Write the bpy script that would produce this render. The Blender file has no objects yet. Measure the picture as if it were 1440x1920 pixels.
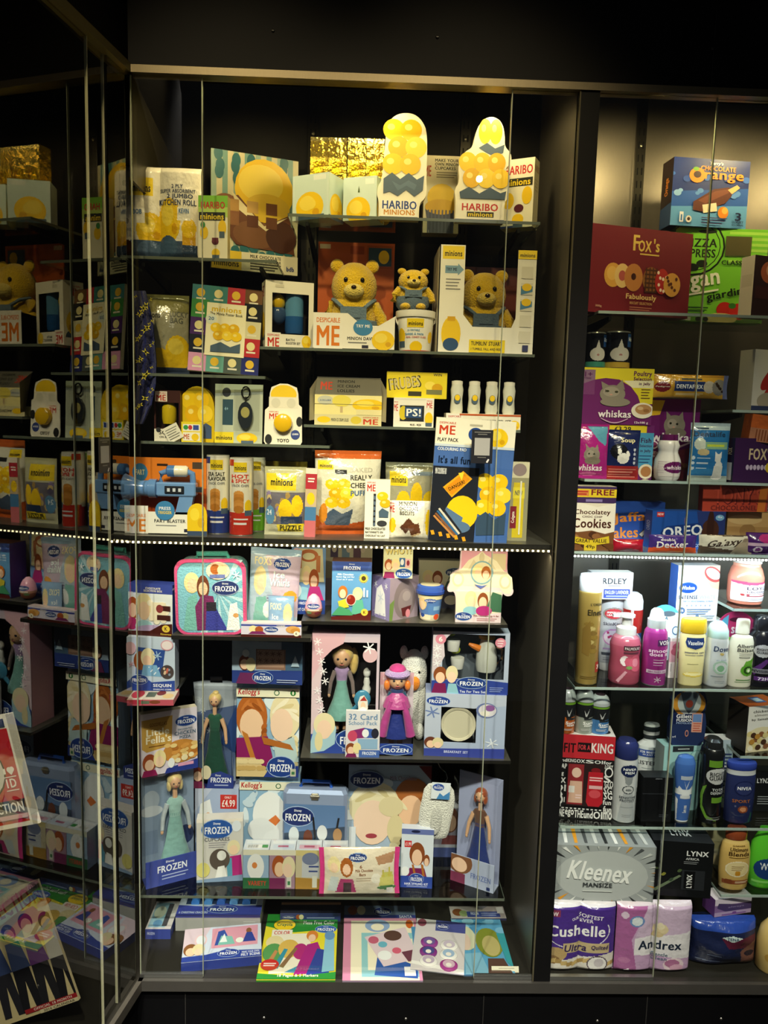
import bpy, math, random
import numpy as np
from mathutils import Matrix, Vector
random.seed(7)
RAD=math.radians; PI=math.pi
SC=bpy.context.scene; COL=SC.collection

# ---------------- camera ----------------
F=1442.0; YAW=RAD(1.65); PITCH=RAD(6.8); ROLL=RAD(1.54)
CAM=np.array([0.0,-2.15,1.55])
_r=np.array([math.cos(YAW),-math.sin(YAW),0]); _f=np.array([math.sin(YAW)*math.cos(PITCH),math.cos(YAW)*math.cos(PITCH),-math.sin(PITCH)])
_u=np.cross(_r,_f); CR=math.cos(ROLL)*_r+math.sin(ROLL)*_u; CU=-math.sin(ROLL)*_r+math.cos(ROLL)*_u
cd=bpy.data.cameras.new('camera'); cam=bpy.data.objects.new('camera',cd); COL.objects.link(cam)
cd.sensor_fit='VERTICAL'; cd.sensor_height=24.0; cd.sensor_width=18.0; cd.lens=24.0*F/1920; cd.clip_start=.02
cam.matrix_world=Matrix(((CR[0],CU[0],-_f[0],CAM[0]),(CR[1],CU[1],-_f[1],CAM[1]),(CR[2],CU[2],-_f[2],CAM[2]),(0,0,0,1)))
SC.camera=cam
def ray(px,py): return _f+CR*(px-720)/F+CU*(960-py)/F
def at(px,py,y):
    v=ray(px,py); return CAM+v*((y-CAM[1])/v[1])
def on(px,py,z):
    v=ray(px,py); return CAM+v*((z-CAM[2])/v[2])

# ---------------- world, lamps, exposure ----------------
w=bpy.data.worlds.new('world'); SC.world=w; w.use_nodes=True
w.node_tree.nodes['Background'].inputs[0].default_value=(.9,.95,1,1); w.node_tree.nodes['Background'].inputs[1].default_value=.02
SC.view_settings.view_transform='Standard'; SC.view_settings.look='None'; SC.view_settings.gamma=1; SC.view_settings.use_curve_mapping=False
SC.view_settings.exposure=0.0
WARM=(1,.77,.37); WARM2=(1,.86,.58); COOL=(.74,.88,1.0); NEUT=(1,.95,.84)
def area(name,loc,to,sx,sy,power,col):
    l=bpy.data.lights.new(name,'AREA'); l.shape='RECTANGLE'; l.size=sx; l.size_y=sy; l.energy=power; l.color=col
    o=bpy.data.objects.new(name,l); COL.objects.link(o); o.location=loc
    o.rotation_euler=(Vector(to)-Vector(loc)).to_track_quat('-Z','Y').to_euler(); return o
def spot(name,loc,to,power,col,ang=80,blend=.6,rad=.03):
    l=bpy.data.lights.new(name,'SPOT'); l.energy=power; l.color=col; l.spot_size=RAD(ang); l.spot_blend=blend; l.shadow_soft_size=rad
    o=bpy.data.objects.new(name,l); COL.objects.link(o); o.location=loc
    o.rotation_euler=(Vector(to)-Vector(loc)).to_track_quat('-Z','Y').to_euler(); return o
ZB=-.135                       # cabinet floor
# recessed lamps behind the top lip
for x in (-.40,0.0,.36): spot('case_downlight',(x,.035,2.452),(x,.25,1.85),5.5,WARM,165,.4,.03)
for x in (.80,1.20,1.55): spot('case_downlight',(x,.035,2.452),(x,.30,1.9),11,WARM,165,.4,.03)
area('led_warm',(-.04,.045,1.172),(-.04,.26,.6),1.18,.012,1.5,WARM2)
area('led_cool',(1.15,.085,1.152),(1.15,.40,.72),1.05,.012,5.2,COOL)
# fill spots added behind the viewer: warm on the upper half, neutral on the lower
for x in (-.75,.35): spot('hall_fill_warm',(x,-2.4,3.9),(.05+x*.45,.2,1.72),260,(1,.80,.45),27,.7,.08)
for x in (-1.0,.1,1.1): spot('hall_fill_neutral',(x,-3.1,4.0),(.1+x*.5,.2,.2),620,NEUT,34,.8,.10)
spot('hall_fill_neutral',(-.55,-2.0,3.8),(-.80,-.30,.15),800,NEUT,17,.8,.06)  # extra fill spot, added to brighten the packs in the wing case
spot('hall_small_lamp',tuple(float(k) for k in at(900,333,3.0)*np.array([1,-1,1])),(.1,0,.5),14,NEUT,80,.8,.02)

# ---------------- materials ----------------
def attr_mat(name,rough=.4,metal=0,coat=0,bump=0,bscale=30,sheen=0,spec=.5,detail=2,stretch=None,vary=.06,aniso=0):
    m=bpy.data.materials.new(name); m.use_nodes=True; nt=m.node_tree; N=nt.nodes; L=nt.links; b=N['Principled BSDF']
    a=N.new('ShaderNodeAttribute'); a.attribute_name='Col'
    tc=N.new('ShaderNodeTexCoord'); nz=N.new('ShaderNodeTexNoise'); nz.inputs['Scale'].default_value=bscale; nz.inputs['Detail'].default_value=detail
    if stretch:
        mp=N.new('ShaderNodeMapping'); mp.inputs['Scale'].default_value=stretch; L.new(tc.outputs['Object'],mp.inputs[0]); L.new(mp.outputs[0],nz.inputs['Vector'])
    else: L.new(tc.outputs['Object'],nz.inputs['Vector'])
    mr=N.new('ShaderNodeMapRange'); mr.inputs[3].default_value=1-vary; mr.inputs[4].default_value=1+vary; L.new(nz.outputs[0],mr.inputs[0])
    mx=N.new('ShaderNodeMix'); mx.data_type='RGBA'; mx.blend_type='MULTIPLY'; mx.inputs[0].default_value=1
    L.new(a.outputs['Color'],mx.inputs[6]); L.new(mr.outputs[0],mx.inputs[7]); L.new(mx.outputs[2],b.inputs['Base Color'])
    b.inputs['Roughness'].default_value=rough; b.inputs['Metallic'].default_value=metal; b.inputs['Coat Weight'].default_value=coat
    b.inputs['Sheen Weight'].default_value=sheen; b.inputs['Specular IOR Level'].default_value=spec; b.inputs['Anisotropic'].default_value=aniso
    if bump:
        bp=N.new('ShaderNodeBump'); bp.inputs['Strength'].default_value=bump; bp.inputs['Distance'].default_value=.01; L.new(nz.outputs[0],bp.inputs['Height']); L.new(bp.outputs[0],b.inputs['Normal'])
    return m
def glass_mat(name,tint,ior,rough=0.0,tr=1.0):
    m=bpy.data.materials.new(name); m.use_nodes=True; nt=m.node_tree; N=nt.nodes; L=nt.links; N.remove(N['Principled BSDF'])
    t=N.new('ShaderNodeBsdfTransparent'); t.inputs[0].default_value=(*tint,1)
    g=N.new('ShaderNodeBsdfGlossy'); g.inputs['Roughness'].default_value=rough; g.inputs[0].default_value=(1,1,1,1)
    fr=N.new('ShaderNodeFresnel'); fr.inputs[0].default_value=ior
    ge=N.new('ShaderNodeNewGeometry'); iv=N.new('ShaderNodeMath'); iv.operation='SUBTRACT'; iv.inputs[0].default_value=1; L.new(ge.outputs['Backfacing'],iv.inputs[1])
    mu=N.new('ShaderNodeMath'); mu.operation='MULTIPLY'; L.new(fr.outputs[0],mu.inputs[0]); L.new(iv.outputs[0],mu.inputs[1])
    mx=N.new('ShaderNodeMixShader'); L.new(mu.outputs[0],mx.inputs[0]); L.new(t.outputs[0],mx.inputs[1]); L.new(g.outputs[0],mx.inputs[2])
    L.new(mx.outputs[0],N['Material Output'].inputs[0]); return m
def emit_mat(name,col,s):
    m=bpy.data.materials.new(name); m.use_nodes=True; N=m.node_tree.nodes; b=N['Principled BSDF']
    b.inputs['Emission Color'].default_value=(*col,1); b.inputs['Emission Strength'].default_value=s; b.inputs['Base Color'].default_value=(.8,.8,.8,1); return m
MT=dict(
 card=attr_mat('printed_card',.38,spec=.4,bscale=9,vary=.03),
 gloss=attr_mat('glossy_plastic',.16,coat=.3,bscale=12,vary=.03),
 bag=attr_mat('crinkled_film',.2,spec=.7,bump=.5,bscale=28,detail=3,vary=.05),
 foil=attr_mat('gold_foil',.22,metal=.85,bump=.9,bscale=45,detail=4,vary=.25),
 plush=attr_mat('plush_fur',.95,sheen=.5,bump=.8,bscale=260,detail=3,vary=.22,spec=.1),
 cloth=attr_mat('woven_cloth',.8,sheen=.2,bump=.3,bscale=200,vary=.1,spec=.2),
 satin=attr_mat('satin_cloth',.35,sheen=.3,bump=.4,bscale=40,vary=.1),
 metal=attr_mat('plain_metal',.3,metal=.9,bscale=40,vary=.05),
 can=attr_mat('lacquered_can',.22,metal=.35,coat=.4,bscale=10,vary=.02),
 brushed=attr_mat('brushed_panel',.38,metal=.75,bscale=60,stretch=(40,40,.7),vary=.2,detail=4,bump=.04),
 black=attr_mat('black_laminate',.6,spec=.12,bscale=14,vary=.25,detail=4),
 board=attr_mat('grey_board',.3,spec=.5,bscale=25,vary=.15,detail=4),
 edge=attr_mat('glass_edge',.2,spec=.8,bscale=30,vary=.1),
 skin=attr_mat('doll_vinyl',.4,bscale=20,vary=.03),
 food=attr_mat('baked_print',.5,bscale=60,vary=.3,detail=4),
)
MT['glass']=glass_mat('pane_glass',(.94,.95,.92),1.75)
MT['wing']=glass_mat('wing_glass',(.88,.88,.84),2.0)
MT['shelf']=glass_mat('shelf_glass',(.86,.90,.87),1.6)
MT['clear']=glass_mat('clear_film',(.93,.93,.93),1.5,.04)
MT['ledw']=emit_mat('diode_warm',(1,.80,.45),9); MT['ledc']=emit_mat('diode_cool',(.85,.93,1),14)

# ---------------- mesh helpers ----------------
_cc={}
def hexc(c):
    if c in _cc: return _cc[c]
    h=c if len(c)==6 else ''.join(k*2 for k in c)
    v=[int(h[i:i+2],16)/255 for i in (0,2,4)]
    r=tuple(x/12.92 if x<=.04045 else ((x+.055)/1.055)**2.4 for x in v)+(1.0,)
    _cc[c]=r; return r
class MB:
    def __init__(s): s.v=[]; s.f=[]; s.c=[]
    def add(s,vs,fs,c):
        o=len(s.v); s.v.extend(vs); s.f.extend([tuple(i+o for i in f) for f in fs]); s.c.extend([c]*len(fs)); return s
    def box(s,x0,y0,z0,x1,y1,z1,c,cs=None):
        cs=cs or {}
        vs=[(x0,y0,z0),(x1,y0,z0),(x1,y1,z0),(x0,y1,z0),(x0,y0,z1),(x1,y0,z1),(x1,y1,z1),(x0,y1,z1)]
        for k,f in dict(b=(0,3,2,1),t=(4,5,6,7),f=(0,1,5,4),r=(1,2,6,5),k=(2,3,7,6),l=(3,0,4,7)).items():
            if cs.get(k,1) is None: continue
            s.add([vs[i] for i in f],[(0,1,2,3)],cs.get(k,c))
        return s
    def rbox(s,x0,y0,z0,x1,y1,z1,c,b=.003):
        # box with chamfered vertical + horizontal edges
        xs=[(x0,x0+b,x1-b,x1)]; n=12
        def ring(z,i):
            X0,Y0,X1,Y1=x0+i,y0+i,x1-i,y1-i; k=b
            return [(X0+k,Y0,z),(X1-k,Y0,z),(X1,Y0+k,z),(X1,Y1-k,z),(X1-k,Y1,z),(X0+k,Y1,z),(X0,Y1-k,z),(X0,Y0+k,z)]
        rs=[ring(z0,b*.6),ring(z0+b,0),ring(z1-b,0),ring(z1,b*.6)]
        s.rings(rs,c); return s
    def rings(s,rs,c,cap=True,cols=None):
        n=len(rs[0]); o=len(s.v)
        for r in rs: s.v.extend(r)
        for i in range(len(rs)-1):
            cc=cols[i] if cols else c
            for j in range(n):
                k=(j+1)%n; s.f.append((o+i*n+j,o+i*n+k,o+(i+1)*n+k,o+(i+1)*n+j)); s.c.append(cc)
        if cap:
            s.f.append(tuple(o+j for j in reversed(range(n)))); s.c.append(cols[0] if cols else c)
            s.f.append(tuple(o+(len(rs)-1)*n+j for j in range(n))); s.c.append(cols[-1] if cols else c)
        return s
    def lathe(s,prof,c='fff',n=24,cx=0,cy=0,z0=0,sy=1.0,cols=None):
        # prof: (r,z)
        rs=[[(cx+r*math.cos(2*PI*j/n),cy+sy*r*math.sin(2*PI*j/n),z0+z) for j in range(n)] for r,z in prof]
        return s.rings(rs,c,True,cols)
    def ell(s,cx,cy,cz,rx,ry,rz,c,n=16,m=10,rot=None):
        rs=[]; M=rot
        for i in range(m+1):
            t=-PI/2+PI*i/m; q=max(math.cos(t),.02); ring=[]
            for j in range(n):
                p=Vector((rx*q*math.cos(2*PI*j/n),ry*q*math.sin(2*PI*j/n),rz*math.sin(t)))
                if M is not None: p=M@p
                ring.append((cx+p.x,cy+p.y,cz+p.z))
            rs.append(ring)
        return s.rings(rs,c)
    def tube(s,pts,rad,c,n=8):
        pts=[Vector(p) for p in pts]; rs=[]
        for i,p in enumerate(pts):
            d=(pts[min(i+1,len(pts)-1)]-pts[max(i-1,0)]).normalized()
            a=d.cross(Vector((0,0,1)) if abs(d.z)<.9 else Vector((1,0,0))).normalized(); b=d.cross(a)
            r=rad[i] if isinstance(rad,(list,tuple)) else rad
            rs.append([tuple(p+a*r*math.cos(-2*PI*j/n)+b*r*math.sin(-2*PI*j/n)) for j in range(n)])
        return s.rings(rs,c)
    def prism(s,pts,y0,y1,c,side=None):
        # pts (x,z) counter-clockwise seen from -y
        n=len(pts); side=side or c
        s.add([(x,y0,z) for x,z in pts],[tuple(range(n))],c); s.add([(x,y1,z) for x,z in pts],[tuple(reversed(range(n)))],side)
        for i in range(n):
            j=(i+1)%n; s.add([(pts[i][0],y0,pts[i][1]),(pts[i][0],y1,pts[i][1]),(pts[j][0],y1,pts[j][1]),(pts[j][0],y0,pts[j][1])],[(0,1,2,3)],side)
        return s
    def build(s,name,mat='card',parent=None,smooth=False,loc=None):
        if not s.f: return None
        me=bpy.data.meshes.new(name); me.from_pydata([tuple(p) for p in s.v],[],s.f)
        a=me.color_attributes.new('Col','FLOAT_COLOR','CORNER')
        cnt=np.array([len(f) for f in s.f]); cl=np.array([hexc(c) for c in s.c],dtype=np.float32)
        a.data.foreach_set('color',np.repeat(cl,cnt,axis=0).ravel())
        me.materials.append(MT[mat] if isinstance(mat,str) else mat)
        if smooth:
            me.polygons.foreach_set('use_smooth',[True]*len(me.polygons)); me.set_sharp_from_angle(angle=RAD(40))
        o=bpy.data.objects.new(name,me); COL.objects.link(o)
        if parent is not None: o.parent=parent
        if loc is not None: o.location=loc
        return o
def tag(o,label=None,cat=None,grp=None,kind=None):
    if label: o['label']=label
    if cat: o['category']=cat
    if grp: o['group']=grp
    if kind: o['kind']=kind
    return o
def thing(name,label,cat,loc,yaw=0,lean=0,roll=0,grp=None):
    o=bpy.data.objects.new(name,None); o.empty_display_size=.03; COL.objects.link(o)
    M=Matrix.Rotation(RAD(yaw),3,'Z')@Matrix.Rotation(RAD(-lean),3,'X')@Matrix.Rotation(RAD(roll),3,'Y')
    o.location=[float(k) for k in loc]; o.rotation_euler=M.to_euler(); return tag(o,label,cat,grp)
def struct(name,mb,mat,parent=None,smooth=False): return tag(mb.build(name,mat,parent,smooth),kind='structure')

# ---------------- lettering: glyph outlines of the built-in font ----------------
GL={}
def make_glyphs():
    chars=[chr(i) for i in range(33,127)]+['£','À','½']
    obs=[]
    def mk(t):
        c=bpy.data.curves.new('g','FONT'); c.body=t; c.size=1; c.resolution_u=2; c.fill_mode='FRONT'; c.offset=0
        o=bpy.data.objects.new('g',c); COL.objects.link(o); return o
    bar=mk('||')
    for ch in chars: obs.append((ch,mk(ch),mk(ch+'|')))
    bpy.context.view_layer.update(); dg=bpy.context.evaluated_depsgraph_get()
    def get(o):
        e=o.evaluated_get(dg); me=e.to_mesh(); v=[(p.co.x,p.co.y) for p in me.vertices]; f=[tuple(p.vertices) for p in me.polygons]; e.to_mesh_clear(); return v,f
    bv,_=get(bar); b0=min(x for x,y in bv); bw=max(x for x,y in bv)
    for ch,o,o2 in obs:
        v,f=get(o); v2,_=get(o2); xm=max(x for x,y in v2)
        one=[x for x,y in bv]; wbar=sorted(set(round(x,4) for x in one))
        GL[ch]=(v,f,xm)
    barmax=sorted(x for x,y in bv); single=max(x for x,y in bv if x<(b0+bw)/2)   # right side of the first bar
    for ch in chars: v,f,xm=GL[ch]; GL[ch]=(v,f,max(.1,xm-single))
    GL[' ']=([],[],.32)
    for ch,o,o2 in obs+[('',bar,bar)]:
        for q in {o,o2}:
            d=q.data; bpy.data.objects.remove(q); bpy.data.curves.remove(d)
make_glyphs()
def text_pts(s):
    V=[];Fc=[]
    for k,(dx,dy) in enumerate(((-.026,-.012),(.026,.012),(-.026,.012),(.026,-.012))):
        x=0
        for ch in s:
            v,f,adv=GL.get(ch,GL[' ']); o=len(V); V+=[(a+x+dx,b+dy,k*.2) for a,b in v]; Fc+=[tuple(i+o for i in q) for q in f]; x+=adv+.03
    return V,Fc

# ---------------- flat print: shapes in percent of the face, from its top left ----------------
def R(x0,y0,x1,y1,c): return ('p',[(x0,y0),(x1,y0),(x1,y1),(x0,y1)],c)
def E(cx,cy,rx,ry,c,rot=0,n=20,a0=0,a1=360):
    q=RAD(rot); pts=[]
    m=n if a1-a0==360 else n+1
    for i in range(m):
        t=RAD(a0+(a1-a0)*i/n); x=rx*math.cos(t); y=ry*math.sin(t); pts.append((cx+x*math.cos(q)-y*math.sin(q),cy+x*math.sin(q)+y*math.cos(q)))
    return ('p',pts,c)
def P(pts,c): return ('p',pts,c)
def T(s,cx,cy,w,h,c,rot=0,sk=0): return ('t',s,cx,cy,w,h,c,rot,sk)
def flat(a):
    out=[]
    for i in a:
        if isinstance(i,list): out+=flat(i)
        else: out.append(i)
    return out
def clip(pts):
    for ax,lim,sg in ((0,0,1),(0,100,-1),(1,0,1),(1,100,-1)):
        o=[]
        for i in range(len(pts)):
            a=pts[i]; b=pts[(i+1)%len(pts)]; da=(a[ax]-lim)*sg; db=(b[ax]-lim)*sg
            if da>=0: o.append(a)
            if da*db<0: t=da/(da-db); o.append((a[0]+(b[0]-a[0])*t,a[1]+(b[1]-a[1])*t))
        pts=o
        if not pts: break
    return pts
def inpoly(U,V,pts):
    r=np.zeros(U.shape,bool); n=len(pts); j=n-1
    for i in range(n):
        xi,yi=pts[i]; xj,yj=pts[j]
        if yi!=yj: r^=((yi>V)!=(yj>V))&(U<(xj-xi)*(V-yi)/(yj-yi)+xi)
        j=i
    return r
def raster(shapes,nu,nv,base):
    U,V=np.meshgrid((np.arange(nu)+.5)*100/nu,(np.arange(nv)+.5)*100/nv)
    g=np.full(U.shape,0,int); pal=[base]
    for s in shapes:
        if s[0]=='p': pal.append(s[2]); g[inpoly(U,V,s[1])]=len(pal)-1
    return g,pal
def put_text(mb,t,fn,k,asp):
    _,s,cx,cy,w,h,c,rot,sk=t; V,Fc=text_pts(s)
    if not V: return
    xs=[p[0] for p in V]; ys=[p[1] for p in V]; x0,x1,y0,y1=min(xs),max(xs),min(ys),max(ys)
    q=RAD(rot); out=[]
    for x,y,dk in V:
        a=((x-x0)/(x1-x0+1e-6)-.5)*w; b=-((y-y0)/(y1-y0+1e-6)-.5)*h
        if sk: a-=b*sk
        b2=b/asp   # rotate in square units
        X=a*math.cos(q)-b2*math.sin(q); Y=(a*math.sin(q)+b2*math.cos(q))*asp
        out.append(fn((cx+X)/100,(cy+Y)/100,k+dk))
    mb.add(out,[f for f in Fc],c)
def flat_art(parent,art,w,h,fn,name='front_artwork',mat='card',k0=1):
    art=flat(art); a=MB(); t=MB(); asp=w/h; k=k0
    for s in art:
        if s[0]=='p':
            pts=clip(s[1])
            if len(pts)>2:
                # keep counter-clockwise as seen from the front
                ar=sum(pts[i][0]*pts[(i+1)%len(pts)][1]-pts[(i+1)%len(pts)][0]*pts[i][1] for i in range(len(pts)))
                if ar>0: pts=pts[::-1]
                a.add([fn(x/100,y/100,k) for x,y in pts],[tuple(range(len(pts)))],s[2])
        else: put_text(t,s,fn,k,asp)
        k+=1
    a.build(name,mat,parent); t.build('lettering',mat,parent)
def front_fn(w,h,y=0,x0=0,z0=0,e=.00012): return lambda u,v,k:(x0+(u-.5)*w,y-k*e,z0+(1-v)*h)
def side_fn(w,h,th,right=True,e=.00012):
    if right: return lambda u,v,k:(w/2+k*e,u*th,(1-v)*h)
    return lambda u,v,k:(-w/2-k*e,(1-u)*th,(1-v)*h)
def top_fn(w,h,th,e=.00012): return lambda u,v,k:((u-.5)*w,(1-v)*th,h+k*e)
# placing by the footprint: px rectangle, supporting height z, depth y
def place(r,z,y,yaw=0,th=.05):
    xl,yt,xr,yb=r; ym=(yt+yb)/2; xc=(xl+xr)/2
    if y is None: y=min(max(float(on(xc,yb,z)[1]),.03),.42)
    X0=at(xl,ym,y)[0]; X1=at(xr,ym,y)[0]; h=at(xc,yt,y)[2]-z
    c=math.cos(RAD(yaw)); s=math.sin(RAD(yaw)); wd=(X1-X0-th*abs(s))/c
    pts=[(a*c-b*s,a*s+b*c) for a in (-wd/2,wd/2) for b in (0,th)]
    return (X0-min(p[0] for p in pts),y-min(p[1] for p in pts),z),wd,h
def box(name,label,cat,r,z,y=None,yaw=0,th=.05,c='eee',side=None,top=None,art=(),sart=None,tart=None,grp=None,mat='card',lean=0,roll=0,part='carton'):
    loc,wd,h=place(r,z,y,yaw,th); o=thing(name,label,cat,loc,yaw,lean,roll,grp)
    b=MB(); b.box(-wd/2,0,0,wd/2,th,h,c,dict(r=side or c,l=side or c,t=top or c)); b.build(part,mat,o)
    if art: flat_art(o,list(art),wd,h,front_fn(wd,h),mat=mat)
    if sart: flat_art(o,list(sart[1]),th,h,side_fn(wd,h,th,sart[0]=='r'),'side_artwork',mat)
    if tart: flat_art(o,list(tart),wd,th,top_fn(wd,h,th),'top_artwork',mat)
    o['_z']=float(z+h); return o
def zt(o): return o['_z']
# box lying flat: four px corners (bottom left, bottom right, top right, top left) on plane z+th
def lying(name,label,cat,q,z,th=.02,c='eee',front=None,art=(),mat='card',fart=None,part='carton',tilt=0):
    p=[on(x,y,z+th) for x,y in q]; bw=p[1]-p[0]; yaw=math.degrees(math.atan2(bw[1],bw[0])); m=(p[0]+p[1])/2; n=(p[2]+p[3])/2
    wd=(np.linalg.norm(p[1]-p[0])+np.linalg.norm(p[2]-p[3]))/2; h=float(np.linalg.norm(n-m))
    o=thing(name,label,cat,(m[0],m[1],z+th),yaw,90-tilt)
    b=MB(); b.box(-wd/2,0,0,wd/2,th,h,c,dict(b=front or c,l=front or c,r=front or c)); b.build(part,mat,o)
    if art: flat_art(o,list(art),wd,h,front_fn(wd,h),mat=mat)
    if fart: flat_art(o,list(fart),wd,th,lambda u,v,k:((u-.5)*wd,v*th,-k*.00012),'front_edge_print',mat)
    return o
# soft bag, bulging, art as coloured panels of its film
def bag(name,label,cat,r,z,y=None,yaw=0,th=.04,c='eee',art=(),grp=None,mat='bag',lean=0,roll=0,rolls=0,crimp=.05,res=1.5,seal=None,flare=0,sides=False,pw=.6):
    loc,wd,h=place(r,z,y,0,.001); o=thing(name,label,cat,loc,yaw,lean,roll,grp)
    art=flat(list(art)); nu=max(20,min(100,int((r[2]-r[0])/res))); nv=max(20,min(100,int((r[3]-r[1])/res)))
    rnd=random.Random(len(label)*7+int(r[0])); ph=[rnd.uniform(0,6) for _ in range(4)]
    def s(u,v):
        if rolls:
            q=2*((u*rolls)%1)-1; f=math.sqrt(max(0,1-q*q*.9)); g=min(1,min(v,1-v)*14)**.5; return .25*g+.75*f*g
        uu,vv=(v,u) if sides else (u,v)
        e=0 if vv<crimp or vv>1-crimp else math.sin(PI*(vv-crimp)/(1-2*crimp))
        f=(max(0,math.sin(PI*uu))**pw)*(max(0,e)**pw)
        return f*(1+.06*math.sin(9*u+ph[0]+4*v)+.05*math.sin(13*v+ph[1]-6*u))
    def wx(u,v): return (u-.5)*wd*(1-.03*math.sin(PI*v)*(0 if rolls else 1)+flare*(.5-v))
    def fn(u,v,k): return (wx(u,v),th*(1-s(u,v))-k*.00015,(1-v)*h)
    b=MB(); idx={}
    for j in range(nv+1):
        for i in range(nu+1): b.v.append(fn(i/nu,j/nv,0))
    g,pal=raster(art,nu,nv,c); W=nu+1
    for j in range(nv):
        for i in range(nu): b.f.append((j*W+i,(j+1)*W+i,(j+1)*W+i+1,j*W+i+1)); b.c.append(pal[g[j,i]])
    n0=len(b.v); ku=12; kv=12
    for j in range(kv+1):
        for i in range(ku+1):
            u,v=i/ku,j/kv; b.v.append((wx(u,v),th*(1+s(u,v)*.8)+.0005,(1-v)*h))
    for j in range(kv):
        for i in range(ku): q=n0+j*(ku+1)+i; b.f.append((q,q+1,q+ku+2,q+ku+1)); b.c.append(seal or c)
    b.build('wrapper' if mat!='gloss' else 'pouch',mat,o,True)
    t=MB(); k=4
    for q in art:
        if q[0]=='t': put_text(t,q,fn,k,wd/h); k+=1
    t.build('lettering','card',o); o['_z']=float(z+h); return o
# round container: prof [(r fraction of half width, height fraction, colour up to next ring)], label art on the front
def turned(name,label,cat,r,z,y=None,prof=(),art=(),lab=(.1,.8),mat='gloss',grp=None,cap=None,capname='cap',sy=1.0,n=28,capmat='gloss',yoff=0):
    loc,wd,h=place(r,z,y,0,.001); R0=wd/2; o=thing(name,label,cat,(loc[0],loc[1]+R0*sy,loc[2]),0,0,0,grp)
    b=MB(); b.lathe([(p[0]*R0,p[1]*h) for p in prof],n=n,sy=sy,cols=[p[2] for p in prof]); b.build('body',mat,o,True)
    if cap:
        b=MB(); b.lathe([(p[0]*R0,p[1]*h) for p in cap],n=n,sy=sy,cols=[p[2] for p in cap]); b.build(capname,capmat,o,True)
    if art:
        art=flat(list(art)); hs=[p[1] for p in prof]; rs=[p[0] for p in prof]; A=RAD(76)
        def fn(u,v,k):
            zz=lab[1]-(lab[1]-lab[0])*v; rr=float(np.interp(zz,hs,rs))*R0+.0006+k*.00012; a=-PI/2+(u-.5)*2*A
            return (rr*math.cos(a),sy*rr*math.sin(a)-(0 if sy==1 else .0004),zz*h)
        nu=64; nv=max(16,min(110,int((r[3]-r[1])*(lab[1]-lab[0])/1.1))); g,pal=raster(art,nu,nv,None); b=MB()
        for j in range(nv):
            for i in range(nu):
                cc=pal[g[j,i]]
                if cc: b.add([fn(i/nu,j/nv,1),fn(i/nu,(j+1)/nv,1),fn((i+1)/nu,(j+1)/nv,1),fn((i+1)/nu,j/nv,1)],[(0,1,2,3)],cc)
        b.build('label_print',mat,o,True); t=MB(); k=5
        for q in art:
            if q[0]=='t': put_text(t,q,fn,k,2*R0*1.3/(h*(lab[1]-lab[0]))); k+=1
        t.build('lettering','card',o)
    o['_z']=float(z+h); o['_r']=R0; o['_h']=float(h); return o
# hollow carton with a clear window: win in percent of the front
def winbox(name,label,cat,r,z,y=None,yaw=0,th=.08,c='eee',side=None,inner='221a18',win=(20,20,80,80),art=(),fill=None,lean=0,sart=None,topwin=False,poly=None,grp=None):
    loc,wd,h=place(r,z,y,yaw,th); o=thing(name,label,cat,loc,yaw,lean,0,grp); side=side or c
    x0,x1=[(q/100-.5)*wd for q in (win[0],win[2])]; z1,z0=[(1-q/100)*h for q in (win[1],win[3])]
    b=MB(); e=.0015
    b.box(-wd/2,e,0,wd/2,th,h,side,dict(f=None,k=side)); X=wd/2
    fr=[(-X,0,x0,h),(x1,0,X,h),(x0,0,x1,z0),(x0,z1,x1,h)]
    for a0,b0,a1,b1 in fr:
        if a1-a0>1e-4 and b1-b0>1e-4: b.box(a0,0,b0,a1,e,b1,c)
    b.box(-X+e,th-2*e,e,X-e,th-e,h-e,inner,dict(k=None,l=None,r=None,t=None,b=None))
    for sx in (-1,1): b.add([(sx*(X-e),e,0),(sx*(X-e),th-e,0),(sx*(X-e),th-e,h),(sx*(X-e),e,h)],[(0,1,2,3) if sx<0 else (3,2,1,0)],inner)
    b.build('carton','card',o)
    if fill: fill(o,x0,x1,z0,z1,th,wd,h)
    w_=MB(); w_.box(x0,.0004,z0,x1,.0012,z1,'fff'); w_.build('clear_window','clear',o)
    if art: flat_art(o,list(art),wd,h,front_fn(wd,h))
    if sart: flat_art(o,list(sart[1]),th,h,side_fn(wd,h,th,sart[0]=='r'),'side_artwork')
    o['_z']=float(z+h); return o
# card cut to an outline (percent points), with thickness
def cutout(name,label,cat,r,z,y,pts,c,th=.012,art=(),edge=None,yaw=0,lean=0,roll=0,mat='card',part='card_body',grp=None,smooth=False):
    loc,wd,h=place(r,z,y,0,.001); o=thing(name,label,cat,loc,yaw,lean,roll,grp); b=MB()
    if smooth:
        for _ in range(2):
            o2=[]
            for i in range(len(pts)):
                a,b2=pts[i],pts[(i+1)%len(pts)]
                o2+= [(a[0]*.75+b2[0]*.25,a[1]*.75+b2[1]*.25) if a[1]<99.9 else a,(a[0]*.25+b2[0]*.75,a[1]*.25+b2[1]*.75) if b2[1]<99.9 else b2]
            pts=[q for i,q in enumerate(o2) if q!=o2[i-1]]
    q=[((x/100-.5)*wd,(1-v/100)*h) for x,v in pts]
    ar=sum(q[i][0]*q[(i+1)%len(q)][1]-q[(i+1)%len(q)][0]*q[i][1] for i in range(len(q)))
    if ar<0: q=q[::-1]
    b.prism(q,0,th,c,edge); b.build(part,mat,o)
    if art: flat_art(o,list(art),wd,h,front_fn(wd,h),mat=mat)
    o['_z']=float(z+h); o['_w']=float(wd); o['_h']=float(h); return o
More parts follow.
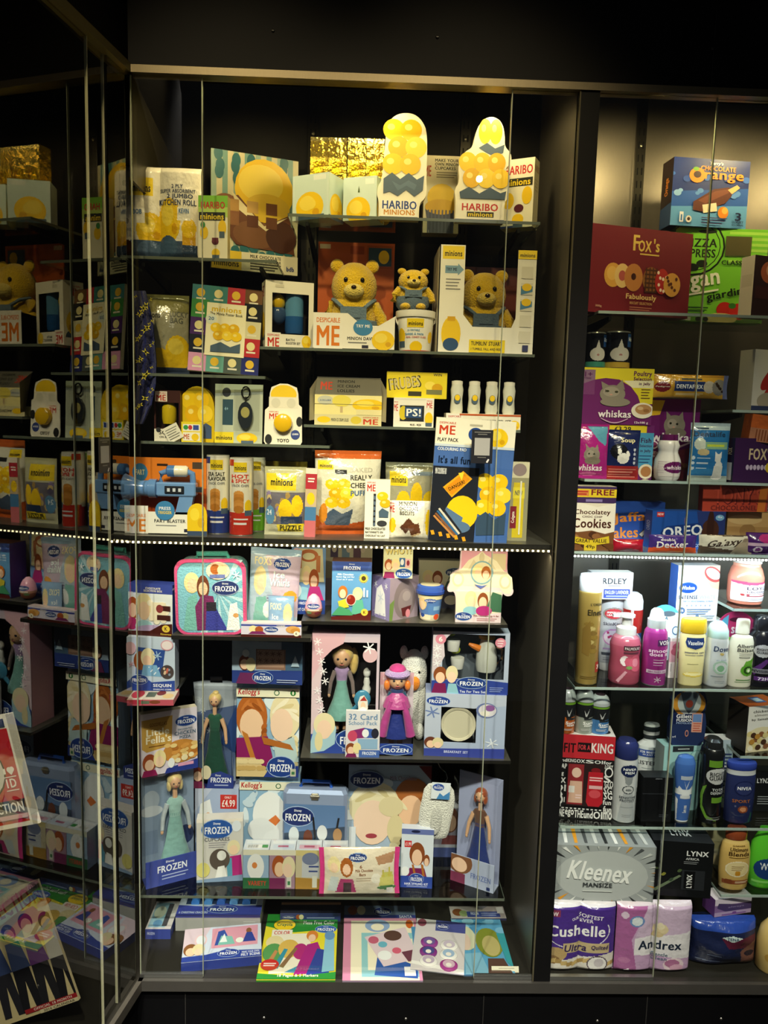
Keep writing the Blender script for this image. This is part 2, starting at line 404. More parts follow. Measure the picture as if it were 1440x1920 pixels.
def arcp(cx,cy,rx,ry,a0,a1,n=8): return [(cx+rx*math.cos(RAD(a0+(a1-a0)*i/n)),cy-ry*math.sin(RAD(a0+(a1-a0)*i/n))) for i in range(n+1)]
# ---- plain generic print motifs ----
YL='f2c91f'; YD='d9a514'; BG='4d6175'; NV='232f63'; FB='2f3f96'
def SUN(cx,cy,rx,ry,hill=True):
    a=[]
    if hill: a.append(E(cx,cy+ry*.95,rx*1.1,ry*.5,BG,0,16,180,360))
    a+= [E(cx,cy,rx,ry*.8,YL),E(cx-rx*.2,cy-ry*.2,rx*.55,ry*.4,'f7dc55'),E(cx+rx*.45,cy+ry*.3,rx*.25,ry*.2,YD)]
    return a
def DISCS(x0,y0,x1,y1,nx,ny,cols=('f2c91f','f0c21c','e6b41a','f4d23a')):
    o=[]; rx=(x1-x0)/nx*.62; ry=(y1-y0)/ny*.62
    for j in range(ny):
        for i in range(nx): cx=x0+(x1-x0)*(i+.5)/nx+(rx*.25 if j%2 else -rx*.25); cy=y0+(y1-y0)*(j+.5)/ny; o+=[E(cx,cy,rx,ry,cols[(i+2*j)%4]),E(cx-rx*.25,cy-ry*.25,rx*.35,ry*.3,'f8e27a')]
    return o
def WAVE(y,c,amp=3,y1=100,n=8): return P([(100*k/n,y+amp*math.sin(k*1.6)) for k in range(n+1)]+[(100,y1),(0,y1)],c)
def LOGO(cx,cy,w,asp=1.0,c='1d2f6e',t='f4f6ff'):
    h=w*.42*asp
    return [E(cx,cy,w*.58,h*.72,'a9bfe0'),E(cx,cy,w*.56,h*.66,c),T('FROZEN',cx,cy+h*.08,w*.88,h*.5,t),T('Disney',cx,cy-h*.38,w*.26,h*.2,t)]
def MIN(x0,y0,x1,y1): return [R(x0,y0,x1,y1,'f5d52a'),T('minions',(x0+x1)/2,(y0+y1)/2+(y1-y0)*.08,(x1-x0)*.8,(y1-y0)*.42,'1a1a14')]
def ME(x0,y0,x1,y1,c='c8342a',bgc='f2eee2'):
    h=y1-y0; w_=x1-x0
    return [R(x0,y0,x1,y1,bgc),T('DESPICABLE',(x0+x1)/2,y0+h*.17,w_*.82,h*.14,c),T('ME',(x0+x1)/2,y0+h*.62,w_*.8,h*.58,c)]
def FLAKE(cx,cy,r,c='f4f8ff',asp=1.0):
    o=[]
    for k in range(3):
        q=RAD(60*k+15); dx,dy=math.cos(q)*r,math.sin(q)*r; nx,ny=-math.sin(q)*r*.1,math.cos(q)*r*.1
        o.append(P([(cx-dx+nx,cy-(dy-ny)*asp),(cx+dx+nx,cy+(dy+ny)*asp),(cx+dx-nx,cy+(dy-ny)*asp),(cx-dx-nx,cy-(dy+ny)*asp)],c))
    return o
def BLOOM(cx,cy,r,cols,asp=1.0):
    # cluster of plain overlapping petals
    o=[]; n=len(cols)
    for k,c in enumerate(cols):
        a=RAD(200+k*360/n*.8); o.append(E(cx+math.cos(a)*r*.45,cy+math.sin(a)*r*.45*asp,r*.72,r*.6*asp,c,35*k))
    return o
WARMP=['8a4a22','e7b48e','7a2458','f0e2b8']; ICEP=['ede0b6','f0c9ac','7fc4cf','cfe6ee']
def LINES(x0,x1,y0,n,dy,c,h=1.2): return [R(x0,y0+i*dy,x1-(i%3)*(x1-x0)*.1,y0+i*dy+h,c) for i in range(n)]

# ================= STRUCTURE =================
XL=-.638; XM0=.556; XM1=.603; XR=1.80; YB=.47; ZT=2.432
WA=RAD(9.9); WD=np.array([-math.sin(WA),-math.cos(WA)]); WN=np.array([-math.cos(WA),math.sin(WA)])   # along the wing towards the viewer; into the wing case
def wing(t,n=0): p=np.array([XL,0])+WD*t+WN*n; return float(p[0]),float(p[1])
def slabw(mb,t0,t1,n0,n1,z0,z1,c):
    p=[wing(t0,n0),wing(t1,n0),wing(t1,n1),wing(t0,n1)]
    mb.rings([[(x,y,z0) for x,y in p][::-1],[(x,y,z1) for x,y in p][::-1]],c); return mb
DK='050506'
m=MB(); m.box(-1.9,YB,ZB-.02,XM0+.02,YB+.02,2.65,'1a1917'); struct('wall_back',m,'black')
m=MB(); m.box(XM0+.02,YB,ZB-.02,XR+.02,YB+.02,2.65,'6a655c'); struct('wall_back_right_bay',m,'brushed')
m=MB(); m.box(XM0-.004,.004,ZB,XM0+.004,YB,2.65,'8a8478'); struct('wall_right',m,'brushed')
m=MB(); m.box(XM1-.004,.02,ZB,XM1,YB,2.65,'121212'); struct('wall_divider',m,'black')
m=MB(); m.box(XR,0,ZB,XR+.02,YB,2.65,'151515'); struct('wall_end',m,'black')
# sloping side gusset above the kitchen roll
m=MB(); m.add([(XL-.004,.02,2.44),(XL-.004,YB,2.36),(XL-.004,YB,2.17),(XL-.004,.02,2.17),(XL+.004,.02,2.44),(XL+.004,YB,2.36),(XL+.004,YB,2.17),(XL+.004,.02,2.17)],[(0,1,2,3),(7,6,5,4),(0,4,5,1),(3,2,6,7),(0,3,7,4),(1,5,6,2)],'4a4638'); struct('wall_left',m,'brushed')
m=MB(); m.box(-1.9,.03,2.64,XR+.02,YB+.02,2.66,'15140f')
struct('ceiling',m,'black')
# floor of the cases, wing case walls
m=MB(); fl=[(-1.9,YB),(-1.9,-2.4),wing(2.3,0),wing(0,0),(XR,0.0),(XR,YB)]
m.add([(x,y,ZB) for x,y in fl]+[(x,y,ZB-.02) for x,y in fl],[tuple(range(6)),tuple(range(11,5,-1))],'26241f'); struct('floor',m,'board')
m=MB(); slabw(m,-.2,2.4,.62,.64,ZB,2.6,'0a0a0a'); struct('wall_wing',m,'black')
m=MB(); p=[wing(-.1,.0),wing(2.4,.0),wing(2.4,.62),wing(-.1,.62)]; m.add([(x,y,2.50) for x,y in p],[(0,1,2,3)],'12110d'); struct('ceiling_wing',m,'black')
# fascia above, plinth below
m=MB(); m.box(XL-.02,0,ZT+.018,XR+.02,.03,3.3,DK); struct('wall_fascia',m,'black')
m=MB(); slabw(m,-.02,2.4,0,.03,ZT+.018,3.3,DK); struct('wall_fascia_wing',m,'black')
m=MB(); m.box(XL-.01,.006,-.45,XR+.02,.03,ZB-.034,DK); struct('wall_plinth',m,'black')
m=MB(); slabw(m,0,2.4,.006,.03,-.45,ZB-.034,DK); struct('wall_plinth_wing',m,'black')
m=MB(); m.box(-3,-3.2,-.47,3,YB,-.45,'1a1918'); struct('floor_hall',m,'board')
# lips
m=MB(); m.box(XL,-.012,ZT,XR,.03,ZT+.019,'574f3c'); struct('trim_1',m,'brushed')
m=MB(); slabw(m,-.005,2.4,-.012,.03,ZT,ZT+.022,'837850'); struct('trim_2',m,'brushed')
m=MB(); m.box(XL,-.014,ZB-.034,XR,.03,ZB-.001,'3a3833'); struct('trim_3',m,'board')
m=MB(); slabw(m,-.01,2.4,-.014,.03,ZB-.034,ZB-.001,'4a463e'); struct('trim_4',m,'board')
m=MB(); m.box(XM0-.002,-.006,ZB,XM1+.003,.02,ZT,'0d0d0d'); m.box(XM0-.004,-.007,ZB,XM0-.001,.02,ZT,'55503c'); struct('trim_5',m,'black')
# joints in plinth and fascia
for i,(px,py) in enumerate(((348,1890),(906,1890),(1212,1890))):
    x=at(px,py,.006)[0]; m=MB(); m.box(x-.0012,.003,-.45,x+.0012,.0062,ZB-.034,'2c2b28'); struct('trim_%d'%(6+i),m,'black')
x=at(1338,90,0)[0]; m=MB(); m.box(x-.001,-.002,ZT+.02,x+.001,.0,3.2,'232220'); struct('trim_9',m,'black')
x=at(217,60,0)[0]
for i,(px,py) in enumerate(((495,1908),(761,1910),(1120,1914),(1352,1910),(512,58),(820,70),(1335,92),(905,1836))):
    y=.006 if py>1500 else 0.0
    if py==1836: continue
    p=at(px,py,y); o=thing('screw',{0:'small bright screw head low in the black plinth left of centre',1:'small bright screw head low in the black plinth near its middle',2:'small screw head low in the plinth under the right case',3:'small screw head at the far right of the plinth',4:'small dark screw head in the black panel above, left of centre',5:'small dark screw head in the black panel above, right of centre',6:'small dark screw head above the right case'}[i],'screw',(p[0],y,p[2]),grp='screws in the black panels')
    b=MB(); b.ell(0,-.0005,0,.0045,.003,.0045,'b9b4a8' if py>1500 else '4a483f',10,6); b.build('head','metal',o,True); b=MB(); b.box(-.003,-.0038,-.0005,.003,-.0033,.0005,'222'); b.build('slot','metal',o)

# glass panes
def pane(name,x0,x1,y,left=True,right=True,chan=False):
    g=MB(); g.box(x0,y,ZB+.002,x1,y+.006,ZT,'fff'); o=struct(name,g,'glass')
    for on_,x in ((left,x0),(right,x1)):
        if on_: e=MB(); e.box(x-.0012,y-.0006,ZB+.002,x+.0012,y+.0066,ZT,'8d937a'); e.build('polished_edge','edge',o)
    if chan: e=MB(); e.box(x0,y-.004,ZB,x1,y+.010,ZB+.011,'8b8c86'); e.build('channel','metal',o)
pane('window_1',XL+.004,-.447,.004,True,True,True)
pane('window_2',-.447,.374,.014,False,False)
pane('window_3',.374,.927,.004,True,True,True)
pane('window_4',.927,XR,.014,False,False)
def wpane(name,t0,t1,n,e0=True):
    g=MB(); slabw(g,t0,t1,n,n+.006,ZB+.002,ZT,'fff'); o=struct(name,g,'wing')
    if e0: e=MB(); slabw(e,t0-.0012,t0+.0012,n-.0006,n+.0066,ZB+.002,ZT,'a9a88a'); e.build('polished_edge','edge',o)
wpane('window_5',.20,2.3,.004); wpane('window_6',.108,.2,.012); wpane('window_7',.012,.105,.004,False)

# slotted uprights on the back walls
def upright(px,py,lab):
    x=float(at(px,py,YB)[0]); o=thing('slotted_upright',lab,'shelf rail',(x,YB,ZB+.01),grp='shelf uprights')
    b=MB(); b.box(-.016,-.012,0,.016,0,2.75,'38362f'); b.build('channel','metal',o)
    b=MB()
    for k in range(66):
        z=2.71-k*.041
        for sx in (-.007,.007): b.box(sx-.0022,-.0128,z-.011,sx+.0022,-.0119,z+.011,'050505')
    tag(b.build('slots','black',o),kind='stuff')
    b=MB(); b.ell(0,-.012,2.585,.006,.003,.006,'8a8878',10,6); b.build('screw','metal',o,True)
upright(1198,300,'black slotted shelf upright beside the ice cream box in the right case')
upright(585,430,'black slotted shelf upright at the left end of the high right shelf')
upright(843,1050,'black slotted shelf upright above the lilac cube of tissues')

# shelves: front edge in px at depth y0
SH={}
def shelf(key,lab,xl,xr,py,y0,y1,kind='glass',th=.008,x1=None,brk=True):
    p=at(xl,py,y0); q=at(xr,py,y0); z=float((p[2]+q[2])/2) if xl>0 else float(q[2]); z=float(at((xl+xr)/2,py,y0)[2])
    a=float(p[0]); b_=x1 if x1 else float(q[0]); SH[key]=z
    o=thing('glass_shelf' if kind=='glass' else 'board_shelf',lab,'shelf',((a+b_)/2,y0,z-th),grp='case shelves'); w_=b_-a
    m=MB(); m.box(-w_/2,.0015,0,w_/2,y1-y0,th,'4a4943',dict(b='1b1b19')); m.build('shelf_plate','shelf' if kind=='glass' else 'board',o)
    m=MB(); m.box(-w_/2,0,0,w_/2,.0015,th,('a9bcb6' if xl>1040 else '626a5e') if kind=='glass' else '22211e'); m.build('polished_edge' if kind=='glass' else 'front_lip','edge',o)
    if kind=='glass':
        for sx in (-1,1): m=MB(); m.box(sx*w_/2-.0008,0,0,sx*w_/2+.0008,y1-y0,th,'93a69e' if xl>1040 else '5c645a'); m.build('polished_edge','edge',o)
    if brk:
        for sx in (-1,1):
            m=MB(); xx=sx*(w_/2-.05); yy=min(YB-.012-y0,.42)
            m.prism([(0,0),(1,0),(1,1),(0,1)],0,.001,'111') if 0 else None
            vs=[(xx-.004,.05,-.001),(xx-.004,yy,-.001),(xx-.004,yy,-.045),(xx-.004,.05,-.012),(xx+.004,.05,-.001),(xx+.004,yy,-.001),(xx+.004,yy,-.045),(xx+.004,.05,-.012)]
            m.add(vs,[(3,2,1,0),(4,5,6,7),(0,1,5,4),(2,3,7,6),(1,2,6,5),(3,0,4,7)],'171715'); m.build('bracket','black',o)
    return z
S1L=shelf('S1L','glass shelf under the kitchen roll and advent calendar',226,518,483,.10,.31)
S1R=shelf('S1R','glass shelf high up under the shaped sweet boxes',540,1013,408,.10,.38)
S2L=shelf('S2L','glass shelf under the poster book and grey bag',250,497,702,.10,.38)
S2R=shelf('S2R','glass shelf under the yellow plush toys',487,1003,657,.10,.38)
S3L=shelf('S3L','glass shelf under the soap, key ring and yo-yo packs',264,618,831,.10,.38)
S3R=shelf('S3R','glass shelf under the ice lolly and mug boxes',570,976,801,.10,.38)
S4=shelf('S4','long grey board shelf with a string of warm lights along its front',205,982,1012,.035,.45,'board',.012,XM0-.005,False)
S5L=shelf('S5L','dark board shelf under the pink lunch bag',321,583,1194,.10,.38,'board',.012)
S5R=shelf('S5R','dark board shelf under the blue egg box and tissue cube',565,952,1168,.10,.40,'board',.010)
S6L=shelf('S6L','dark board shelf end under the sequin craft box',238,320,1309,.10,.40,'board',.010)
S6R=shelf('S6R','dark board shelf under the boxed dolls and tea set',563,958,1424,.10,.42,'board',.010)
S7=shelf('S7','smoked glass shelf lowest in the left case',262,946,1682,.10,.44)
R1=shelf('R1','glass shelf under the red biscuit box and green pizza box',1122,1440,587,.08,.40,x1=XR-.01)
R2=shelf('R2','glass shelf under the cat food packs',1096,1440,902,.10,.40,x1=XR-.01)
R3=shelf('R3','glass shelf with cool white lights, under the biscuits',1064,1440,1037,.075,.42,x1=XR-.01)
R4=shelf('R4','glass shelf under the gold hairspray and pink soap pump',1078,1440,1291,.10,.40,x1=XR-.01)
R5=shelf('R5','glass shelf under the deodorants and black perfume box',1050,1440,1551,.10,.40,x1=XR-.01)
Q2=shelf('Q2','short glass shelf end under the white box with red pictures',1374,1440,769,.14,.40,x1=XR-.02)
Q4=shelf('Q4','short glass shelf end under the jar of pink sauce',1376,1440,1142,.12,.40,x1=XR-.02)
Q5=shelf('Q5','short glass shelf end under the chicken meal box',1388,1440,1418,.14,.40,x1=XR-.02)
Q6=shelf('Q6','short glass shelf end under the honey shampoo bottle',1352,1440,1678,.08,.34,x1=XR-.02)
# light strings: tape and small diodes
def strip(lab,x0,x1,y,z,n,mat):
    o=thing('light_string',lab,'light',((x0+x1)/2,y,z)); W=x1-x0
    b=MB(); b.box(-W/2,-.001,-.004,W/2,.004,.004,'3a362a'); b.build('tape','card',o)
    b=MB()
    for k in range(n):
        x=-W/2+W*(k+.5)/n; b.box(x-.0026,-.0038,-.0024,x+.0026,-.001,.0024,'fff')
    tag(b.build('diodes',mat,o),kind='stuff')
strip('string of tiny warm lights along the long grey shelf',float(at(205,1000,.03)[0]),XM0-.008,.029,S4-.017,84,'ledw')
strip('string of tiny cool white lights under the biscuit shelf',float(at(1068,1040,.07)[0]),XR-.02,.072,R3-.014,110,'ledc')

# ================= SOFT TOYS AND DOLLS (plain generic stand-ins) =================
def bear(label,r,z,y,fur,trousers,muzzle,scale=1,yaw=0,beak=False,arms='7a',top=None):
    loc,wd,h=place(r,z,y,0,.001); H=h; o=thing('soft_toy',label,'soft toy',(loc[0],loc[1]+wd*.35,z),yaw)
    W=wd/2
    b=MB(); b.ell(0,0,H*.36,W*.72,W*.55,H*.36,fur); b.ell(0,-.002,H*.70,W*.68,W*.56,H*.27,fur); b.build('body','plush',o,True)
    for sx in (-1,1):
        b=MB(); b.ell(sx*W*.52,0,H*.93,W*.2,W*.12,H*.075,fur); b.build('ear','plush',o,True)
        b=MB(); b.tube([(sx*W*.58,-.01,H*.50),(sx*W*.82,-W*.2,H*.36),(sx*W*.88,-W*.25,H*.22)],[W*.2,W*.17,W*.15],fur,10); b.build('arm','plush',o,True)
        b=MB(); b.ell(sx*W*.34,-W*.38,H*.09,W*.25,W*.38,H*.09,fur); b.build('leg','plush',o,True)
        b=MB(); b.ell(sx*W*.24,-W*.53,H*.75,W*.065,W*.05,W*.075,'120e0c',10,8); b.build('eye','gloss',o,True)
    if trousers:
        b=MB(); b.lathe([(W*.60,H*.03),(W*.74,H*.12),(W*.78,H*.22),(W*.79,H*.32),(W*.74,H*.33)],trousers,20,sy=.8); b.box(-W*.38,-W*.66,H*.30,W*.38,-W*.55,H*.46,trousers); b.build('dungarees','cloth',o,True)
        for sx in (-1,1):
            b=MB(); b.tube([(sx*W*.33,-W*.62,H*.45),(sx*W*.52,-W*.45,H*.52),(sx*W*.62,-W*.1,H*.56)],W*.06,trousers,6); b.build('strap','cloth',o,True)
        b=MB(); b.box(-W*.2,-W*.685,H*.34,W*.2,-W*.66,H*.41,trousers); b.build('pocket','cloth',o)
    b=MB(); b.ell(0,-W*.55,H*.63,W*.3,W*.22,H*.08,muzzle,14,8); b.build('beak' if beak else 'muzzle','cloth' if beak else 'plush',o,True)
    if not beak: b=MB(); b.ell(0,-W*.76,H*.66,W*.08,W*.05,W*.06,'2a1a12',10,6); b.build('nose','gloss',o,True)
    o['_z']=float(z+H); return o
def doll(par,x,y,z,H,hair,dress,top=None,sleeve=None,skin='e2b48e',w=1.0,style='bob',cape=None,legs=False,sy=.75):
    # one figure: parts are added to par; H is the full height
    sl=sleeve or skin; r=H*.075
    zs=z+(H*.16 if legs else 0)
    if legs:
        for sx in (-1,1): b=MB(); b.tube([(x+sx*H*.05,y,zs+H*.05),(x+sx*H*.05,y,z+H*.02)],[H*.035,H*.03],skin,8); b.ell(x+sx*H*.05,y-H*.02,z+H*.015,H*.035,H*.05,H*.018,'2c2230',10,6); b.build('leg','skin',par,True)
    T_=z+H
    b=MB(); b.lathe([(H*.17*w,zs),(H*.165*w,zs+H*.06),(H*.10*w,(zs+z+H*.6)/2),(H*.055,z+H*.56),(H*.06,z+H*.60)],dress,18,x,y,0,sy); b.build('skirt','satin',par,True)
    b=MB(); b.lathe([(H*.056,z+H*.56),(H*.065,z+H*.66),(H*.085,z+H*.72),(H*.06,z+H*.755)],top or dress,16,x,y,0,min(sy,.65)); b.build('bodice','satin',par,True)
    hr=H*(.075 if not legs else .13); hz=T_-hr*1.05
    b=MB(); b.tube([(x,y,z+H*.74),(x,y,hz-hr*.5)],H*.024,skin,8); b.ell(x,y,hz,hr*.82,hr*.85,hr,skin,16,12); b.ell(x,y-hr*.83,hz-hr*.2,hr*.1,hr*.12,hr*.13,skin,8,6); b.build('head','skin',par,True)
    for sx in (-1,1):
        b=MB(); b.ell(x+sx*hr*.32,y-hr*.76,hz+hr*.02,hr*.13,hr*.06,hr*.11,'2a2a38',8,6); b.build('eye','gloss',par,True)
        b=MB(); b.tube([(x+sx*H*.078,y,z+H*.70),(x+sx*H*.12,y-H*.01,z+H*.58),(x+sx*H*.135,y-H*.03,z+H*.45)],[H*.026,H*.022,H*.018],sl,8); b.ell(x+sx*H*.137,y-H*.033,z+H*.43,H*.016,H*.012,H*.026,skin,8,6); b.build('arm','skin' if sl==skin else 'satin',par,True)
    b=MB(); b.ell(x-hr*.25,y-hr*.72,hz-hr*.48,hr*.0+hr*.22,hr*.05,hr*.05,'b05050',8,4) if 0 else b.ell(x,y-hr*.74,hz-hr*.5,hr*.2,hr*.06,hr*.06,'b25a55',8,6); b.build('mouth','skin',par,True)
    b=MB(); b.ell(x,y+hr*.22,hz+hr*.22,hr*.98,hr*.95,hr*.92,hair,16,10)
    if style=='bob':
        for sx in (-1,1): b.ell(x+sx*hr*.75,y+hr*.1,hz-hr*.55,hr*.34,hr*.5,hr*.8,hair,10,8)
    elif style=='bun': b.ell(x+hr*.1,y+hr*.2,hz+hr*1.05,hr*.5,hr*.5,hr*.4,hair,12,8)
    elif style=='tail': b.ell(x+hr*1.0,y+hr*.5,hz-hr*.5,hr*.42,hr*.42,hr*1.2,hair,12,8)
    b.build('hair','satin',par,True)
    if style=='hat':
        b=MB(); b.ell(x,y+hr*.05,hz+hr*.45,hr*1.2,hr*1.1,hr*.5,'b79ad8',16,8); b.build('hat_brim','plush',par,True)
        b=MB(); b.ell(x,y+hr*.1,hz+hr*.8,hr*.8,hr*.8,hr*.55,'c9438c',14,8); b.build('hat','cloth',par,True)
        for sx in (-1,1): b=MB(); b.ell(x+sx*hr*.95,y-hr*.1,hz-hr*.6,hr*.3,hr*.3,hr*.5,hair,10,8); b.build('bunch','satin',par,True)
    if cape:
        b=MB(); b.lathe([(H*.17,z+H*.53),(H*.13,z+H*.64),(H*.06,z+H*.70)],cape,18,x,y-H*.012,0,.8); b.build('cape','satin',par,True)
        for sx in (-1,1):
            b=MB(); b.tube([(x+sx*H*.07,y-H*.09,z+H*.62),(x+sx*H*.13,y-H*.1,z+H*.4),(x+sx*H*.17,y-H*.09,z+H*.2)],[H*.03,H*.05,H*.06],cape,10); b.build('cape_front','satin',par,True)

# ================= LEFT CASE, TOP SHELVES =================
DKT='2a3a5c'
bag('kitchen_roll_pack','white film wrapped two pack of kitchen roll on the high left shelf','kitchen roll',(222,308,375,473),S1L,.14,th=.03,c='efeadb',rolls=2,crimp=0,art=[
 R(0,0,14,100,'e6e0cf'),MIN(13,14,42,33),T('2 PLY',72,22,14,4,DKT),T('SUPER ABSORBENT',72,27,44,4,DKT),T('2 JUMBO',75,33,32,6,DKT),T('KITCHEN ROLL',72,39,46,6,DKT),
 SUN(38,68,17,22,False),SUN(62,58,14,30,False),R(14,80,80,100,'3e5372'),E(60,86,12,12,'46607f'),E(36,90,14,10,'51698a'),R(78,62,94,86,YD),E(86,66,9,10,YL),R(78,84,96,100,'2e415c'),
 R(15,46,32,62,'f6f4ea'),T('BOB',23,50,11,5,'2f6aa8'),R(72,44,88,58,'f6f4ea'),T('KEVIN',80,48,12,5,'2f6aa8'),E(10,90,8,10,'3a2418'),
 E(7,20,3,3,'9a978a'),E(6,45,3,4,'a5a296'),E(9,60,3,3,'a5a296')])
box('sweet_box','small green and cream sweet box leaning in front of the advent calendar','sweet box',(371,366,428,481),S1L,.115,th=.03,yaw=-4,c='f0ecd4',side='d8c98c',art=[
 R(0,0,100,18,'7fc23a'),P([(0,18),(100,18),(100,34),(0,26)],'b9d86a'),T('HARIBO',50,15,82,11,'c62a2a'),R(2,26,92,39,'22241c'),T('minions',47,33,80,9,'f5d52a'),
 E(20,58,14,10,YL),E(82,50,14,12,YL),R(72,56,90,66,BG),E(58,72,12,5,'5a2230'),R(47,66,69,73,'6a2a3c'),E(60,90,14,7,YL),R(48,93,72,100,BG),E(16,46,8,5,'3a8a4a')])
fn_=[P([(x,0),(x+5,0),(x+5,100),(x,100)],'cfc9a4' if (x//5)%3 else '6fa09a') for x in range(0,100,5)]
o=box('advent_calendar','large chocolate advent calendar with torn blue paint background, high on the left','advent calendar',(393,280,553,506),float(at(470,506,.34)[2]),.325,yaw=21,th=.012,c='d8d3b4',art=[
 R(0,0,100,100,'d9d2ac'),[R(k*12.5,0,k*12.5+6,100,'7aa5a0' if k%2 else '9db8a8') for k in range(8)],[E(8+(k*37)%92,3+(k*23)%20,5,6,'2f6f78') for k in range(14)],[E(6+(k*41)%92,86-(k*7)%8,5,4,'2f6f78') for k in range(12)],
 E(60,30,34,27,YL),E(56,24,26,16,'f7dc55'),E(64,44,26,12,'e7c23a'),P([(2,42),(30,36),(60,60),(90,48),(96,82),(28,78),(8,60)],'6b4028'),E(16,48,16,12,'8a5a3a'),E(50,68,26,12,'7d5436'),E(80,68,18,14,'4a2a1c'),P([(22,33),(60,60),(88,50),(62,64),(30,48)],'e9dcb0'),
 [R(18+22*(k%3),40+12*(k//3),31+22*(k%3),50+12*(k//3),['b48b4a','caa25a','7a4e30','8d5f3c','5e3522','6a4128'][k]) for k in range(6)],
 R(0,84,100,100,'efe9cc'),R(0,84,34,100,'f0cf3a'),T('minions',17,95,28,5,'3a3414'),T('MILK CHOCOLATE',62,87,36,3,'333'),T('ADVENT CALENDAR',62,90.5,36,2.6,'333'),LINES(44,80,92.5,3,2.3,'57544a',1.2),T('bdb',91,95,9,4,'203a8a')])
# high right shelf
mA=[R(6,0,94,100,'cfe3df'),R(58,3,92,14,'e8f0ec'),SUN(48,72,38,42,False),R(10,90,88,100,BG),E(52,66,13,12,'f7dc55')]
ba=box('mug_box','pale blue mug box, left of the two below the gold foil cartons','box',(545,321,643,403),S1R,.13,yaw=-28,th=.085,c='d5e6e2',art=mA,sart=('r',[R(0,0,100,100,'c8deda'),SUN(50,72,42,40,False),E(46,60,18,14,'f7dc55'),R(0,92,100,100,BG)]))
bb=box('mug_box','pale blue mug box, right of the two, beside the tall shaped sweet box','box',(643,328,722,404),S1R,.13,yaw=-20,th=.07,c='d5e6e2',art=[R(0,0,100,100,'d2e5e1'),R(66,5,92,18,'eef4f0'),SUN(46,78,36,40,False),P([(44,36),(47,20),(50,36)],'4a5a20')],sart=('r',[R(0,0,100,100,'c8deda'),SUN(50,72,42,40)]))
for k,(a,b_) in enumerate(((582,615),(616,650),(652,686),(687,720))):
    box('foil_carton',['yellow gold foil carton, first from the left of four on the mug boxes','yellow gold foil carton, second from the left of four on the mug boxes','yellow gold foil carton, third from the left of four on the mug boxes','yellow gold foil carton at the right of four, behind the shaped sweet box'][k],'carton',(a,257+k,b_,329),zt(ba) if k<2 else zt(bb),.20,th=.05,c='e8c23c',mat='foil',grp='gold foil cartons',art=[R(0,0,100,10,'f1de8a'),R(0,10,100,55,'f0cf55'),E(40,78,24,20,YL),R(20,88,80,100,'8a7a30'),E(72,70,14,14,'c89a28')])
pts=[(6,100),(6,82),(2,78),(3,70),(12,62),(16,20),(22,8),(38,1),(66,0),(84,6),(96,18),(96,60),(98,74),(94,80),(84,84),(84,100)]
cutout('shaped_sweet_box','tall cream sweet box with round topped shape and blue lettering','sweet box',(706,211,804,406),S1R,.125,pts,'f4efd9',.03,[DISCS(20,8,86,56,2,3),P([(14,62),(30,56),(46,62),(62,56),(78,62),(92,58),(90,72),(74,78),(58,72),(42,78),(26,74),(14,76)],BG),P([(30,64),(46,68),(62,63),(78,67),(74,72),(58,68),(42,73)],'5a7086'),R(10,82,80,100,'f6f2e4'),T('HARIBO',46,86.5,66,8,'24428c'),T('MINIONS',46,93.5,60,5,'cf8a2a'),R(8,97.6,82,100,'2a3a70')],'d8cfae',smooth=True)
box('cupcake_kit_box','cream cupcake kit box half hidden between the two shaped sweet boxes','baking kit',(795,292,862,405),S1R,.27,th=.05,c='e6dfbe',art=[R(0,0,100,100,'e4dcb6'),T('MAKE YOUR',62,6,66,4,'3a3a34'),T('OWN MINION',62,11,66,4,'3a3a34'),T('CUPCAKES',58,16,58,4,'3a3a34'),T('ME',10,20,18,14,'c05a3a'),LINES(34,96,21,3,3,'8a8468'),E(50,54,40,18,YL),P([(4,66),(96,66),(82,100),(18,100)],'4a4f60'),E(50,66,46,10,'e2b31a'),[R(12+k*10,70,16+k*10,100,'5a6074') for k in range(8)]])
pts=[(4,100),(4,78),(1,70),(10,62),(6,46),(16,34),(30,30),(34,14),(46,3),(62,0),(78,5),(84,18),(84,28),(96,34),(97,44),(86,48),(92,60),(94,76),(88,80),(88,100)]
cutout('shaped_sweet_box','cream sweet box with a lumpy stacked outline and red lettering','sweet box',(852,217,962,412),S1R,.125,pts,'f4efd9',.03,[DISCS(44,5,80,24,2,1),P([(40,30),(54,25),(68,30),(84,26),(82,34),(68,38),(52,34)],BG),DISCS(14,36,88,66,3,2),P([(10,72),(26,67),(44,73),(62,67),(80,72),(90,70),(88,78),(12,78)],'42566c'),R(6,80,86,100,'f6f2e4'),T('HARIBO',46,86,62,7,'c62a2a'),R(24,90.5,70,95.5,'22241c'),T('minions',47,93,42,4,'f5d52a'),R(4,97.6,88,100,'2a3a70')],'d8cfae',smooth=True)
box('sweet_box','cream sweet box turned to the right at the end of the high shelf','sweet box',(946,293,1016,413),S1R,.15,yaw=-28,th=.05,c='f0ecd4',side='cfc7a0',art=[R(0,0,100,28,'f2eeda'),T('HARIBO',50,16,90,13,'c62a2a'),R(2,28,96,40,'2a2c22'),T('minions',48,34,82,9,'f5d52a'),E(22,60,18,12,YL),E(80,54,16,13,YL),E(56,72,15,6,'5a2230'),E(54,88,18,8,YL),R(40,93,70,100,BG),R(0,97,40,100,'2a3a70')],sart=('r',[T('HARIBO',50,14,90,10,'9a6a4a'),LINES(20,80,30,4,5,'a89c78')]))

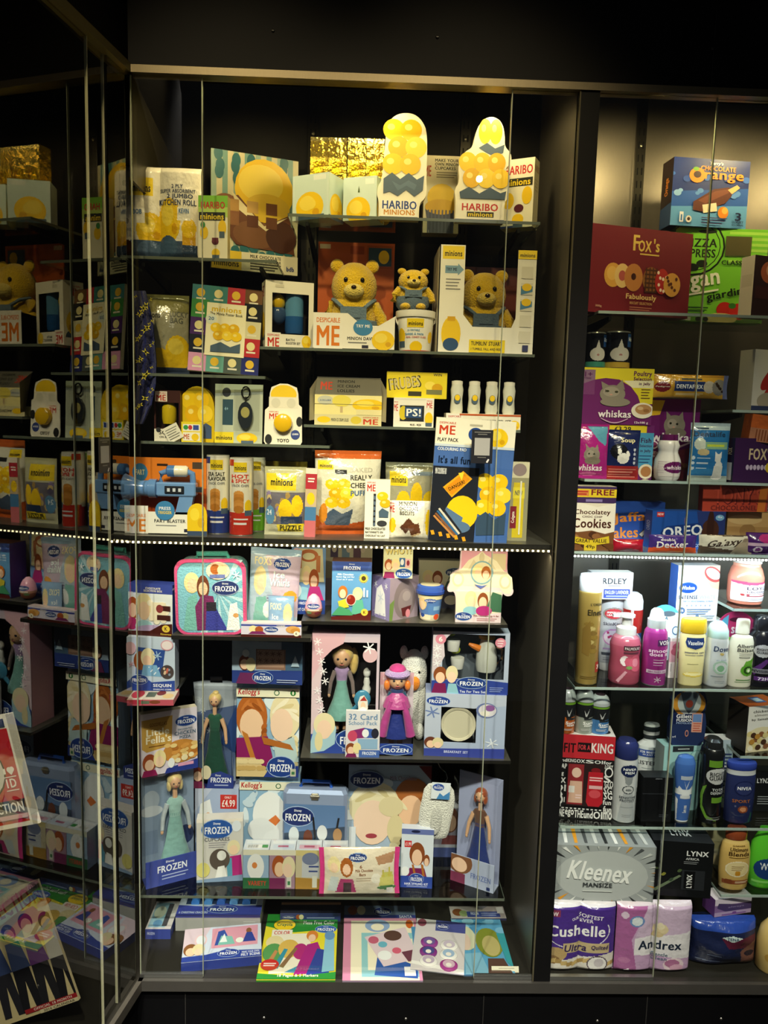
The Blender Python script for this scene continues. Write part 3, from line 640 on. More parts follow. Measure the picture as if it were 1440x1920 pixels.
# ================= SECOND SHELVES =================
o=thing('scarf','navy blue scarf with yellow line pattern hanging at the left corner','scarf',tuple(at(262,640,.12)))
b=MB(); rows=[(250,545,272),(252,575,280),(250,610,287),(252,645,290),(256,680,293),(256,720,292),(254,760,284),(252,795,268)]; prev=None; ref=at(262,640,.12)
L_=[];n_=10
for (xa,yy,xb) in rows:
    rr=[]
    for k in range(n_+1):
        t=k/n_; p=at(xa+(xb-xa)*t,yy,.11+.012*math.sin(t*9+yy*.02)); rr.append(tuple(p-ref))
    L_.append(rr)
for i in range(len(L_)-1):
    for k in range(n_): b.add([L_[i][k],L_[i+1][k],L_[i+1][k+1],L_[i][k+1]],[(0,1,2,3)],'20265e')
back=MB()
for i in range(len(L_)-1):
    for k in range(n_): b.add([tuple(np.array(q)+[0,.006,0]) for q in (L_[i][k+1],L_[i+1][k+1],L_[i+1][k],L_[i][k])],[(0,1,2,3)],'1a1f4c')
b.build('cloth','cloth',o,True)
b=MB()
for k in range(26):
    px=254+(k*11)%34; py=556+(k*29)%215
    p=at(px,py,.088)-ref; s_=.006+.003*(k%3); q=k*1.3
    for dq in (0,1.1): b.add([(p[0]+s_*math.cos(q+dq+a)*(1 if a in(0,PI) else .25),p[1],p[2]+s_*math.sin(q+dq+a)*(1 if a in (0,PI) else .25)) for a in (0,PI/2,PI,3*PI/2)],[(0,1,2,3)],'d9c93a')
tag(b.build('printed_pattern','cloth',o),kind='stuff')
bag('lucky_bag','silvery grey lucky bag with yellow print behind the poster book','gift bag',(262,550,352,697),S2L,.20,th=.03,yaw=6,c='a9a68c',art=[R(0,0,100,22,'8f8b55'),T('minions',22,26,40,7,'2b2a20'),T('LUCKY',80,24,36,7,'66685e'),T('BAG',76,32,26,7,'66685e'),E(78,72,26,22,YL),E(40,86,26,20,YL),R(20,90,100,100,'33415c'),E(74,64,16,10,'f7dc55')])
sq=['4d8f8c','5b8c5a','b5343f','7a5230','3a2a60','1f2438','2f5d3a','d9d0a0','5b2f70','b8344a','243060','d98fb0','5f9a94','4a4f58','27336f']
ring_=[(0,0),(25,0),(50,0),(75,0),(0,17),(0,38),(0,58),(0,79),(25,79),(50,79),(75,79),(75,17),(75,38),(75,58)]
a=[]
for k,(x,y_) in enumerate(ring_):
    cc=['3f7f86','3f7f7c','b0303c','6b4a2c','3f8a45','4a2a68','1d1f30','dc9cc0','6aa59a','4f5a56','2b3170','16181f','d9d3ae','b93036'][k]
    a+=[R(x,y_,x+25,y_+21.5,cc),E(x+12,y_+9,6,5,'e9dca0' if k%2 else 'e0b83a'),R(x+6,y_+15,x+19,y_+17,'e8e2cc')]
a+=[R(22,20,78,81,'f3ecc8'),T('minions',50,27,42,6,'d8b51e'),T('The Movie Poster Book',50,32.5,46,3.4,'3a382a'),E(29,39,8,6,'dfe6d8'),T('20',29,38.5,8,4,'3a6a98'),DISCS(32,44,70,62,3,2),P([(30,70),(44,65),(58,70),(72,65),(72,76),(30,77)],BG)]
box('poster_book','poster book with a border of coloured squares on the second left shelf','book',(350,531,482,701),S2L+.008,.125,th=.012,lean=8,yaw=8,roll=3,c='f2ecd0',mat='gloss',art=a)
def f_bath(o,x0,x1,z0,z1,th,wd,h):
    b=MB(); R0=.028; b.lathe([(R0*.9,0),(R0,.01),(R0,.05),(R0,.10),(R0*.95,.115),(R0*.5,.12)],n=18,cx=x0+(x1-x0)*.66,cy=th*.5,z0=z0+.005,cols=['2f6ab5','2f6ab5','6aa9d8','6aa9d8','6aa9d8','6aa9d8']); b.build('bottle','gloss',o,True)
    b=MB(); b.lathe([(R0*.6,.12),(R0*.6,.138),(R0*.3,.142)],'e8962a',14,x0+(x1-x0)*.66,th*.5,z0+.005); b.build('bottle_cap','gloss',o,True)
    b=MB(); b.ell(x0+(x1-x0)*.22,th*.5,z0+.095,.02,.02,.026,YL); b.ell(x0+(x1-x0)*.22,th*.5,z0+.06,.023,.02,.03,'3e5a86'); b.build('bath_toy','gloss',o,True)
winbox('bath_set_box','white bath set box with a window showing a blue bottle','bath set',(485,525,586,653),S2R,.15,yaw=16,th=.07,c='f3efe0',side='ece6d2',win=(14,18,90,78),fill=f_bath,art=[ME(2,76,32,99,'c8342a'),T('BATH',52,86,18,3.5,'333'),T('BOOSTER SET',58,91,30,3.5,'333'),R(20,6,38,10,'d8d2c0'),SUN(86,88,10,12,False)],sart=('l',[ME(10,4,70,24,'c8342a'),SUN(50,64,38,24),R(4,92,60,96,'777')]))
# display box with open front and a plush toy sitting in it
loc,wd,h=place((588,455,742,653),S2R,.13,0,.001); o=thing('display_box','orange backed open display box holding the largest yellow soft toy','toy box',loc); yb=.19
hb=float(at(665,455,.13+yb)[2]-S2R)
b=MB(); b.box(-wd/2,yb,0,wd/2,yb+.005,hb,'b4531c'); b.build('back_card','card',o); flat_art(o,[R(64,2,98,22,'9a4414'),R(66,4,96,20,'2f4a62'),E(86,12,7,6,YL),R(2,2,16,6,'d8c8b0'),R(42,3,60,10,'96390f')],wd,hb,front_fn(wd,hb,yb),'back_artwork')
ht=h*.345; b=MB(); b.box(-wd/2,0,0,wd/2,.004,ht*.68,'f3efe2'); b.box(-wd/2,0,ht*.68,-wd*.08,.004,ht,'f3efe2'); b.prism([(-wd*.08,ht*.68),(wd*.10,ht*.68),(-wd*.08,ht)],0,.004,'f3efe2'); b.prism([(wd*.3,ht*.68),(wd/2,ht*.68),(wd/2,ht*.95)],0,.004,'f3efe2')
for sx in (-1,1): b.add([(sx*wd/2,0,0),(sx*wd/2,yb,0),(sx*wd/2,yb,ht*.8),(sx*wd/2,0,ht*.95)],[(0,1,2,3),(3,2,1,0)],'ece6d6')
b.box(-wd/2,0,0,wd/2,yb,.004,'d8cfba'); b.build('tray','card',o)
flat_art(o,[ME(1,4,36,98,'e07b20','f4f0e4'),T('MINION DAVE',58,68,32,9,'2a2a2a'),LINES(43,66,78,1,6,'777',3),E(61,38,12,22,'3f83b5'),T('TRY ME',61,34,17,8,'f4f4f4'),SUN(86,72,14,34,False),R(60,86,68,94,'2b2b40')],wd,ht,front_fn(wd,ht))
bear('largest yellow soft toy bear in grey blue dungarees in an orange display box',(598,478,728,640),S2R+.005,.165,'efc51f','667a8d','f6dd70')
tubz=float(at(780,578,.13)[2])
tb=turned('candy_floss_tub','white candy floss tub with lid and yellow label under a small soft toy','tub',(744,582,818,655),S2R,.125,[(.82,0,'c84a3a'),(.83,.05,'f0eee4'),(.9,.5,'f0eee4'),(.96,.96,'f0eee4'),(.9,1,'f0eee4')],[R(30,12,66,36,'f5d52a'),T('minions',48,26,30,11,'1a1a14'),T('LA VERITABLE',44,44,26,5,'4a8ab8'),T('BARBE À PAPA',46,54,40,7,'4a8ab8'),T('REAL CANDY FLOSS',50,63,44,5,'c05a4a'),E(50,90,14,16,YL),E(14,60,11,22,YL),R(4,74,24,92,BG),E(86,62,8,16,YL)],(.04,.92),cap=[(1.02,.86,'f4f2ea'),(1.04,.9,'f4f2ea'),(1.04,1.02,'f4f2ea'),(.95,1.03,'e2dfd4'),(.9,1.0,'e2dfd4')],capname='lid')
b=MB(); R0=tb['_r']; b.tube([(R0*1.03*math.cos(t),-R0*.5-.004+R0*.5*abs(math.cos(t)),tb['_h']*.9-.05*abs(math.sin(t))) for t in [PI*k/10 for k in range(11)]],.003,'f4f2ea',6); b.build('handle','gloss',tb,True)
bear('small yellow soft toy bear in grey blue dungarees sitting on the candy floss tub',(734,498,818,580),float(zt(tb)+.002),.13,'efc51f','667a8d','f6dd70')
# wide white toy box with cut away window
loc,wd,h=place((822,461,1005,656),S2R,.125,0,.001); o=thing('toy_box','large white toy box with cut out front and blue arrow, holding a yellow soft toy','toy box',loc); D_=.2
b=MB(); WH='f3f0e4'; X=wd/2
b.box(-X,0,0,X,.003,h*.25,WH); b.box(-X,0,h*.25,-X+wd*.26,.003,h,WH); b.box(-X,.003,h*.99,-X+wd*.26,.03,h,WH); b.box(X-wd*.2,0,h*.25,X,.003,h*.97,WH)
b.prism([(-X+wd*.26,h*.25),(-X+wd*.36,h*.25),(-X+wd*.26,h*.36)],0,.003,WH); b.prism([(X-wd*.2,h*.34),(X-wd*.24,h*.25),(X-wd*.2,h*.25)],0,.003,WH)
b.box(-X,0,0,-X+.003,D_,h,'e6e0d0'); b.box(X-.003,0,0,X,D_,h*.97,'e6e0d0'); b.box(-X,.003,0,X,D_,.003,'d8d0c0'); b.build('carton','card',o)
b=MB(); b.box(-X+.003,D_-.004,.003,X-.003,D_,h*.93,'6a2416'); b.build('inner_card','card',o)
flat_art(o,[MIN(3,1,25,13),P([(6,19),(19,19),(19,17),(25,22.5),(19,28),(19,26),(6,26)],'7fa3bd'),T('TRY ME',12.5,22.5,11,3,'1d2a4a'),LINES(7,22,31,4,3,'888',1),E(14,82,10,16,YL),E(14,92,8,6,'30507a'),R(10,66,18,70,YD),MIN(80,3,99,11),[R(84,18+15*k,96,29+15*k,'e2decf') for k in range(5)],[P([(84,36+14*k),(96,36+14*k),(96,41+14*k),(84,44+14*k)],'4f86b0') for k in range(2)],[E(90,37+14*k,5,3.5,YL) for k in range(2)],R(33,87,70,99,'f0d426'),T("TUMBLIN' STUART",51,90.5,32,4,'222'),T('I TUMBLE, FALL AND RISE!',51,96,32,2.6,'333'),R(88,91,94,97,'3a3f6a')],wd,h,front_fn(wd,h))
b=MB(); b.box(-X+wd*.26,.0012,h*.25,X-wd*.2,.0018,h*.92,'fff'); b.build('clear_window','clear',o)
bear('yellow soft toy bear behind the cut out front of the large white toy box',(850,498,976,645),S2R+.004,.165,'efc51f','56697d','f2d45c')

# ================= THIRD SHELVES =================
def f_soap(o,x0,x1,z0,z1,th,wd,h):
    b=MB(); cx=(x0+x1)/2; b.lathe([(.018,0),(.021,.015),(.021,.05),(.016,.06),(.016,.065)],'e8c81e',16,cx,th*.5,z0+.012)
    b.ell(cx-.011,th*.45,z0+.09,.013,.01,.013,'edd02c',12,8); b.ell(cx+.011,th*.45,z0+.09,.013,.01,.013,'edd02c',12,8); b.build('soap','gloss',o,True)
winbox('soap_box','brown soap on a rope box with a yellow soap in its window','soap box',(289,732,338,823),S3L,.13,th=.05,c='3c1a12',side='4a1f16',win=(6,24,94,74),inner='2a120c',fill=f_soap,art=[ME(4,2,50,22,'b83a2a','e8dcc8'),R(0,76,100,100,'e9e2cc'),T('SOAP',48,83,60,8,'22201c'),T('ON A ROPE',48,92,56,4,'22201c'),E(16,78,9,5,'333')])
pts=[(2,100),(0,90),(0,40)]+[(50-50*math.cos(RAD(a)),40-40*math.sin(RAD(a))) for a in range(15,180,15)]+[(100,40),(100,90),(98,100)]
cutout('shaped_tin','yellow round topped tin with blue lower half, beside the soap box','tin',(337,724,402,826),S3L,.15,pts,'d9b71e',.04,[DISCS(14,12,86,62,2,2),P([(8,74),(30,66),(52,74),(76,66),(92,72),(92,94),(8,94)],'46597a')],'c7a318',mat='gloss',part='tin_body')
box('small_packet','small yellow and white packet in front of the round topped tin','packet',(340,791,378,825),S3L,.115,th=.02,c='efd52a',art=[R(8,12,92,46,'f4f0e2'),E(22,28,12,12,'3a9a4a'),E(44,28,10,12,'c83a3a'),R(58,16,86,40,'3a52a0'),R(8,52,92,94,'f4efda'),T('ME',26,74,28,26,'c85a2a'),E(68,76,18,18,YL)])
box('price_tag','small cream printed tag leaning beside the yellow packet','tag',(317,795,346,822),S3L+.004,.112,th=.002,roll=-28,c='ece6d0',art=[LINES(10,90,18,5,15,'77756a',5)])
loc,wd,h=place((401,720,492,831),S3L,.14,0,.001)
o=box('blister_pack','pale blister pack with a dark key ring in a clear bag','key ring pack',(401,720,492,831),S3L,.14,th=.006,lean=3,yaw=-4,c='b9bfa8',art=[R(0,0,100,100,'bcc3ae'),R(16,26,38,70,'2c4a58'),E(24,14,9,8,'3a3c40'),T('4+',24,42,8,6,'8ab0c0'),R(0,82,40,100,'e9cf2a'),T('minions',20,92,34,7,'222'),SUN(68,92,22,12,False),R(56,96,82,100,BG)])
b=MB(); R_=.012
b.tube([(R_*math.cos(t)+.022,-.008,h*.86+R_*1.4*math.sin(t)) for t in [2*PI*k/14 for k in range(15)]],.0025,'2b2b2c',6); b.build('ring','metal',o,True)
b=MB(); b.tube([(.022,-.008,h*.79),(.022,-.008,h*.70)],.002,'55554e',6); b.build('chain','metal',o,True)
b=MB(); b.prism([(.022+.022*math.cos(RAD(a)),h*.47+.04*math.sin(RAD(a))) for a in range(0,360,24)],-.012,-.004,'2c3238'); b.prism([(.022+.013*math.cos(RAD(a)),h*.52+.016*math.sin(RAD(a))) for a in range(0,360,24)],-.0128,-.004,'b9b06a'); b.build('key_fob','gloss',o)
b=MB(); b.box(-wd*.08,-.016,h*.2,wd*.46,-.0155,h*.9,'fff'); b.build('clear_bag','clear',o)
pts=[(14,16),(18,6),(40,0),(60,0),(84,6),(88,16),(90,34),(98,38),(100,96),(96,100),(4,100),(0,96),(2,44),(12,38)]
o=cutout('toy_pack','white card yo-yo pack with round yellow yo-yo','yo-yo',(495,719,567,831),S3L,.125,pts,'efe9d6',.003,[E(50,18,34,16,YL),R(12,22,88,40,'e9e2cc'),E(30,32,12,8,'d8d2bc'),E(70,32,12,8,'d8d2bc'),ME(10,44,40,60,'c8442a','efe9d6'),T('YOYO',50,94,32,6,'222'),E(82,84,12,8,'3a4a8a'),T('LEARN',82,83,16,3,'fff'),E(92,62,8,8,'262626'),E(12,92,9,8,'262626')],lean=3)
b=MB(); rr=o['_w']*.24; b.rings([[(rr*q*math.cos(2*PI*j/20),-yy,o['_h']*.35+rr*q*math.sin(2*PI*j/20)) for j in range(20)] for q,yy in ((1,0),(1.02,.008),(.96,.016),(.8,.019))],'e6b81c'); b.build('yo_yo','gloss',o,True)
# ice lolly display carton
loc,wd,h=place((590,706,716,800),S3R,.14,0,.001); o=thing('lolly_carton','opened ice lolly carton with flaps folded out, cream and yellow','lolly carton',loc)
b=MB(); X=wd/2; b.box(-X,0,0,X,.10,h*.22,'d9cf9e'); b.box(-X,0,h*.22,X,.003,h*.62,'f0e29a'); b.add([(-X,.003,h*.62),(X,.003,h*.62),(X*.96,.045,h),(-X*.96,.045,h)],[(0,1,2,3),(3,2,1,0)],'8f8a78'); b.build('carton','card',o)
for sx in (-1,1): b=MB(); f=[(sx*X,.002,h*.1),(sx*X*1.13,-.03,h*.08),(sx*X*1.13,-.03,h*.72),(sx*X*.96,.04,h*.97)]; b.add(f,[(0,1,2,3),(3,2,1,0)],'b5ae94'); b.build('flap','card',o)
flat_art(o,[E(16,28,12,24,'c9c9b4'),T('LOLLIES',16,28,16,8,'3a5a90'),E(40,30,14,30,'e9d65a'),R(38,58,42,90,'c9b080'),SUN(80,50,24,40,False),R(62,72,100,100,'e6d9a0'),R(0,46,100,48,'8c8660')],wd,h*.4,front_fn(wd,h*.4,0,0,h*.22))
flat_art(o,[E(14,50,10,30,YL),T('MINION ICE CREAM LOLLIES',38,50,26,30,'3f3d34'),E(62,50,8,36,'d8c040'),ME(70,8,98,96,'c8442a','d9cf9e')],wd,h*.22,front_fn(wd,h*.22),'tray_artwork')
def tfn(u,v,k): return ((u-.5)*wd*.98,.003+.042*(1-v)-k*.00012-.0003,h*.62+h*.38*(1-v))
flat_art(o,[T('ME',16,50,18,44,'c0402a'),T('MINION',46,24,26,16,'2b2a26'),T('ICE CREAM',50,50,34,16,'2b2a26'),T('LOLLIES',46,76,26,16,'2b2a26')],wd,h*.38,tfn,'lid_artwork')
mb_=box('mug_box','white mug box with a dark window panel reading PS','box',(738,746,816,801),S3R,.13,th=.08,yaw=-3,c='efe9da',art=[R(2,2,98,8,'e2dccb'),ME(0,8,12,50,'c8342a'),ME(80,4,98,36,'c8342a'),R(16,26,76,80,'23272c'),E(24,52,10,24,'d8c02a'),R(28,32,70,68,'2c4a78'),T('PS!',50,50,36,26,'f2f2f2'),E(88,70,10,22,YL),R(80,84,96,96,BG),T('MUG - MOK',56,92,28,7,'333')])
box('ice_lolly_box','yellow ice lolly carton lying on top of the mug box','lolly carton',(725,698,838,748),zt(mb_),.16,th=.06,c='ecd52a',art=[R(0,0,100,100,'ead32c'),R(0,0,100,12,'dcc424'),T('FRUBES',30,42,54,46,'3a3824',-8),T('FRUBES',30,42,50,40,'d9c98a',-8),T('WIN',84,8,14,10,'333'),R(36,74,58,92,'3a3824'),E(72,50,9,16,'f7e05a'),E(84,60,9,18,YD),R(66,66,92,84,'7a7a50')])
# shower set: tray with four bottles
loc,wd,h=place((836,776,976,806),S3R,.14,0,.001); o=thing('shower_gel_set','bath and shower gel set of four pale bottles in a white tray','gift set',loc)
b=MB(); b.box(-wd/2,0,0,wd/2,.06,h,'eee6d2'); b.build('tray','card',o); flat_art(o,[ME(1,6,22,96,'c8342a'),R(18,2,100,14,'c05a2a'),T('BATH & SHOWER GEL SET',58,50,58,24,'2c2a26'),SUN(92,72,7,40,False)],wd,h,front_fn(wd,h))
for k in range(4):
    cx=-wd/2+wd*(.15+.235*k); H=.085; b=MB(); b.lathe([(.017,0),(.0195,.01),(.017,.042),(.0195,.07),(.016,H)],'d9d8c8',14,cx,.03,h,.7); g=b.build('bottle','gloss',o,True)
    b=MB(); b.lathe([(.0165,H),(.0165,H+.01),(.01,H+.012)],'e8e4d4',12,cx,.03,h,.7); b.build('bottle_cap','gloss',g,True)
    b=MB(); b.prism([(cx+.010*math.cos(RAD(a)),h+.042+.014*math.sin(RAD(a))) for a in range(0,360,30)],.0145,.0165,BG); b.prism([(cx+.008*math.cos(RAD(a)),h+.046+.009*math.sin(RAD(a))) for a in range(0,360,30)],.0140,.016,YL); b.build('label_print','card',g)
# ================= LONG GREY SHELF =================
loc,wd,h=place((233,860,380,990),S4,.07,0,.001); o=thing('toy_blaster_pack','blue toy blaster on an orange backing card with white front band','toy',loc)
b=MB(); b.box(-wd/2,.05,0,wd/2,.053,h,'d9741e'); b.build('back_card','card',o); flat_art(o,[R(0,0,100,100,'dc7a20'),P([(0,50),(100,40),(100,75),(0,75)],'a8430f'),R(82,5,96,14,'4a3a2c'),R(36,8,50,11,'2a1a10'),E(14,20,10,12,'3d7da8'),T('FART',14,20,12,7,'f4e9b0')],wd,h,front_fn(wd,h,.05),'back_artwork')
b=MB(); hh=h*.30; b.box(-wd/2,0,0,wd/2,.003,hh,'f1ede0'); b.box(-wd/2,0,0,wd/2,.05,.003,'e8e2d2'); b.box(-wd/2,0,hh,-wd*.2,.003,hh*1.25,'f1ede0'); b.build('front_band','card',o)
flat_art(o,[ME(0,2,30,98,'e08430','ece6d8'),T('FART BLASTER',58,40,40,15,'2a2a2a'),LINES(40,66,58,1,6,'888',4),R(76,74,84,88,'2b2b40')],wd,hh,front_fn(wd,hh))
b=MB(); b.lathe([(.026,-.002),(.026,.0),(0.02,.002)],'3f83b5',20) ; 
b2=MB(); b2.prism([(.004+.028*math.cos(RAD(a)),hh+.004+.028*math.sin(RAD(a))) for a in range(0,360,18)],-.002,0,'3f83b5'); e_=b2.build('burst_badge','card',o); t_=MB(); put_text(t_,T('PRESS',50,38,60,16,'f2f2f2'),front_fn(.056,.056,-.002,.004,hh-.024),2,1); put_text(t_,T('TRIGGER',50,60,70,16,'f0d040'),front_fn(.056,.056,-.002,.004,hh-.024),2,1); t_.build('badge_lettering','card',o)
BB='5f86b8'; b=MB(); zc=h*.60
b.lathe([(.012,0)],'fff') if 0 else None
def hor(mb,prof,cx,cy,cz,c,n=16): mb.rings([[(cx+x,cy+r*math.cos(2*PI*j/n),cz+r*math.sin(2*PI*j/n)) for j in range(n)] for x,r in prof],c)
hor(b,[(-.115,.040),(-.112,.042),(-.07,.022),(-.045,.024),(-.043,.028),(-.022,.028),(-.02,.02)],0,.015,zc,BB); b.build('nozzle','gloss',o,True)
b=MB(); b.rbox(-.022,-.004,zc-.02,.092,.032,zc+.02,'6f96c6',.004); b.rbox(.085,.004,zc-.008,.11,.024,zc+.008,'2a2c34',.003); b.build('barrel','gloss',o)
b=MB(); b.rbox(.004,-.006,zc-.012,.060,-.003,zc+.010,'23262c',.002)
for k in range(3): b.box(.012+k*.016,-.0085,zc-.006,.02+k*.016,-.006,zc+.004,'c9ced6')
b.build('trigger_vents','gloss',o)
b=MB(); b.add([(.045,0,zc-.02),(.085,0,zc-.02),(.075,0,hh*.9),(.032,0,hh*.9),(.045,.026,zc-.02),(.085,.026,zc-.02),(.075,.026,hh*.9),(.032,.026,hh*.9)],[(0,3,2,1),(4,5,6,7),(0,4,7,3),(1,2,6,5),(0,1,5,4),(3,7,6,2)],'6f96c6'); b.build('grip','gloss',o)
b=MB(); b.tube([(-.012,.014,zc+.018),(-.01,.014,zc+.045),(.012,.014,zc+.052)],.009,BB,10); b.tube([(.062,.014,zc+.052),(.08,.014,zc+.045),(.082,.014,zc+.018)],.009,BB,10); b.build('carry_bar','gloss',o,True)
b=MB(); hor(b,[(.006,.012),(.01,.017),(.03,.017)],0,.014,zc+.052,'4a74aa'); hor(b,[(.03,.0165),(.062,.0165),(.068,.012)],0,.014,zc+.052,'e6dfc6'); b.build('cylinder','gloss',o,True)
cutout('blaster_tag','yellow rounded card tag at the front right of the toy blaster pack','tag',(351,944,388,988),S4,.062,[(0,100),(0,40)]+[(50-50*math.cos(RAD(a)),36-36*math.sin(RAD(a))) for a in range(0,181,20)]+[(100,40),(100,100)],'ecc51e',.004,[E(38,34,24,20,'f3d63a'),E(70,60,18,15,'dcae1a'),R(0,86,100,100,'3b4c68')])
def chips(lab,r,y,band,acc,t1,t2,tc):
    turned('crisp_tube',lab,'crisps',r,S4,y,[(.96,0,'c9c7bd'),(1,.015,band),(1,.27,'ece6d0'),(1,.965,'d9d6c8'),(.97,1,'efe9d6')],[R(0,70,100,100,band),R(0,0,30,8,acc),R(30,4,72,16,'f5d52a'),T('minions',51,11,36,6,'1a1a14'),T(t1,50,22,56,5,tc),T(t2,50,28,60,5,tc),T('STACK CHIPS',50,34,56,3,'777'),[E(46,46+4*k,17,5,['d9984a','c98538','b87a30','c98a40','d09046','b8782e'][k]) for k in range(6)],E(78,62,13,9,YL),R(66,67,92,75,BG),LINES(30,76,78,2,6,'e8e8e8',2)],(.01,.98),mat='can')
chips('crisp tube with a blue base and sea salt lettering',(383,854,427,986),.10,'2c3f86','2c3f86','SEA SALT','FLAVOUR','33312a')
chips('crisp tube with a green base half hidden behind the red one',(462,858,496,982),.17,'6fae2e','a8cc5a','','','5f8a2a')
chips('crisp tube with a red base and hot and spicy lettering',(427,859,472,991),.075,'c03426','c8442e','HOT','& SPICY','c0392b')
bag('puzzle_bag','clear fronted yellow puzzle bag beside the crisp tubes','puzzle bag',(494,876,573,988),S4,.09,th=.025,c='b9b79a',art=[R(0,0,100,10,'b7b48c'),R(4,10,76,34,'e6c92a'),T('minions',42,22,54,10,'1a1a14'),R(4,36,100,84,'6b6670'),[E(10+(k*23)%80,40+(k*17)%38,6,5,['8a7aa0','a88a50','55506a','c9b27a'][k%4]) for k in range(16)],E(52,62,17,16,YL),E(80,56,14,16,YL),R(40,72,92,84,'2b3a58'),E(14,70,12,14,'5a8ab0'),T('24',12,66,12,8,'dfe8f0'),P([(30,84),(96,82),(94,94),(34,95)],'e9d02a'),T('PUZZLE',64,89,52,8,'1a1a14')])
box('cracker_box','dark box with yellow edging behind the puzzle bag','box',(494,865,576,940),S4+.05,.26,th=.05,c='2a2618',art=[R(0,0,100,20,'8a7a20'),[E(20+20*k,40,8,16,'1c1a20') for k in range(4)]])
box('chocolate_stick_packet','slim red and blue chocolate stick packet','sweet packet',(571,878,592,981),S4,.085,th=.01,roll=1,c='e6d8c8',art=[R(0,0,100,8,'e9dccb'),R(0,8,100,30,'b4323c'),LINES(20,80,14,2,4,'f4e8e0',2),R(0,30,100,56,'c8b090'),E(50,44,36,9,YL),R(0,56,100,76,'4a7aa8'),R(0,76,100,100,'c86a70')])
bag('crisps_bag','large white and orange bag of cheesy puffs','crisps',(592,846,720,989),S4,.12,th=.04,yaw=10,c='ddd8c4',art=[R(0,0,100,10,'c4602a'),MIN(4,12,26,22),T('BAKED',68,22,36,5,'b9b4a2'),T('REALLY',68,31,34,6,'38352c'),T('CHEESY',68,40,34,6,'38352c'),T('PUFFS',66,49,30,6,'4a6a90'),P([(0,76),(40,88),(100,80),(100,100),(0,100)],'c45a22'),DISCS(18,34,52,66,2,3),P([(12,78),(26,68),(40,74),(56,68),(52,88),(16,88)],'4a5a70'),R(28,22,46,27,'2a2a2a'),E(12,74,6,12,'d98a2a')])
bag('chocolate_bag','grey and yellow chocolate bag at the back of the long grey shelf','sweet bag',(722,868,818,975),S4,.24,th=.025,c='a8a489',art=[R(0,0,100,8,'98947c'),MIN(8,12,44,34),R(54,12,96,18,'8a97a0'),E(36,58,14,18,YL),E(62,48,12,20,YL),E(90,58,16,18,YL),R(26,68,98,88,'2f567c')])
box('chocolate_box','small white milk chocolate box in front of the orange crisp bag','chocolate box',(684,899,731,991),S4,.085,th=.02,c='f0ebdc',art=[ME(4,2,46,22,'c8342a'),R(34,24,44,78,'2a2a2e'),[R(35,28+9*k,43,34+9*k,'5a6a80') for k in range(6)],DISCS(58,22,94,46,1,2),P([(56,54),(70,48),(96,54),(94,64),(58,64)],BG),E(70,74,20,5,'3a3a3e'),T('MILK CHOCOLATES',44,83,80,4,'333'),T('BATONNETS EN',40,89,70,3.4,'444'),T('CHOCOLAT AU LAIT',44,95,80,3.4,'444')])
bag('chocolate_biscuit_pack','white chocolate biscuit pack with a brown biscuit picture','biscuit pack',(729,940,810,993),S4,.09,th=.02,c='ece6d6',crimp=.02,sides=True,art=[ME(0,2,14,34,'c8342a'),T('MINION',44,8,42,11,'3a3833'),T('CHOCOLATE',46,20,44,10,'3a3833'),T('BISCUITS',42,32,34,10,'3a3833'),P([(26,70),(46,44),(60,60),(40,88)],'5a3420'),P([(44,66),(70,58),(76,86),(54,96)],'6a3d24'),P([(54,92),(74,84),(76,88),(56,97)],'d8b88a'),E(8,66,8,20,YL),E(94,58,8,36,YL)])
o=box('colouring_pack','tall blue colouring play pack in clear film, standing at the front','play pack',(806,786,955,1010),S4,.055,th=.012,roll=2.2,c='4a6cae',side='c8ccd4',mat='gloss',art=[R(0,0,100,21,'efe9d6'),ME(2,2,27,14.5,'c8442a','efe9d6'),T('PLAY PACK',16,17.6,26,3,'2a2a2a'),R(42,4,58,5.6,'b9b3a0'),E(50,12,9,5.4,'2a4a90'),SUN(78,14,13,10,False),R(0,21,100,23,'c9d4e2'),T('COLOURING PAD',22,25,36,2.6,'e9eef6'),T("It's all fun",26,33.5,40,6,'16233a'),R(0,38,100,100,'4568aa'),DISCS(60,44,96,76,2,3),P([(58,80),(70,74),(82,80),(96,74),(96,92),(60,94)],'3a4f66'),R(0,39,58,100,'23262f'),T('MINI COLOURING PAD',10,43,14,5,'e8e8e8'),E(40,76,20,14,YL),P([(20,72),(42,80),(36,94),(14,84)],'5a7698'),E(36,88,16,5,'5a7698'),P([(14,56),(38,42),(50,48),(26,64)],'f0a826'),P([(16,57),(38,44),(47,48.5),(26,62)],'e08e1e'),T('DANGER!',31,54,22,3,'3a2a12',-30),P([(32,44),(39,43),(37,50)],'f7d23a'),[P([(4+k*2,80-k*2),(6+k*2,79-k*2),(34+k*2,96-k),(32+k*2,97-k)],['c98a4a','8a5a3a','3a6a9a','d8d0c0','2a2a30'][k]) for k in range(5)],[P([(2+10*k,92+k),(6+10*k,91.5+k),(8+10*k,95+k),(4+10*k,95.5+k)],'e0a02a') for k in range(5)]])
b=MB(); b.box(-.11,-.004,.0,.11,-.0036,.33,'fff')
box('toothbrush_pack','clear toothbrush pack with yellow insert beside the blue colouring pack','toothbrush',(954,866,990,1012),S4,.10,th=.02,c='8f8c70',art=[R(0,0,100,20,'c9c4a8'),E(50,10,36,8,'8a7a7a'),R(22,26,78,96,'c9b428'),R(20,32,80,46,'d8c838'),T('NEW',50,39,40,6,'555'),R(10,56,42,84,'7a2430'),T('Colgate',26,70,60,5,'e8dcd0',-90),R(56,24,64,92,'d8d6c4')])
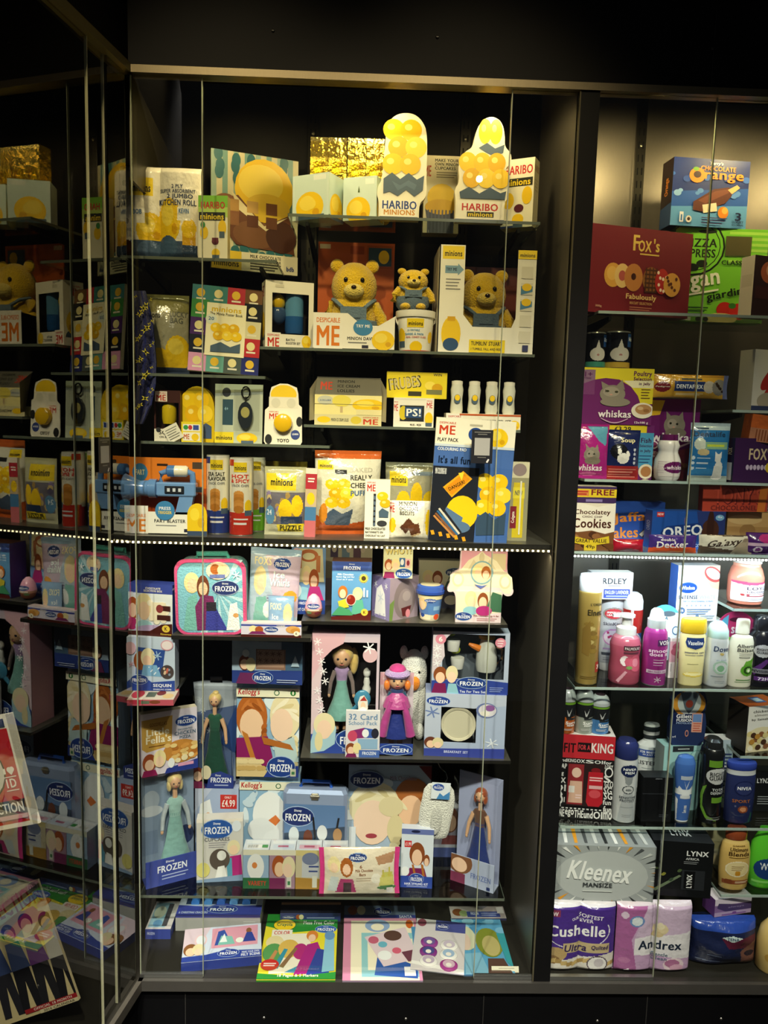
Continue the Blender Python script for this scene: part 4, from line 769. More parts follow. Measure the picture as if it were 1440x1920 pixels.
# black sticker on the glass
o=box('window_sticker','black notice sticker with a grey square on the big front pane','sticker',(884,806,924,869),float(at(904,869,.002)[2]),.0025,th=.001,c='141519',art=[R(12,6,88,8.5,'66665f'),R(28,12,72,14.5,'66665f'),R(14,24,86,76,'8e8e86'),R(30,81,70,83,'66665f'),P([(70,96),(80,86),(86,88),(78,98)],'b9b9b4')])

# ================= LEFT CASE, BLUE AND PINK PACKS =================
PB='c9d8ea'
tray=lying('biscuit_tray_box','shallow biscuit box with food pictures under the sequin craft box','biscuit box',[(238,1312),(325,1312),(330,1292),(246,1292)],S6L,.018,'ded2c4','c85a6a',[E(16,50,14,36,'c8404a'),R(36,30,56,76,'5f6a58'),E(66,40,10,22,'7a2a24'),E(84,66,12,22,'e8c890'),R(0,0,100,14,'c8506a')],fart=[E(20,40,16,40,'c0384a'),E(60,40,12,30,'8a4a30'),R(30,20,48,70,'69745f')])
sq_=box('sequin_craft_box','pale blue sequin craft box, middle of the stack at the left corner','craft box',(238,1195,328,1292),S6L+.019,.115,th=.05,c='c5d4e6',side='b8c6da',art=[R(0,0,100,100,'c3d2e6'),P([(20,18),(80,24),(72,74),(18,70)],'2f4f9a'),E(28,44,14,18,WARMP[0]),E(44,38,15,18,ICEP[0]),E(42,44,9,10,'f0c9ac'),P([(34,52),(62,52),(72,74),(30,72)],'7fb2da'),[E(46+(k*7)%22,56+(k*5)%14,1.2,1.2,'e8f2ff') for k in range(12)],FLAKE(64,34,9,'a9c8ea'),E(84,14,13,10,'d9a0b0'),E(84,14,11,8,'efe2e4'),E(84,64,14,13,'4a4040'),[E(78+(k*5)%14,58+(k*7)%12,2.5,2.4,['d9c0a0','c86a5a','8a9ab0'][k%3]) for k in range(8)],P([(10,76),(40,76),(52,84),(100,80),(100,100),(0,100),(0,84)],'2a479c'),LOGO(26,79,32,1.0,'23408a'),T('SEQUIN',74,90,38,7,'f0f4ff'),T('SPARKLING SCENE',74,97,38,2.6,'e0e6f8'),E(8,20,12,12,'d8b0b8'),FLAKE(10,50,6,'e0a8b8')])
box('chocolate_selection_box','blue and cream chocolate selection box, top of the stack at the left corner','chocolate box',(236,1097,329,1194),zt(sq_),.12,yaw=-10,th=.05,c='38489c',side='2f3f8e',art=[R(0,0,100,18,'3a4a9e'),T('CHOCOLATE',56,8,34,4,'f0ecd8'),T('SELECTION BOX',56,13,42,4,'f0ecd8'),R(0,18,100,100,'dfe6ea'),T('ZEN',8,20,16,7,'e8ecff'),E(10,48,14,22,'a8552a'),E(10,52,9,14,'f0c9ac'),E(36,42,19,24,'ecdca8'),E(36,52,13,18,'f3cfae'),E(8,78,14,12,'b0306a'),E(36,82,20,12,'a9d4dc'),[E(50+(k*9)%42,36+(k*13)%36,7,6,'f4ead2') for k in range(14)],R(52,34,86,70,'efe2c4'),R(68,40,96,50,'46201c'),R(66,58,96,68,'46201c'),E(72,46,8,8,'8a3a3a'),E(60,90,46,12,'bfa8d0'),P([(0,92),(50,90),(76,76),(100,74),(100,100),(0,100)],'4a1c16'),E(86,84,9,7,'e8c84a'),T('K',86,84,6,7,'4a1c16'),T('Kinnerton',86,94.5,24,3.6,'e8c84a')],sart=('r',[R(0,6,100,10,'d0d8ee'),LINES(40,60,24,6,8,'6a78b8',4)]))
# lunch bag
loc,wd,h=place((331,1050,462,1187),S5L,.12,0,.001); o=thing('lunch_bag','pink and blue insulated lunch bag with a teal handle','lunch bag',loc,0,0,-1.5)
rc=[];X=wd/2;rd=.035
for cx,cz,a0 in ((X-rd,h-rd,0),(-X+rd,h-rd,90),(-X+rd,rd,180),(X-rd,rd,270)):
    rc+=[(cx+rd*math.cos(RAD(a0+15*k)),cz+rd*math.sin(RAD(a0+15*k))) for k in range(7)]
b=MB(); b.prism(rc,0,.075,'8fc6cf','3a9aa2'); b.build('body','cloth',o)
b=MB(); n=len(rc); b.rings([[(x*q,yy,h/2+(z_-h/2)*q2) for x,z_ in rc] for q,q2,yy in ((1.0,1.0,.01),(1.03,1.025,.004),(1.0,1.0,-.004),(.93,.94,-.004))],'d84f86',False); b.build('piping','cloth',o,True)
b=MB(); b.tube([(-.05,.04,h-.004),(-.045,.04,h+.012),(.045,.04,h+.012),(.05,.04,h-.004)],.008,'4aa79c',8); b.build('handle','cloth',o,True)
flat_art(o,[P([(x/ wd*100+50)*1 if 0 else (50+(x*.93)/wd*100,100-((h/2+(z_-h/2)*.94)/h*100)) for x,z_ in rc],'7fbcd2'),[P([(62,44),(62+60*math.cos(RAD(a)),44+60*math.sin(RAD(a))),(62+60*math.cos(RAD(a+9)),44+60*math.sin(RAD(a+9)))],'b9dcea') for a in range(-60,130,24)],P([(10,94),(18,50),(30,44),(38,94)],'79b9b4'),E(24,30,11,14,'ecd9a0'),E(25,33,7,9,'f1cfae'),E(40,36,9,16,'6e3a22'),E(40,38,6.5,9,'edc6a4'),P([(28,62),(38,46),(54,48),(58,66),(50,94),(30,94)],'7a2a62'),P([(44,66),(58,64),(74,94),(42,94)],'3a3f9e'),R(44,56,58,68,'2a2430'),P([(72,94),(78,60),(88,56),(92,94)],'eef2f4'),E(86,74,4,3,'d9a060'),LOGO(72,37,34,1.0,'22326e'),E(62,14,17,12,'f0d8c0'),E(58,12,7,7,'b5652a'),E(68,13,7,7,'ecd9a8'),R(50,19,72,24,'6a78b8'),FLAKE(88,20,6)],wd,h,front_fn(wd,h,-.0015),mat='cloth')
bag('biscuit_bag','pale blue biscuit bag with yellow lettering beside the lunch bag','biscuit bag',(460,1030,556,1186),S5L,.14,th=.02,roll=3,c='b3c6da',art=[R(0,0,100,8,'9fc0dc'),P([(30,8),(100,8),(100,80),(60,80)],'c9b6cc'),T('FOXS',26,15,34,9,'f2e8b0'),LOGO(64,17,30,.8,'23408a'),T('Ice',60,30,22,8,'3f8a9a'),T('Whirls',62,39,40,9,'3f8a9a'),T('Ice',59.6,29.7,22,8,'eaf4f4'),T('Whirls',61.6,38.6,40,9,'eaf4f4'),E(84,56,14,8,'e2a23a'),E(22,38,13,17,'ecdca4'),E(24,42,8,11,'f3d0b0'),P([(10,100),(16,58),(36,56),(46,100)],'86c0b8'),E(40,72,9,10,'eef2f4'),LINES(38,66,54,3,3.5,'8a88a8',1.4)])
bag('small_biscuit_packet','small blue biscuit packet in front of the pale blue biscuit bag','biscuit bag',(502,1119,551,1172),S5L,.125,th=.012,c='8fb2d8',art=[R(0,0,100,100,'8db0d8'),T('FOXS',30,26,44,17,'f2ecc8'),T('Ice',28,52,26,14,'eaf4f8'),T('Whirls',32,72,50,14,'eaf4f8'),E(76,46,17,28,'ecdca4'),E(76,54,11,18,'f3d0b0'),P([(56,100),(66,72),(92,72),(100,100)],'86c0b8')])
box('cookie_box','long low cookie box lying at the front of the lunch bag shelf','cookie box',(452,1168,565,1200),S5L,.102,th=.028,c='efe8dc',top='d8c6c8',art=[R(0,0,100,100,'d9d3e6'),R(0,12,100,24,'3a479c'),E(20,46,7,26,'ecdca4'),E(30,48,7,24,'a8552a'),P([(12,80),(18,60),(36,60),(42,80)],'7a2a62'),LOGO(50,46,20,3.4,'23408a'),T('COOKIES',66,20,14,10,'f0ecd8'),E(86,44,12,26,'d9a25a'),E(90,52,8,18,'c98a3e'),R(0,82,100,100,'4a1c16'),E(92,72,5,18,'f2ead0'),T('K',92,72,3,16,'4a1c16')])
box('candy_cane_box','tall blue candy cane box behind a pink chocolate egg','sweet box',(545,1021,610,1157),S5R,.18,th=.03,yaw=4,c='3556a0',art=[R(0,0,100,100,'6f95c4'),P([(20,6),(90,6),(96,54),(14,54)],'d9d2a8'),E(50,16,28,9,'b96a3a'),E(50,17,18,5,'d9d2a8'),R(18,16,30,34,'c07a4a'),R(72,16,84,40,'c07a4a'),E(44,44,15,14,'ecdca4'),E(44,47,10,9,'f3d0b0'),E(66,50,15,15,'a8552a'),E(66,53,10,9,'f0c9ac'),P([(46,78),(54,60),(82,60),(96,80)],'b0307a'),P([(20,78),(30,60),(50,62),(46,80)],'8fc0d8'),E(16,66,14,10,'e6eef4'),R(0,80,100,100,'2a4596'),T('FROZEN',40,84,34,4,'e8ecff'),T('GIANT CANDY CANE',42,93,66,4.4,'e8ecff'),E(14,10,10,5,'d8b0b8')])
turned('chocolate_egg','pink and brown foil chocolate egg standing before the blue boxes','egg',(570,1117,604,1167),S5R,.115,[(.35,0,'8a4a34'),(.8,.12,'8a4a34'),(.98,.32,'b98a70'),(.98,.42,'e6a6c4'),(.86,.66,'e6a6c4'),(.6,.86,'eab4ce'),(.2,.99,'eab4ce')],[LOGO(50,40,56,.9,'2a3f8a'),R(24,58,76,64,'f0e6da'),E(30,76,14,8,'6a8a5a'),E(70,78,14,9,'7a2a3a')],(.1,.85))
box('gift_bag','pale gift bag printed with a string of pennants, at the back','gift bag',(608,1006,697,1170),S5R,.30,th=.04,c='d9d0b0',art=[[R(12+24*k,10+4*(k%2),28+24*k,30+4*(k%2),['5a4a66','7f9ab0','6a4a5a'][k]) for k in range(3)],R(0,4,100,6,'a88a7a'),R(0,60,24,100,'b9a6b4'),[E(20+30*k,18,5,5,'e9d9c0') for k in range(3)]])
box('easter_egg_box','blue easter egg box with a red egg window and sun badge','easter egg',(622,1053,696,1169),S5R,.125,th=.07,c='5d8fc8',side='49337a',top='8a5a4a',art=[R(0,0,100,16,'4a63ae'),P([(4,0),(96,0),(88,16),(12,16)],'3f57a4'),T('FROZEN',50,11,42,6,'f0f4ff'),T('Disney',50,4.5,14,3,'f0f4ff'),R(0,16,100,92,'5f96cc'),T('Milk Chocolate',34,22,40,3.4,'eaf2fa'),T('Easter Egg and Bar',34,26.5,46,3.2,'eaf2fa'),T('Oeuf de Pâques',32,31,42,2.8,'eaf2fa'),[P([(80+10*math.cos(RAD(a)),28+7*math.sin(RAD(a))),(80+13*math.cos(RAD(a+8)),28+9*math.sin(RAD(a+8))),(80+10*math.cos(RAD(a+16)),28+7*math.sin(RAD(a+16)))],'f0d84a') for a in range(0,360,20)],E(80,28,9,6.3,'f0d84a'),E(80,28,6,4.2,'4a3a20'),E(28,52,12,11,'c8702a'),E(28,55,8,8,'f0c9ac'),E(66,54,13,11,'ecdca4'),E(66,58,8,8,'f3d0b0'),P([(16,68),(40,62),(44,78),(20,80)],'d8c83a'),P([(56,66),(78,64),(86,90),(50,90)],'5fb09a'),P([(0,92),(20,76),(46,82),(56,92)],'4a9a70'),R(80,44,84,60,'dfe8f0'),R(88,48,92,60,'dfe8f0'),E(49,65,13,10,'d9c6c0'),E(49,65,11,8.6,'8a2318'),E(45,61,4,3,'b04a30'),P([(0,94),(50,92),(80,86),(100,82),(100,100),(0,100)],'5a1c18'),E(84,86,9,6,'e8c84a'),T('K',84,86,6,5,'5a1c18')],sart=('r',[]))
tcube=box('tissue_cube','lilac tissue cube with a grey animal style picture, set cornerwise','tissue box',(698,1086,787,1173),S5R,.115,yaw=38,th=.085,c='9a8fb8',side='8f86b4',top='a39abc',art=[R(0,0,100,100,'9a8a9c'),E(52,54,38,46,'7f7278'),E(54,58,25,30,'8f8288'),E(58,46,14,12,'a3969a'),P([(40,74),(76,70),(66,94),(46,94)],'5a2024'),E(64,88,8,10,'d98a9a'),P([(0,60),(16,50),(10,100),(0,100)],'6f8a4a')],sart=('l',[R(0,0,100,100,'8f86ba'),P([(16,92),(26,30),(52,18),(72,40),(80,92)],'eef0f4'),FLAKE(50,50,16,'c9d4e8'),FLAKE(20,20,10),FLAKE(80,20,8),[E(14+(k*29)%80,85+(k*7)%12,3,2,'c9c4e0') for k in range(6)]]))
box('card_game_box','pale card game box reading WHOT on top of the lilac tissue cube','card game',(719,1018,774,1089),zt(tcube),.13,th=.02,c='e2e0b8',art=[R(0,0,100,100,'dfe0b6'),T('WHOT!',50.5,24.5,88,17,'4a4630',-3),T('WHOT!',49,23,88,17,'e6d27a',-3),T('5+',22,49,16,8,'2a5a9a'),R(54,42,74,68,'3a6aa0'),E(64,54,6,9,'e8ecf0'),R(74,44,92,70,'e8c0c0'),E(84,56,5,8,'8a2a3a'),E(18,62,14,16,'a8552a'),E(18,66,9,11,'f0c9ac'),E(42,60,15,15,'ecdca4'),E(42,66,10,11,'f3d0b0'),P([(0,100),(6,82),(36,82),(40,100)],'8a2a5a'),LOGO(70,86,50,1.0,'2f58a4')])
box('cupcake_kit_box','cupcake kit box with a dark green mountain picture behind the yoghurt pot','baking kit',(784,1051,872,1172),S5R,.29,th=.04,c='c9c6ae',art=[R(0,0,100,70,'dcd9ba'),P([(50,70),(70,20),(100,10),(100,70)],'3f5a4e'),E(20,34,12,14,'ecdca4'),E(20,38,8,9,'f3d0b0'),E(40,36,11,15,'8a4a26'),E(40,39,8,9,'f0c9ac'),P([(26,60),(34,48),(52,48),(58,60)],'b0306a'),P([(8,60),(14,48),(28,48),(28,60)],'7fb2c8'),LOGO(76,24,34,.9,'2a3f6a'),T('CUPCAKE KIT',76,40,40,5,'e6e6da'),R(0,60,100,100,'4a4a5e'),E(70,82,14,10,'d8d0c0')])
turned('yoghurt_pot','small yoghurt pot with a blue lid beside the tissue cube','yoghurt',(781,1101,836,1170),S5R,.105,[(.58,0,'e9e2d0'),(.66,.04,'e9dcc0'),(.70,.2,'5a7fc0'),(.88,.72,'6f9ad0'),(.9,.76,'efe9d6')],[R(0,0,100,16,'e8dcb0'),E(20,34,16,26,'ecc890'),E(20,40,11,18,'f3cfae'),LOGO(48,20,34,.8,'2a4ba0'),R(40,40,96,78,'5b86c4'),R(60,44,84,60,'8fb6e0'),E(74,88,12,12,'d8502a'),R(0,80,50,100,'e9dcc0'),E(18,82,10,8,'2a4ba0')],(.05,.74),cap=[(.9,.75,'2a479c'),(1,.77,'2a479c'),(1,.84,'2a479c'),(.95,.86,'3a5ab0'),(.93,.97,'3a5ab0'),(.7,1.0,'cfc4a0')],capname='lid')
pts=[(14,100),(14,58),(2,60),(0,54),(6,44),(4,36),(14,30),(18,28),(18,4),(20,0),(88,2),(88,32),(94,36),(97,44),(96,50),(100,56),(97,63),(88,64),(82,58),(82,100)]
cutout('crown_egg_box','pink and cream egg box with a crown shaped front flap','easter egg',(838,1029,964,1176),S5R,.125,pts,'ddc6cc',.012,[R(20,0,88,30,'d99aaa'),R(66,6,86,28,'cfc09a'),P([(4,36),(20,28),(30,16),(44,8),(50,3),(56,8),(72,16),(82,28),(96,38),(98,52),(94,60),(86,60),(78,52),(22,50),(14,56),(4,58)],'e6ddc0'),E(16,42,9,10,'d3c6a4'),E(16,42,6,7,'e9e2c8'),E(86,44,9,10,'d3c6a4'),E(86,44,6,7,'e9e2c8'),E(50,12,4,7,'cfc09c'),P([(30,28),(38,14),(46,24)],'d3c6a4'),P([(54,24),(62,14),(72,28)],'d3c6a4'),E(51,32,17,16,'7fa8b4'),E(51,32,15,14,'e2d8b4'),E(45,30,8,9,'ecdca0'),E(45,33,5,6,'f3cfae'),E(57,32,7,9,'a8602a'),E(57,35,5,6,'f0c9ac'),P([(40,48),(50,54),(60,48),(52,50)],'5a6ab0'),R(14,56,82,100,'e0cdd6'),P([(14,58),(82,58),(82,86),(50,90),(14,86)],'dcd9c0'),P([(58,84),(68,58),(82,62),(82,86)],'3f6a52'),E(36,68,9,11,'ecdca4'),E(37,72,6,8,'f3d0b0'),E(54,70,8,11,'8a4a26'),E(54,73,6,8,'f0c9ac'),E(36,84,11,6,'8fc0d0'),E(56,84,12,7,'b0307a'),LOGO(26,92,22,.9,'23408a'),T('Milk Chocolate Egg & Bar',60,91,38,3,'9a6a6a'),LINES(46,76,94,2,2.4,'b98a90',1)],'cdb6ba',smooth=True)
# cereal stack
kel=lambda body:[R(0,0,100,100,'8fb4d2'),[E((k*37)%100,(k*53)%60+6,9,4,['a9c8e0','7fa6ca','c6dae8','dbe8f0'][k%4],k*25) for k in range(30)],body,R(0,8,100,17,'e9e6cc'),T("Kellogg's",20,12.4,34,8,'b4232c',0,.15),E(64,12.5,4.5,2.9,'3a6a4a'),E(64,12.5,3,2,'e9e6cc'),E(90,12.5,4.5,2.9,'2f7a3a'),E(90,12.5,1.5,2,'e9e6cc')]
ol=box('cereal_box','blue cereal box with a white swirl, lower of the two cereal boxes','cereal box',(449,1451,562,1640),S7,.272,th=.06,c='b8cfe0',side='9ab4cc',art=kel([E(50,45,28,26,'eef0f0'),E(36,60,22,13,'e6e9ea'),P([(48,50),(60,44),(68,50),(60,56)],'dd7a3a'),E(60,74,22,14,'eceff0'),P([(0,96),(16,84),(20,100)],'3a3040')]))
kb=box('cereal_box','pale blue cereal box with brown and cream swirls, stacked on the other cereal box','cereal box',(444,1274,561,1450),zt(ol),.258,th=.06,c='b8cfe0',side='9ab4cc',art=kel([E(24,38,25,24,'b5652a'),[E(14+k*6,26+k%2*2,9,2.2,['c8783a','9a5220'][k%2],-40+k*22) for k in range(5)],E(24,47,19,17,'efc9a6'),[E(44,48+k*5,5,3.2,['b5652a','9a5220'][k%2],-30) for k in range(4)],P([(0,60),(50,58),(62,90),(0,86)],'8a2060'),P([(8,52),(18,56),(32,84),(26,88)],'c07a34'),E(78,36,25,24,'e8dcb4'),[E(70+k*6,26+k*3,16,3,['f2ead0','d9c998'][k%2],-30+k*14) for k in range(5)],E(72,46,18,17,'f2d2b8'),[E(94,60+k*5,6,3.4,['e8dcb4','d6c694'][k%2],30) for k in range(6)],P([(60,66),(92,58),(100,84),(64,86)],'b9d0d2'),P([(40,58),(86,66),(92,72),(44,66)],'b0682c'),P([(0,80),(30,80),(52,96),(50,100),(0,100)],'d9c08a'),[E(4+(k*13)%42,84+(k*7)%14,5,2.6,['e6d2a0','c9a868'][k%2]) for k in range(14)],P([(44,100),(56,88),(100,88),(100,100)],'2b4094'),LOGO(72,89,40,.95,'23408a'),R(87,91,96,99,'d9d9c0'),R(89,94,94,97,'4a8a5a')]),tart=[R(0,30,100,60,'d9d2c0')])
box('mould_box','long blue box with a brown window panel lying on top of the cereal boxes','box',(434,1204,569,1271),zt(kb),.21,th=.06,yaw=-3,c='8fa8c4',side='54687f',art=[R(0,0,100,100,'a4b8cc'),R(70,0,100,80,'4a6680'),P([(0,70),(100,66),(100,100),(0,100)],'2b3f86'),R(34,18,76,66,'8a6a5a'),R(36,20,74,60,'a98874'),[FLAKE(40+9*(k%4),28+16*(k//4),4,'6a4a3e',1.6) for k in range(8)],E(18,50,8,18,'7a3a22'),E(18,54,6,12,'f0c9ac'),E(27,54,7,16,'e2d6ac'),P([(6,100),(12,74),(32,74),(36,100)],'6a2a5a'),E(20,28,5,9,'cfd8e0'),LOGO(44,84,26,1.9,'23408a'),LINES(64,94,88,2,5,'aab6d8',2),P([(84,56),(90,30),(96,56)],'a9c0d0')])
# yawed clear doll case, meal box on it
def case(name,label,r,z,y,yaw,th,art,bandh,fill,back='8fa3bd',c='3a4aa0',flare=None):
    loc,wd,h=place(r,z,y,yaw,th); o=thing(name,label,'doll',loc,yaw); X=wd/2
    b=MB(); b.box(-X,th-.004,0,X,th,h,back); b.box(-X,0,0,X,th,.004,c); b.build('back_card','card',o)
    b=MB(); b.box(-X,0,0,X,.003,h*bandh,c); b.build('front_band','card',o)
    if art: flat_art(o,art,wd,h*bandh,front_fn(wd,h*bandh))
    fill(o,wd,h,th)
    b=MB(); b.box(-X,-.0003,0,X,th,h,'fff',dict(k=None,b=None)); b.build('clear_cover','clear',o); o['_z']=float(z+h); return o
def fd1(o,wd,h,th):
    doll(o,wd*.10,th*.5,h*.08,h*.88,'e6cf8e','8ab8b4','a6cfca','b9c4cc',sy=.42)
    flat_art(o,[E(18,28,16,9,'b9c6d6'),E(18,38,22,5,'d4dce4'),R(0,56,30,78,'7f93b0'),E(84,66,16,9,'33406a')],wd,h,front_fn(wd,h,th-.004),'back_artwork')
cs=case('boxed_doll','boxed doll in a silvery teal dress, set at an angle in the left corner',(256,1462,362,1672),S7,.13,27,.06,[R(0,0,100,100,'3f4fa6'),T('FROZEN',50,38,56,26,'eef2ff'),T('Disney',46,14,16,10,'eef2ff'),LINES(30,80,62,2,12,'a9b6e0',4)],.24,fd1)
box('pizza_meal_box','pink and yellow chicken pizza box tilted on the silvery doll case','ready meal',(256,1343,360,1478),zt(cs)+.001,.14,yaw=27,th=.03,c='dccdd6',side='c8a8b8',top='e8dcc0',art=[R(0,0,100,100,'dcd3e0'),P([(2,10),(56,8),(54,56),(10,62),(2,56)],'c79c4a'),T("GOODFELLA'S",31,19,30,6,'7a4a1c'),T('Little',30,31,40,11,'f4ecd0'),T("Fella's",31,43,44,12,'f4ecd0'),LINES(14,48,53,1,3,'7a4a1c',1.4),LOGO(80,20,34,.9,'23408a'),T('CHICKEN',78,39,38,6,'54708a'),T('PIZZA',78,46,20,4.6,'54708a'),T('ENCHANTED',78,33,26,3,'6a8aa0'),E(70,68,32,19,'c88a3e'),[E(46+(k*17)%52,56+(k*11)%26,6,3.4,['e6c078','d99a4a','b5702e','f0d490'][k%4]) for k in range(22)],E(64,82,5,4,'efe2b8'),E(76,79,6,5,'efe2b8'),E(88,76,5,4,'efe2b8'),E(14,78,12,14,'9a4a26'),E(14,82,8,9,'f0c9ac'),E(32,74,11,14,'ecdca4'),E(32,79,7,9,'f3d0b0'),P([(0,100),(4,90),(24,90),(28,100)],'8a1f52'),P([(40,100),(44,92),(100,84),(100,100)],'2b3c90'),R(64,87,92,92,'e0a0c0'),E(52,84,6,8,'eef2f4')],lean=2)
# boxes with £4.99 and flared doll pack
pb=box('activity_box','pale blue box with a red price label behind the cupcake mix','box',(366,1478,447,1655),S7,.265,th=.07,c='b4bedb',side='a9b4d2',art=[R(0,0,100,100,'a9b9da'),P([(4,60),(12,20),(34,14),(44,44),(36,60)],'eef0f2'),E(30,36,7,5,'e0a060'),P([(0,0),(40,0),(0,30)],'c3cce4'),R(58,8,96,26,'c8322c'),T('ONLY',76,11.5,16,3,'f4dcd8'),T('£4.99',77,19,30,9,'f6ece8'),P([(0,70),(100,64),(100,100),(0,100)],'6f86b4')])
loc,wd,h=place((357,1289,444,1476),zt(pb),.265,0,.05); o=thing('boxed_doll','boxed doll in a dark green gown on a flared blue backing card','doll',loc); X=wd/2
b=MB(); f=[(-X,h),(-X*.82,h*.5),(-X*.86,0),(X*.86,0),(X*.82,h*.5),(X,h),(X*.5,h*1.02),(-X*.5,h*1.02)]; b.prism(f,.046,.05,'a9b4c6'); b.box(-X*.86,0,0,X*.86,.05,.004,'2b3a80'); b.build('back_card','card',o)
flat_art(o,[P([(0,30),(100,10),(88,100),(10,100)],'5c6f9a'),P([(2,0),(98,0),(94,22),(4,30)],'b6c0cc'),[FLAKE(14+(k*31)%24,18+k*10,6,'d4e0ec',.6) for k in range(5)],P([(58,60),(96,20),(92,70)],'2f4a86')],wd,h,front_fn(wd,h,.046),'back_artwork')
doll(o,0,.02,h*.09,h*.83,'e2c57e','1f4a3c','2a5a48',None,style='bun',w=.9,sy=.36)
b=MB(); b.prism([(-X*.3,h*.0),(X*.86,0),(X*.86,h*.12),(X*.3,h*.17),(-X*.2,h*.14)],-.001,.001,'2f3f8a'); b.build('front_band','card',o)
flat_art(o,[E(16,86,14,7,'7a3a24'),E(16,88,9,5,'f0c9ac'),E(34,84,11,7,'d9cfb0'),P([(2,100),(6,93),(28,93),(32,100)],'7a2a50'),T('FROZEN',66,91.5,44,5,'eef2ff'),T('Disney',60,87,12,2.4,'eef2ff'),LINES(52,82,96,1,3,'a9b6e0',1.2)],wd,h,front_fn(wd,h,-.0012))
b=MB(); f2=[(-X*.9,h*.97),(-X*.74,h*.5),(-X*.8,.004),(X*.8,.004),(X*.74,h*.5),(X*.9,h*.97)]; b.prism(f2,-.0005,.045,'fff'); b.build('clear_cover','clear',o)
b=MB(); b.box(-.02,.046,h*1.0,.02,.049,h*1.06,'3a3a44'); b.build('hang_tab','card',o)
box('cupcake_mix_box','grey white cupcake mix box standing in front of the blue price label box','baking kit',(366,1538,454,1650),S7,.17,th=.04,yaw=6,c='d2cfca',side='b4b0b4',art=[R(0,0,100,100,'cfcdc8'),R(0,0,100,5,'efe6da'),LOGO(44,16,60,.9,'2f5aa8'),T('CUPCAKES',44,32,54,6,'6a6a70'),LINES(26,66,37,3,3.4,'9a98a0',1.2),E(86,12,10,9,'dfe6ee'),E(80,46,14,12,'e6dab0'),E(80,50,9,8,'f0cfae'),P([(72,60),(96,58),(100,96),(76,96)],'b02a7a'),P([(64,66),(76,62),(78,98),(68,98)],'5a9ab4'),E(50,64,22,17,'5a5048'),E(54,58,10,8,'e6e6e2'),P([(40,94),(46,76),(60,74),(66,94)],'f2f2f0'),E(14,80,15,12,'d8cf7a'),P([(0,96),(100,90),(100,100),(0,100)],'7f98b8')])
# lunch tin
loc,wd,h=place((529,1483,650,1625),S7,.208,0,.07); o=thing('lunch_tin','blue metal lunch tin with a bright blue handle','lunch box',loc,-3)
b=MB(); b.rbox(-wd/2,0,0,wd/2,.058,h,'a9bbe0',.012); b.build('tin_body','can',o)
flat_art(o,[P([(3,16),(97,16),(97,97),(3,97)],'5f7fae'),P([(3,50),(97,40),(97,97),(3,97)],'3a4a62'),LOGO(24,30,44,.9,'22326e'),E(18,52,8,10,'d4dde4'),P([(10,92),(14,62),(26,62),(30,92)],'7fa0be'),E(40,54,7,9,'6a3a2a'),P([(30,94),(34,64),(48,64),(54,94)],'4a2238'),E(64,74,22,16,'2a2626'),E(62,48,8,9,'d8dde2'),P([(50,56),(46,30),(49,30),(53,54)],'1f2026'),P([(80,56),(86,30),(89,30),(84,54)],'1f2026'),E(86,50,7,8,'a8825a'),P([(76,94),(78,58),(96,58),(97,94)],'2a2a30'),T('TOP',82,88,18,6,'d8dde6'),T('TRUMPS',82,94,20,4,'d8dde6')],wd,h,front_fn(wd,h,0))
b=MB(); b.tube([(-.05,.03,h),(-.045,.03,h+.018),(.045,.03,h+.018),(.05,.03,h)],.006,'2f62c8',8); b.build('handle','gloss',o,True)
b=MB(); b.rbox(-.012,-.004,h-.03,.012,.0,h-.008,'b9b09a',.002); b.rbox(.03-.045,-.006,h-.02,.015,-.003,h-.014,'d8d0b8',.001); b.build('clasp','metal',o)
# variety pack of small cereal cartons
loc,wd,h=place((455,1594,652,1655),S7,.141,0,.05); o=thing('cereal_variety_pack','row of four tiny cereal cartons wrapped together in film','cereal box',loc)
for k,(cc,a) in enumerate((('9ab6d4',[R(0,0,100,14,'e6e2cc'),E(48,44,32,34,'eef0f0'),E(44,40,10,8,'dd8a4a'),R(0,72,100,100,'2f6a42'),T('VARIETY',54,86,70,12,'c8402a')]),('a9889c',[R(0,0,100,14,'e6e2cc'),E(36,42,26,28,'a8552a'),E(38,50,18,19,'efc9a6'),E(74,44,25,28,'e8dcb4'),E(70,52,17,18,'f2d2b8'),R(66,70,84,96,'dcdcd0'),R(70,80,80,90,'4a8a5a'),P([(0,100),(0,72),(60,72),(60,100)],'7a2a5a')]),('cfc4a4',[R(0,0,100,14,'d9c98a'),R(24,22,90,70,'c9ccd2'),E(56,22,32,16,'7a84a4'),R(50,40,88,44,'3a4a8a'),R(50,52,84,56,'3a4a8a'),P([(0,70),(100,74),(100,100),(0,100)],'b58a3e'),R(64,66,82,96,'dcdcd0')]),('8a7a8c',[R(0,0,100,16,'a0603a'),E(50,50,30,30,'3a3a52')]))):
    q=wd/4; x0=-wd/2+q*k+.001; b=MB(); b.box(x0,0,0,x0+q-.002,.06,h,cc,dict(t='d4dbe6')); g=b.build('mini_carton','card',o); flat_art(g,a,q,h,front_fn(q,h,0,x0+q/2)); 
    flat_art(g,[R(8,10,92,40,'e8ecf0'),R(12,50,92,86,['f0f0ee','c8d4e6','e0b0c0','d0d0d8'][k]),[R(16+5*j,54,18+5*j,82,'222') for j in range(8)] if k==0 else [],R(70,54,92,82,'3f8a4a') if k==0 else R(30,56,70,74,'b85a7a')],q,.06,lambda u,v,kk:(x0+u*q,(1-v)*.06,h+kk*.00012),'top_artwork')
b=MB(); b.box(-wd/2-.0008,-.001,0,wd/2+.0008,.061,h+.001,'fff',dict(b=None)); b.build('film_wrap','clear',o)
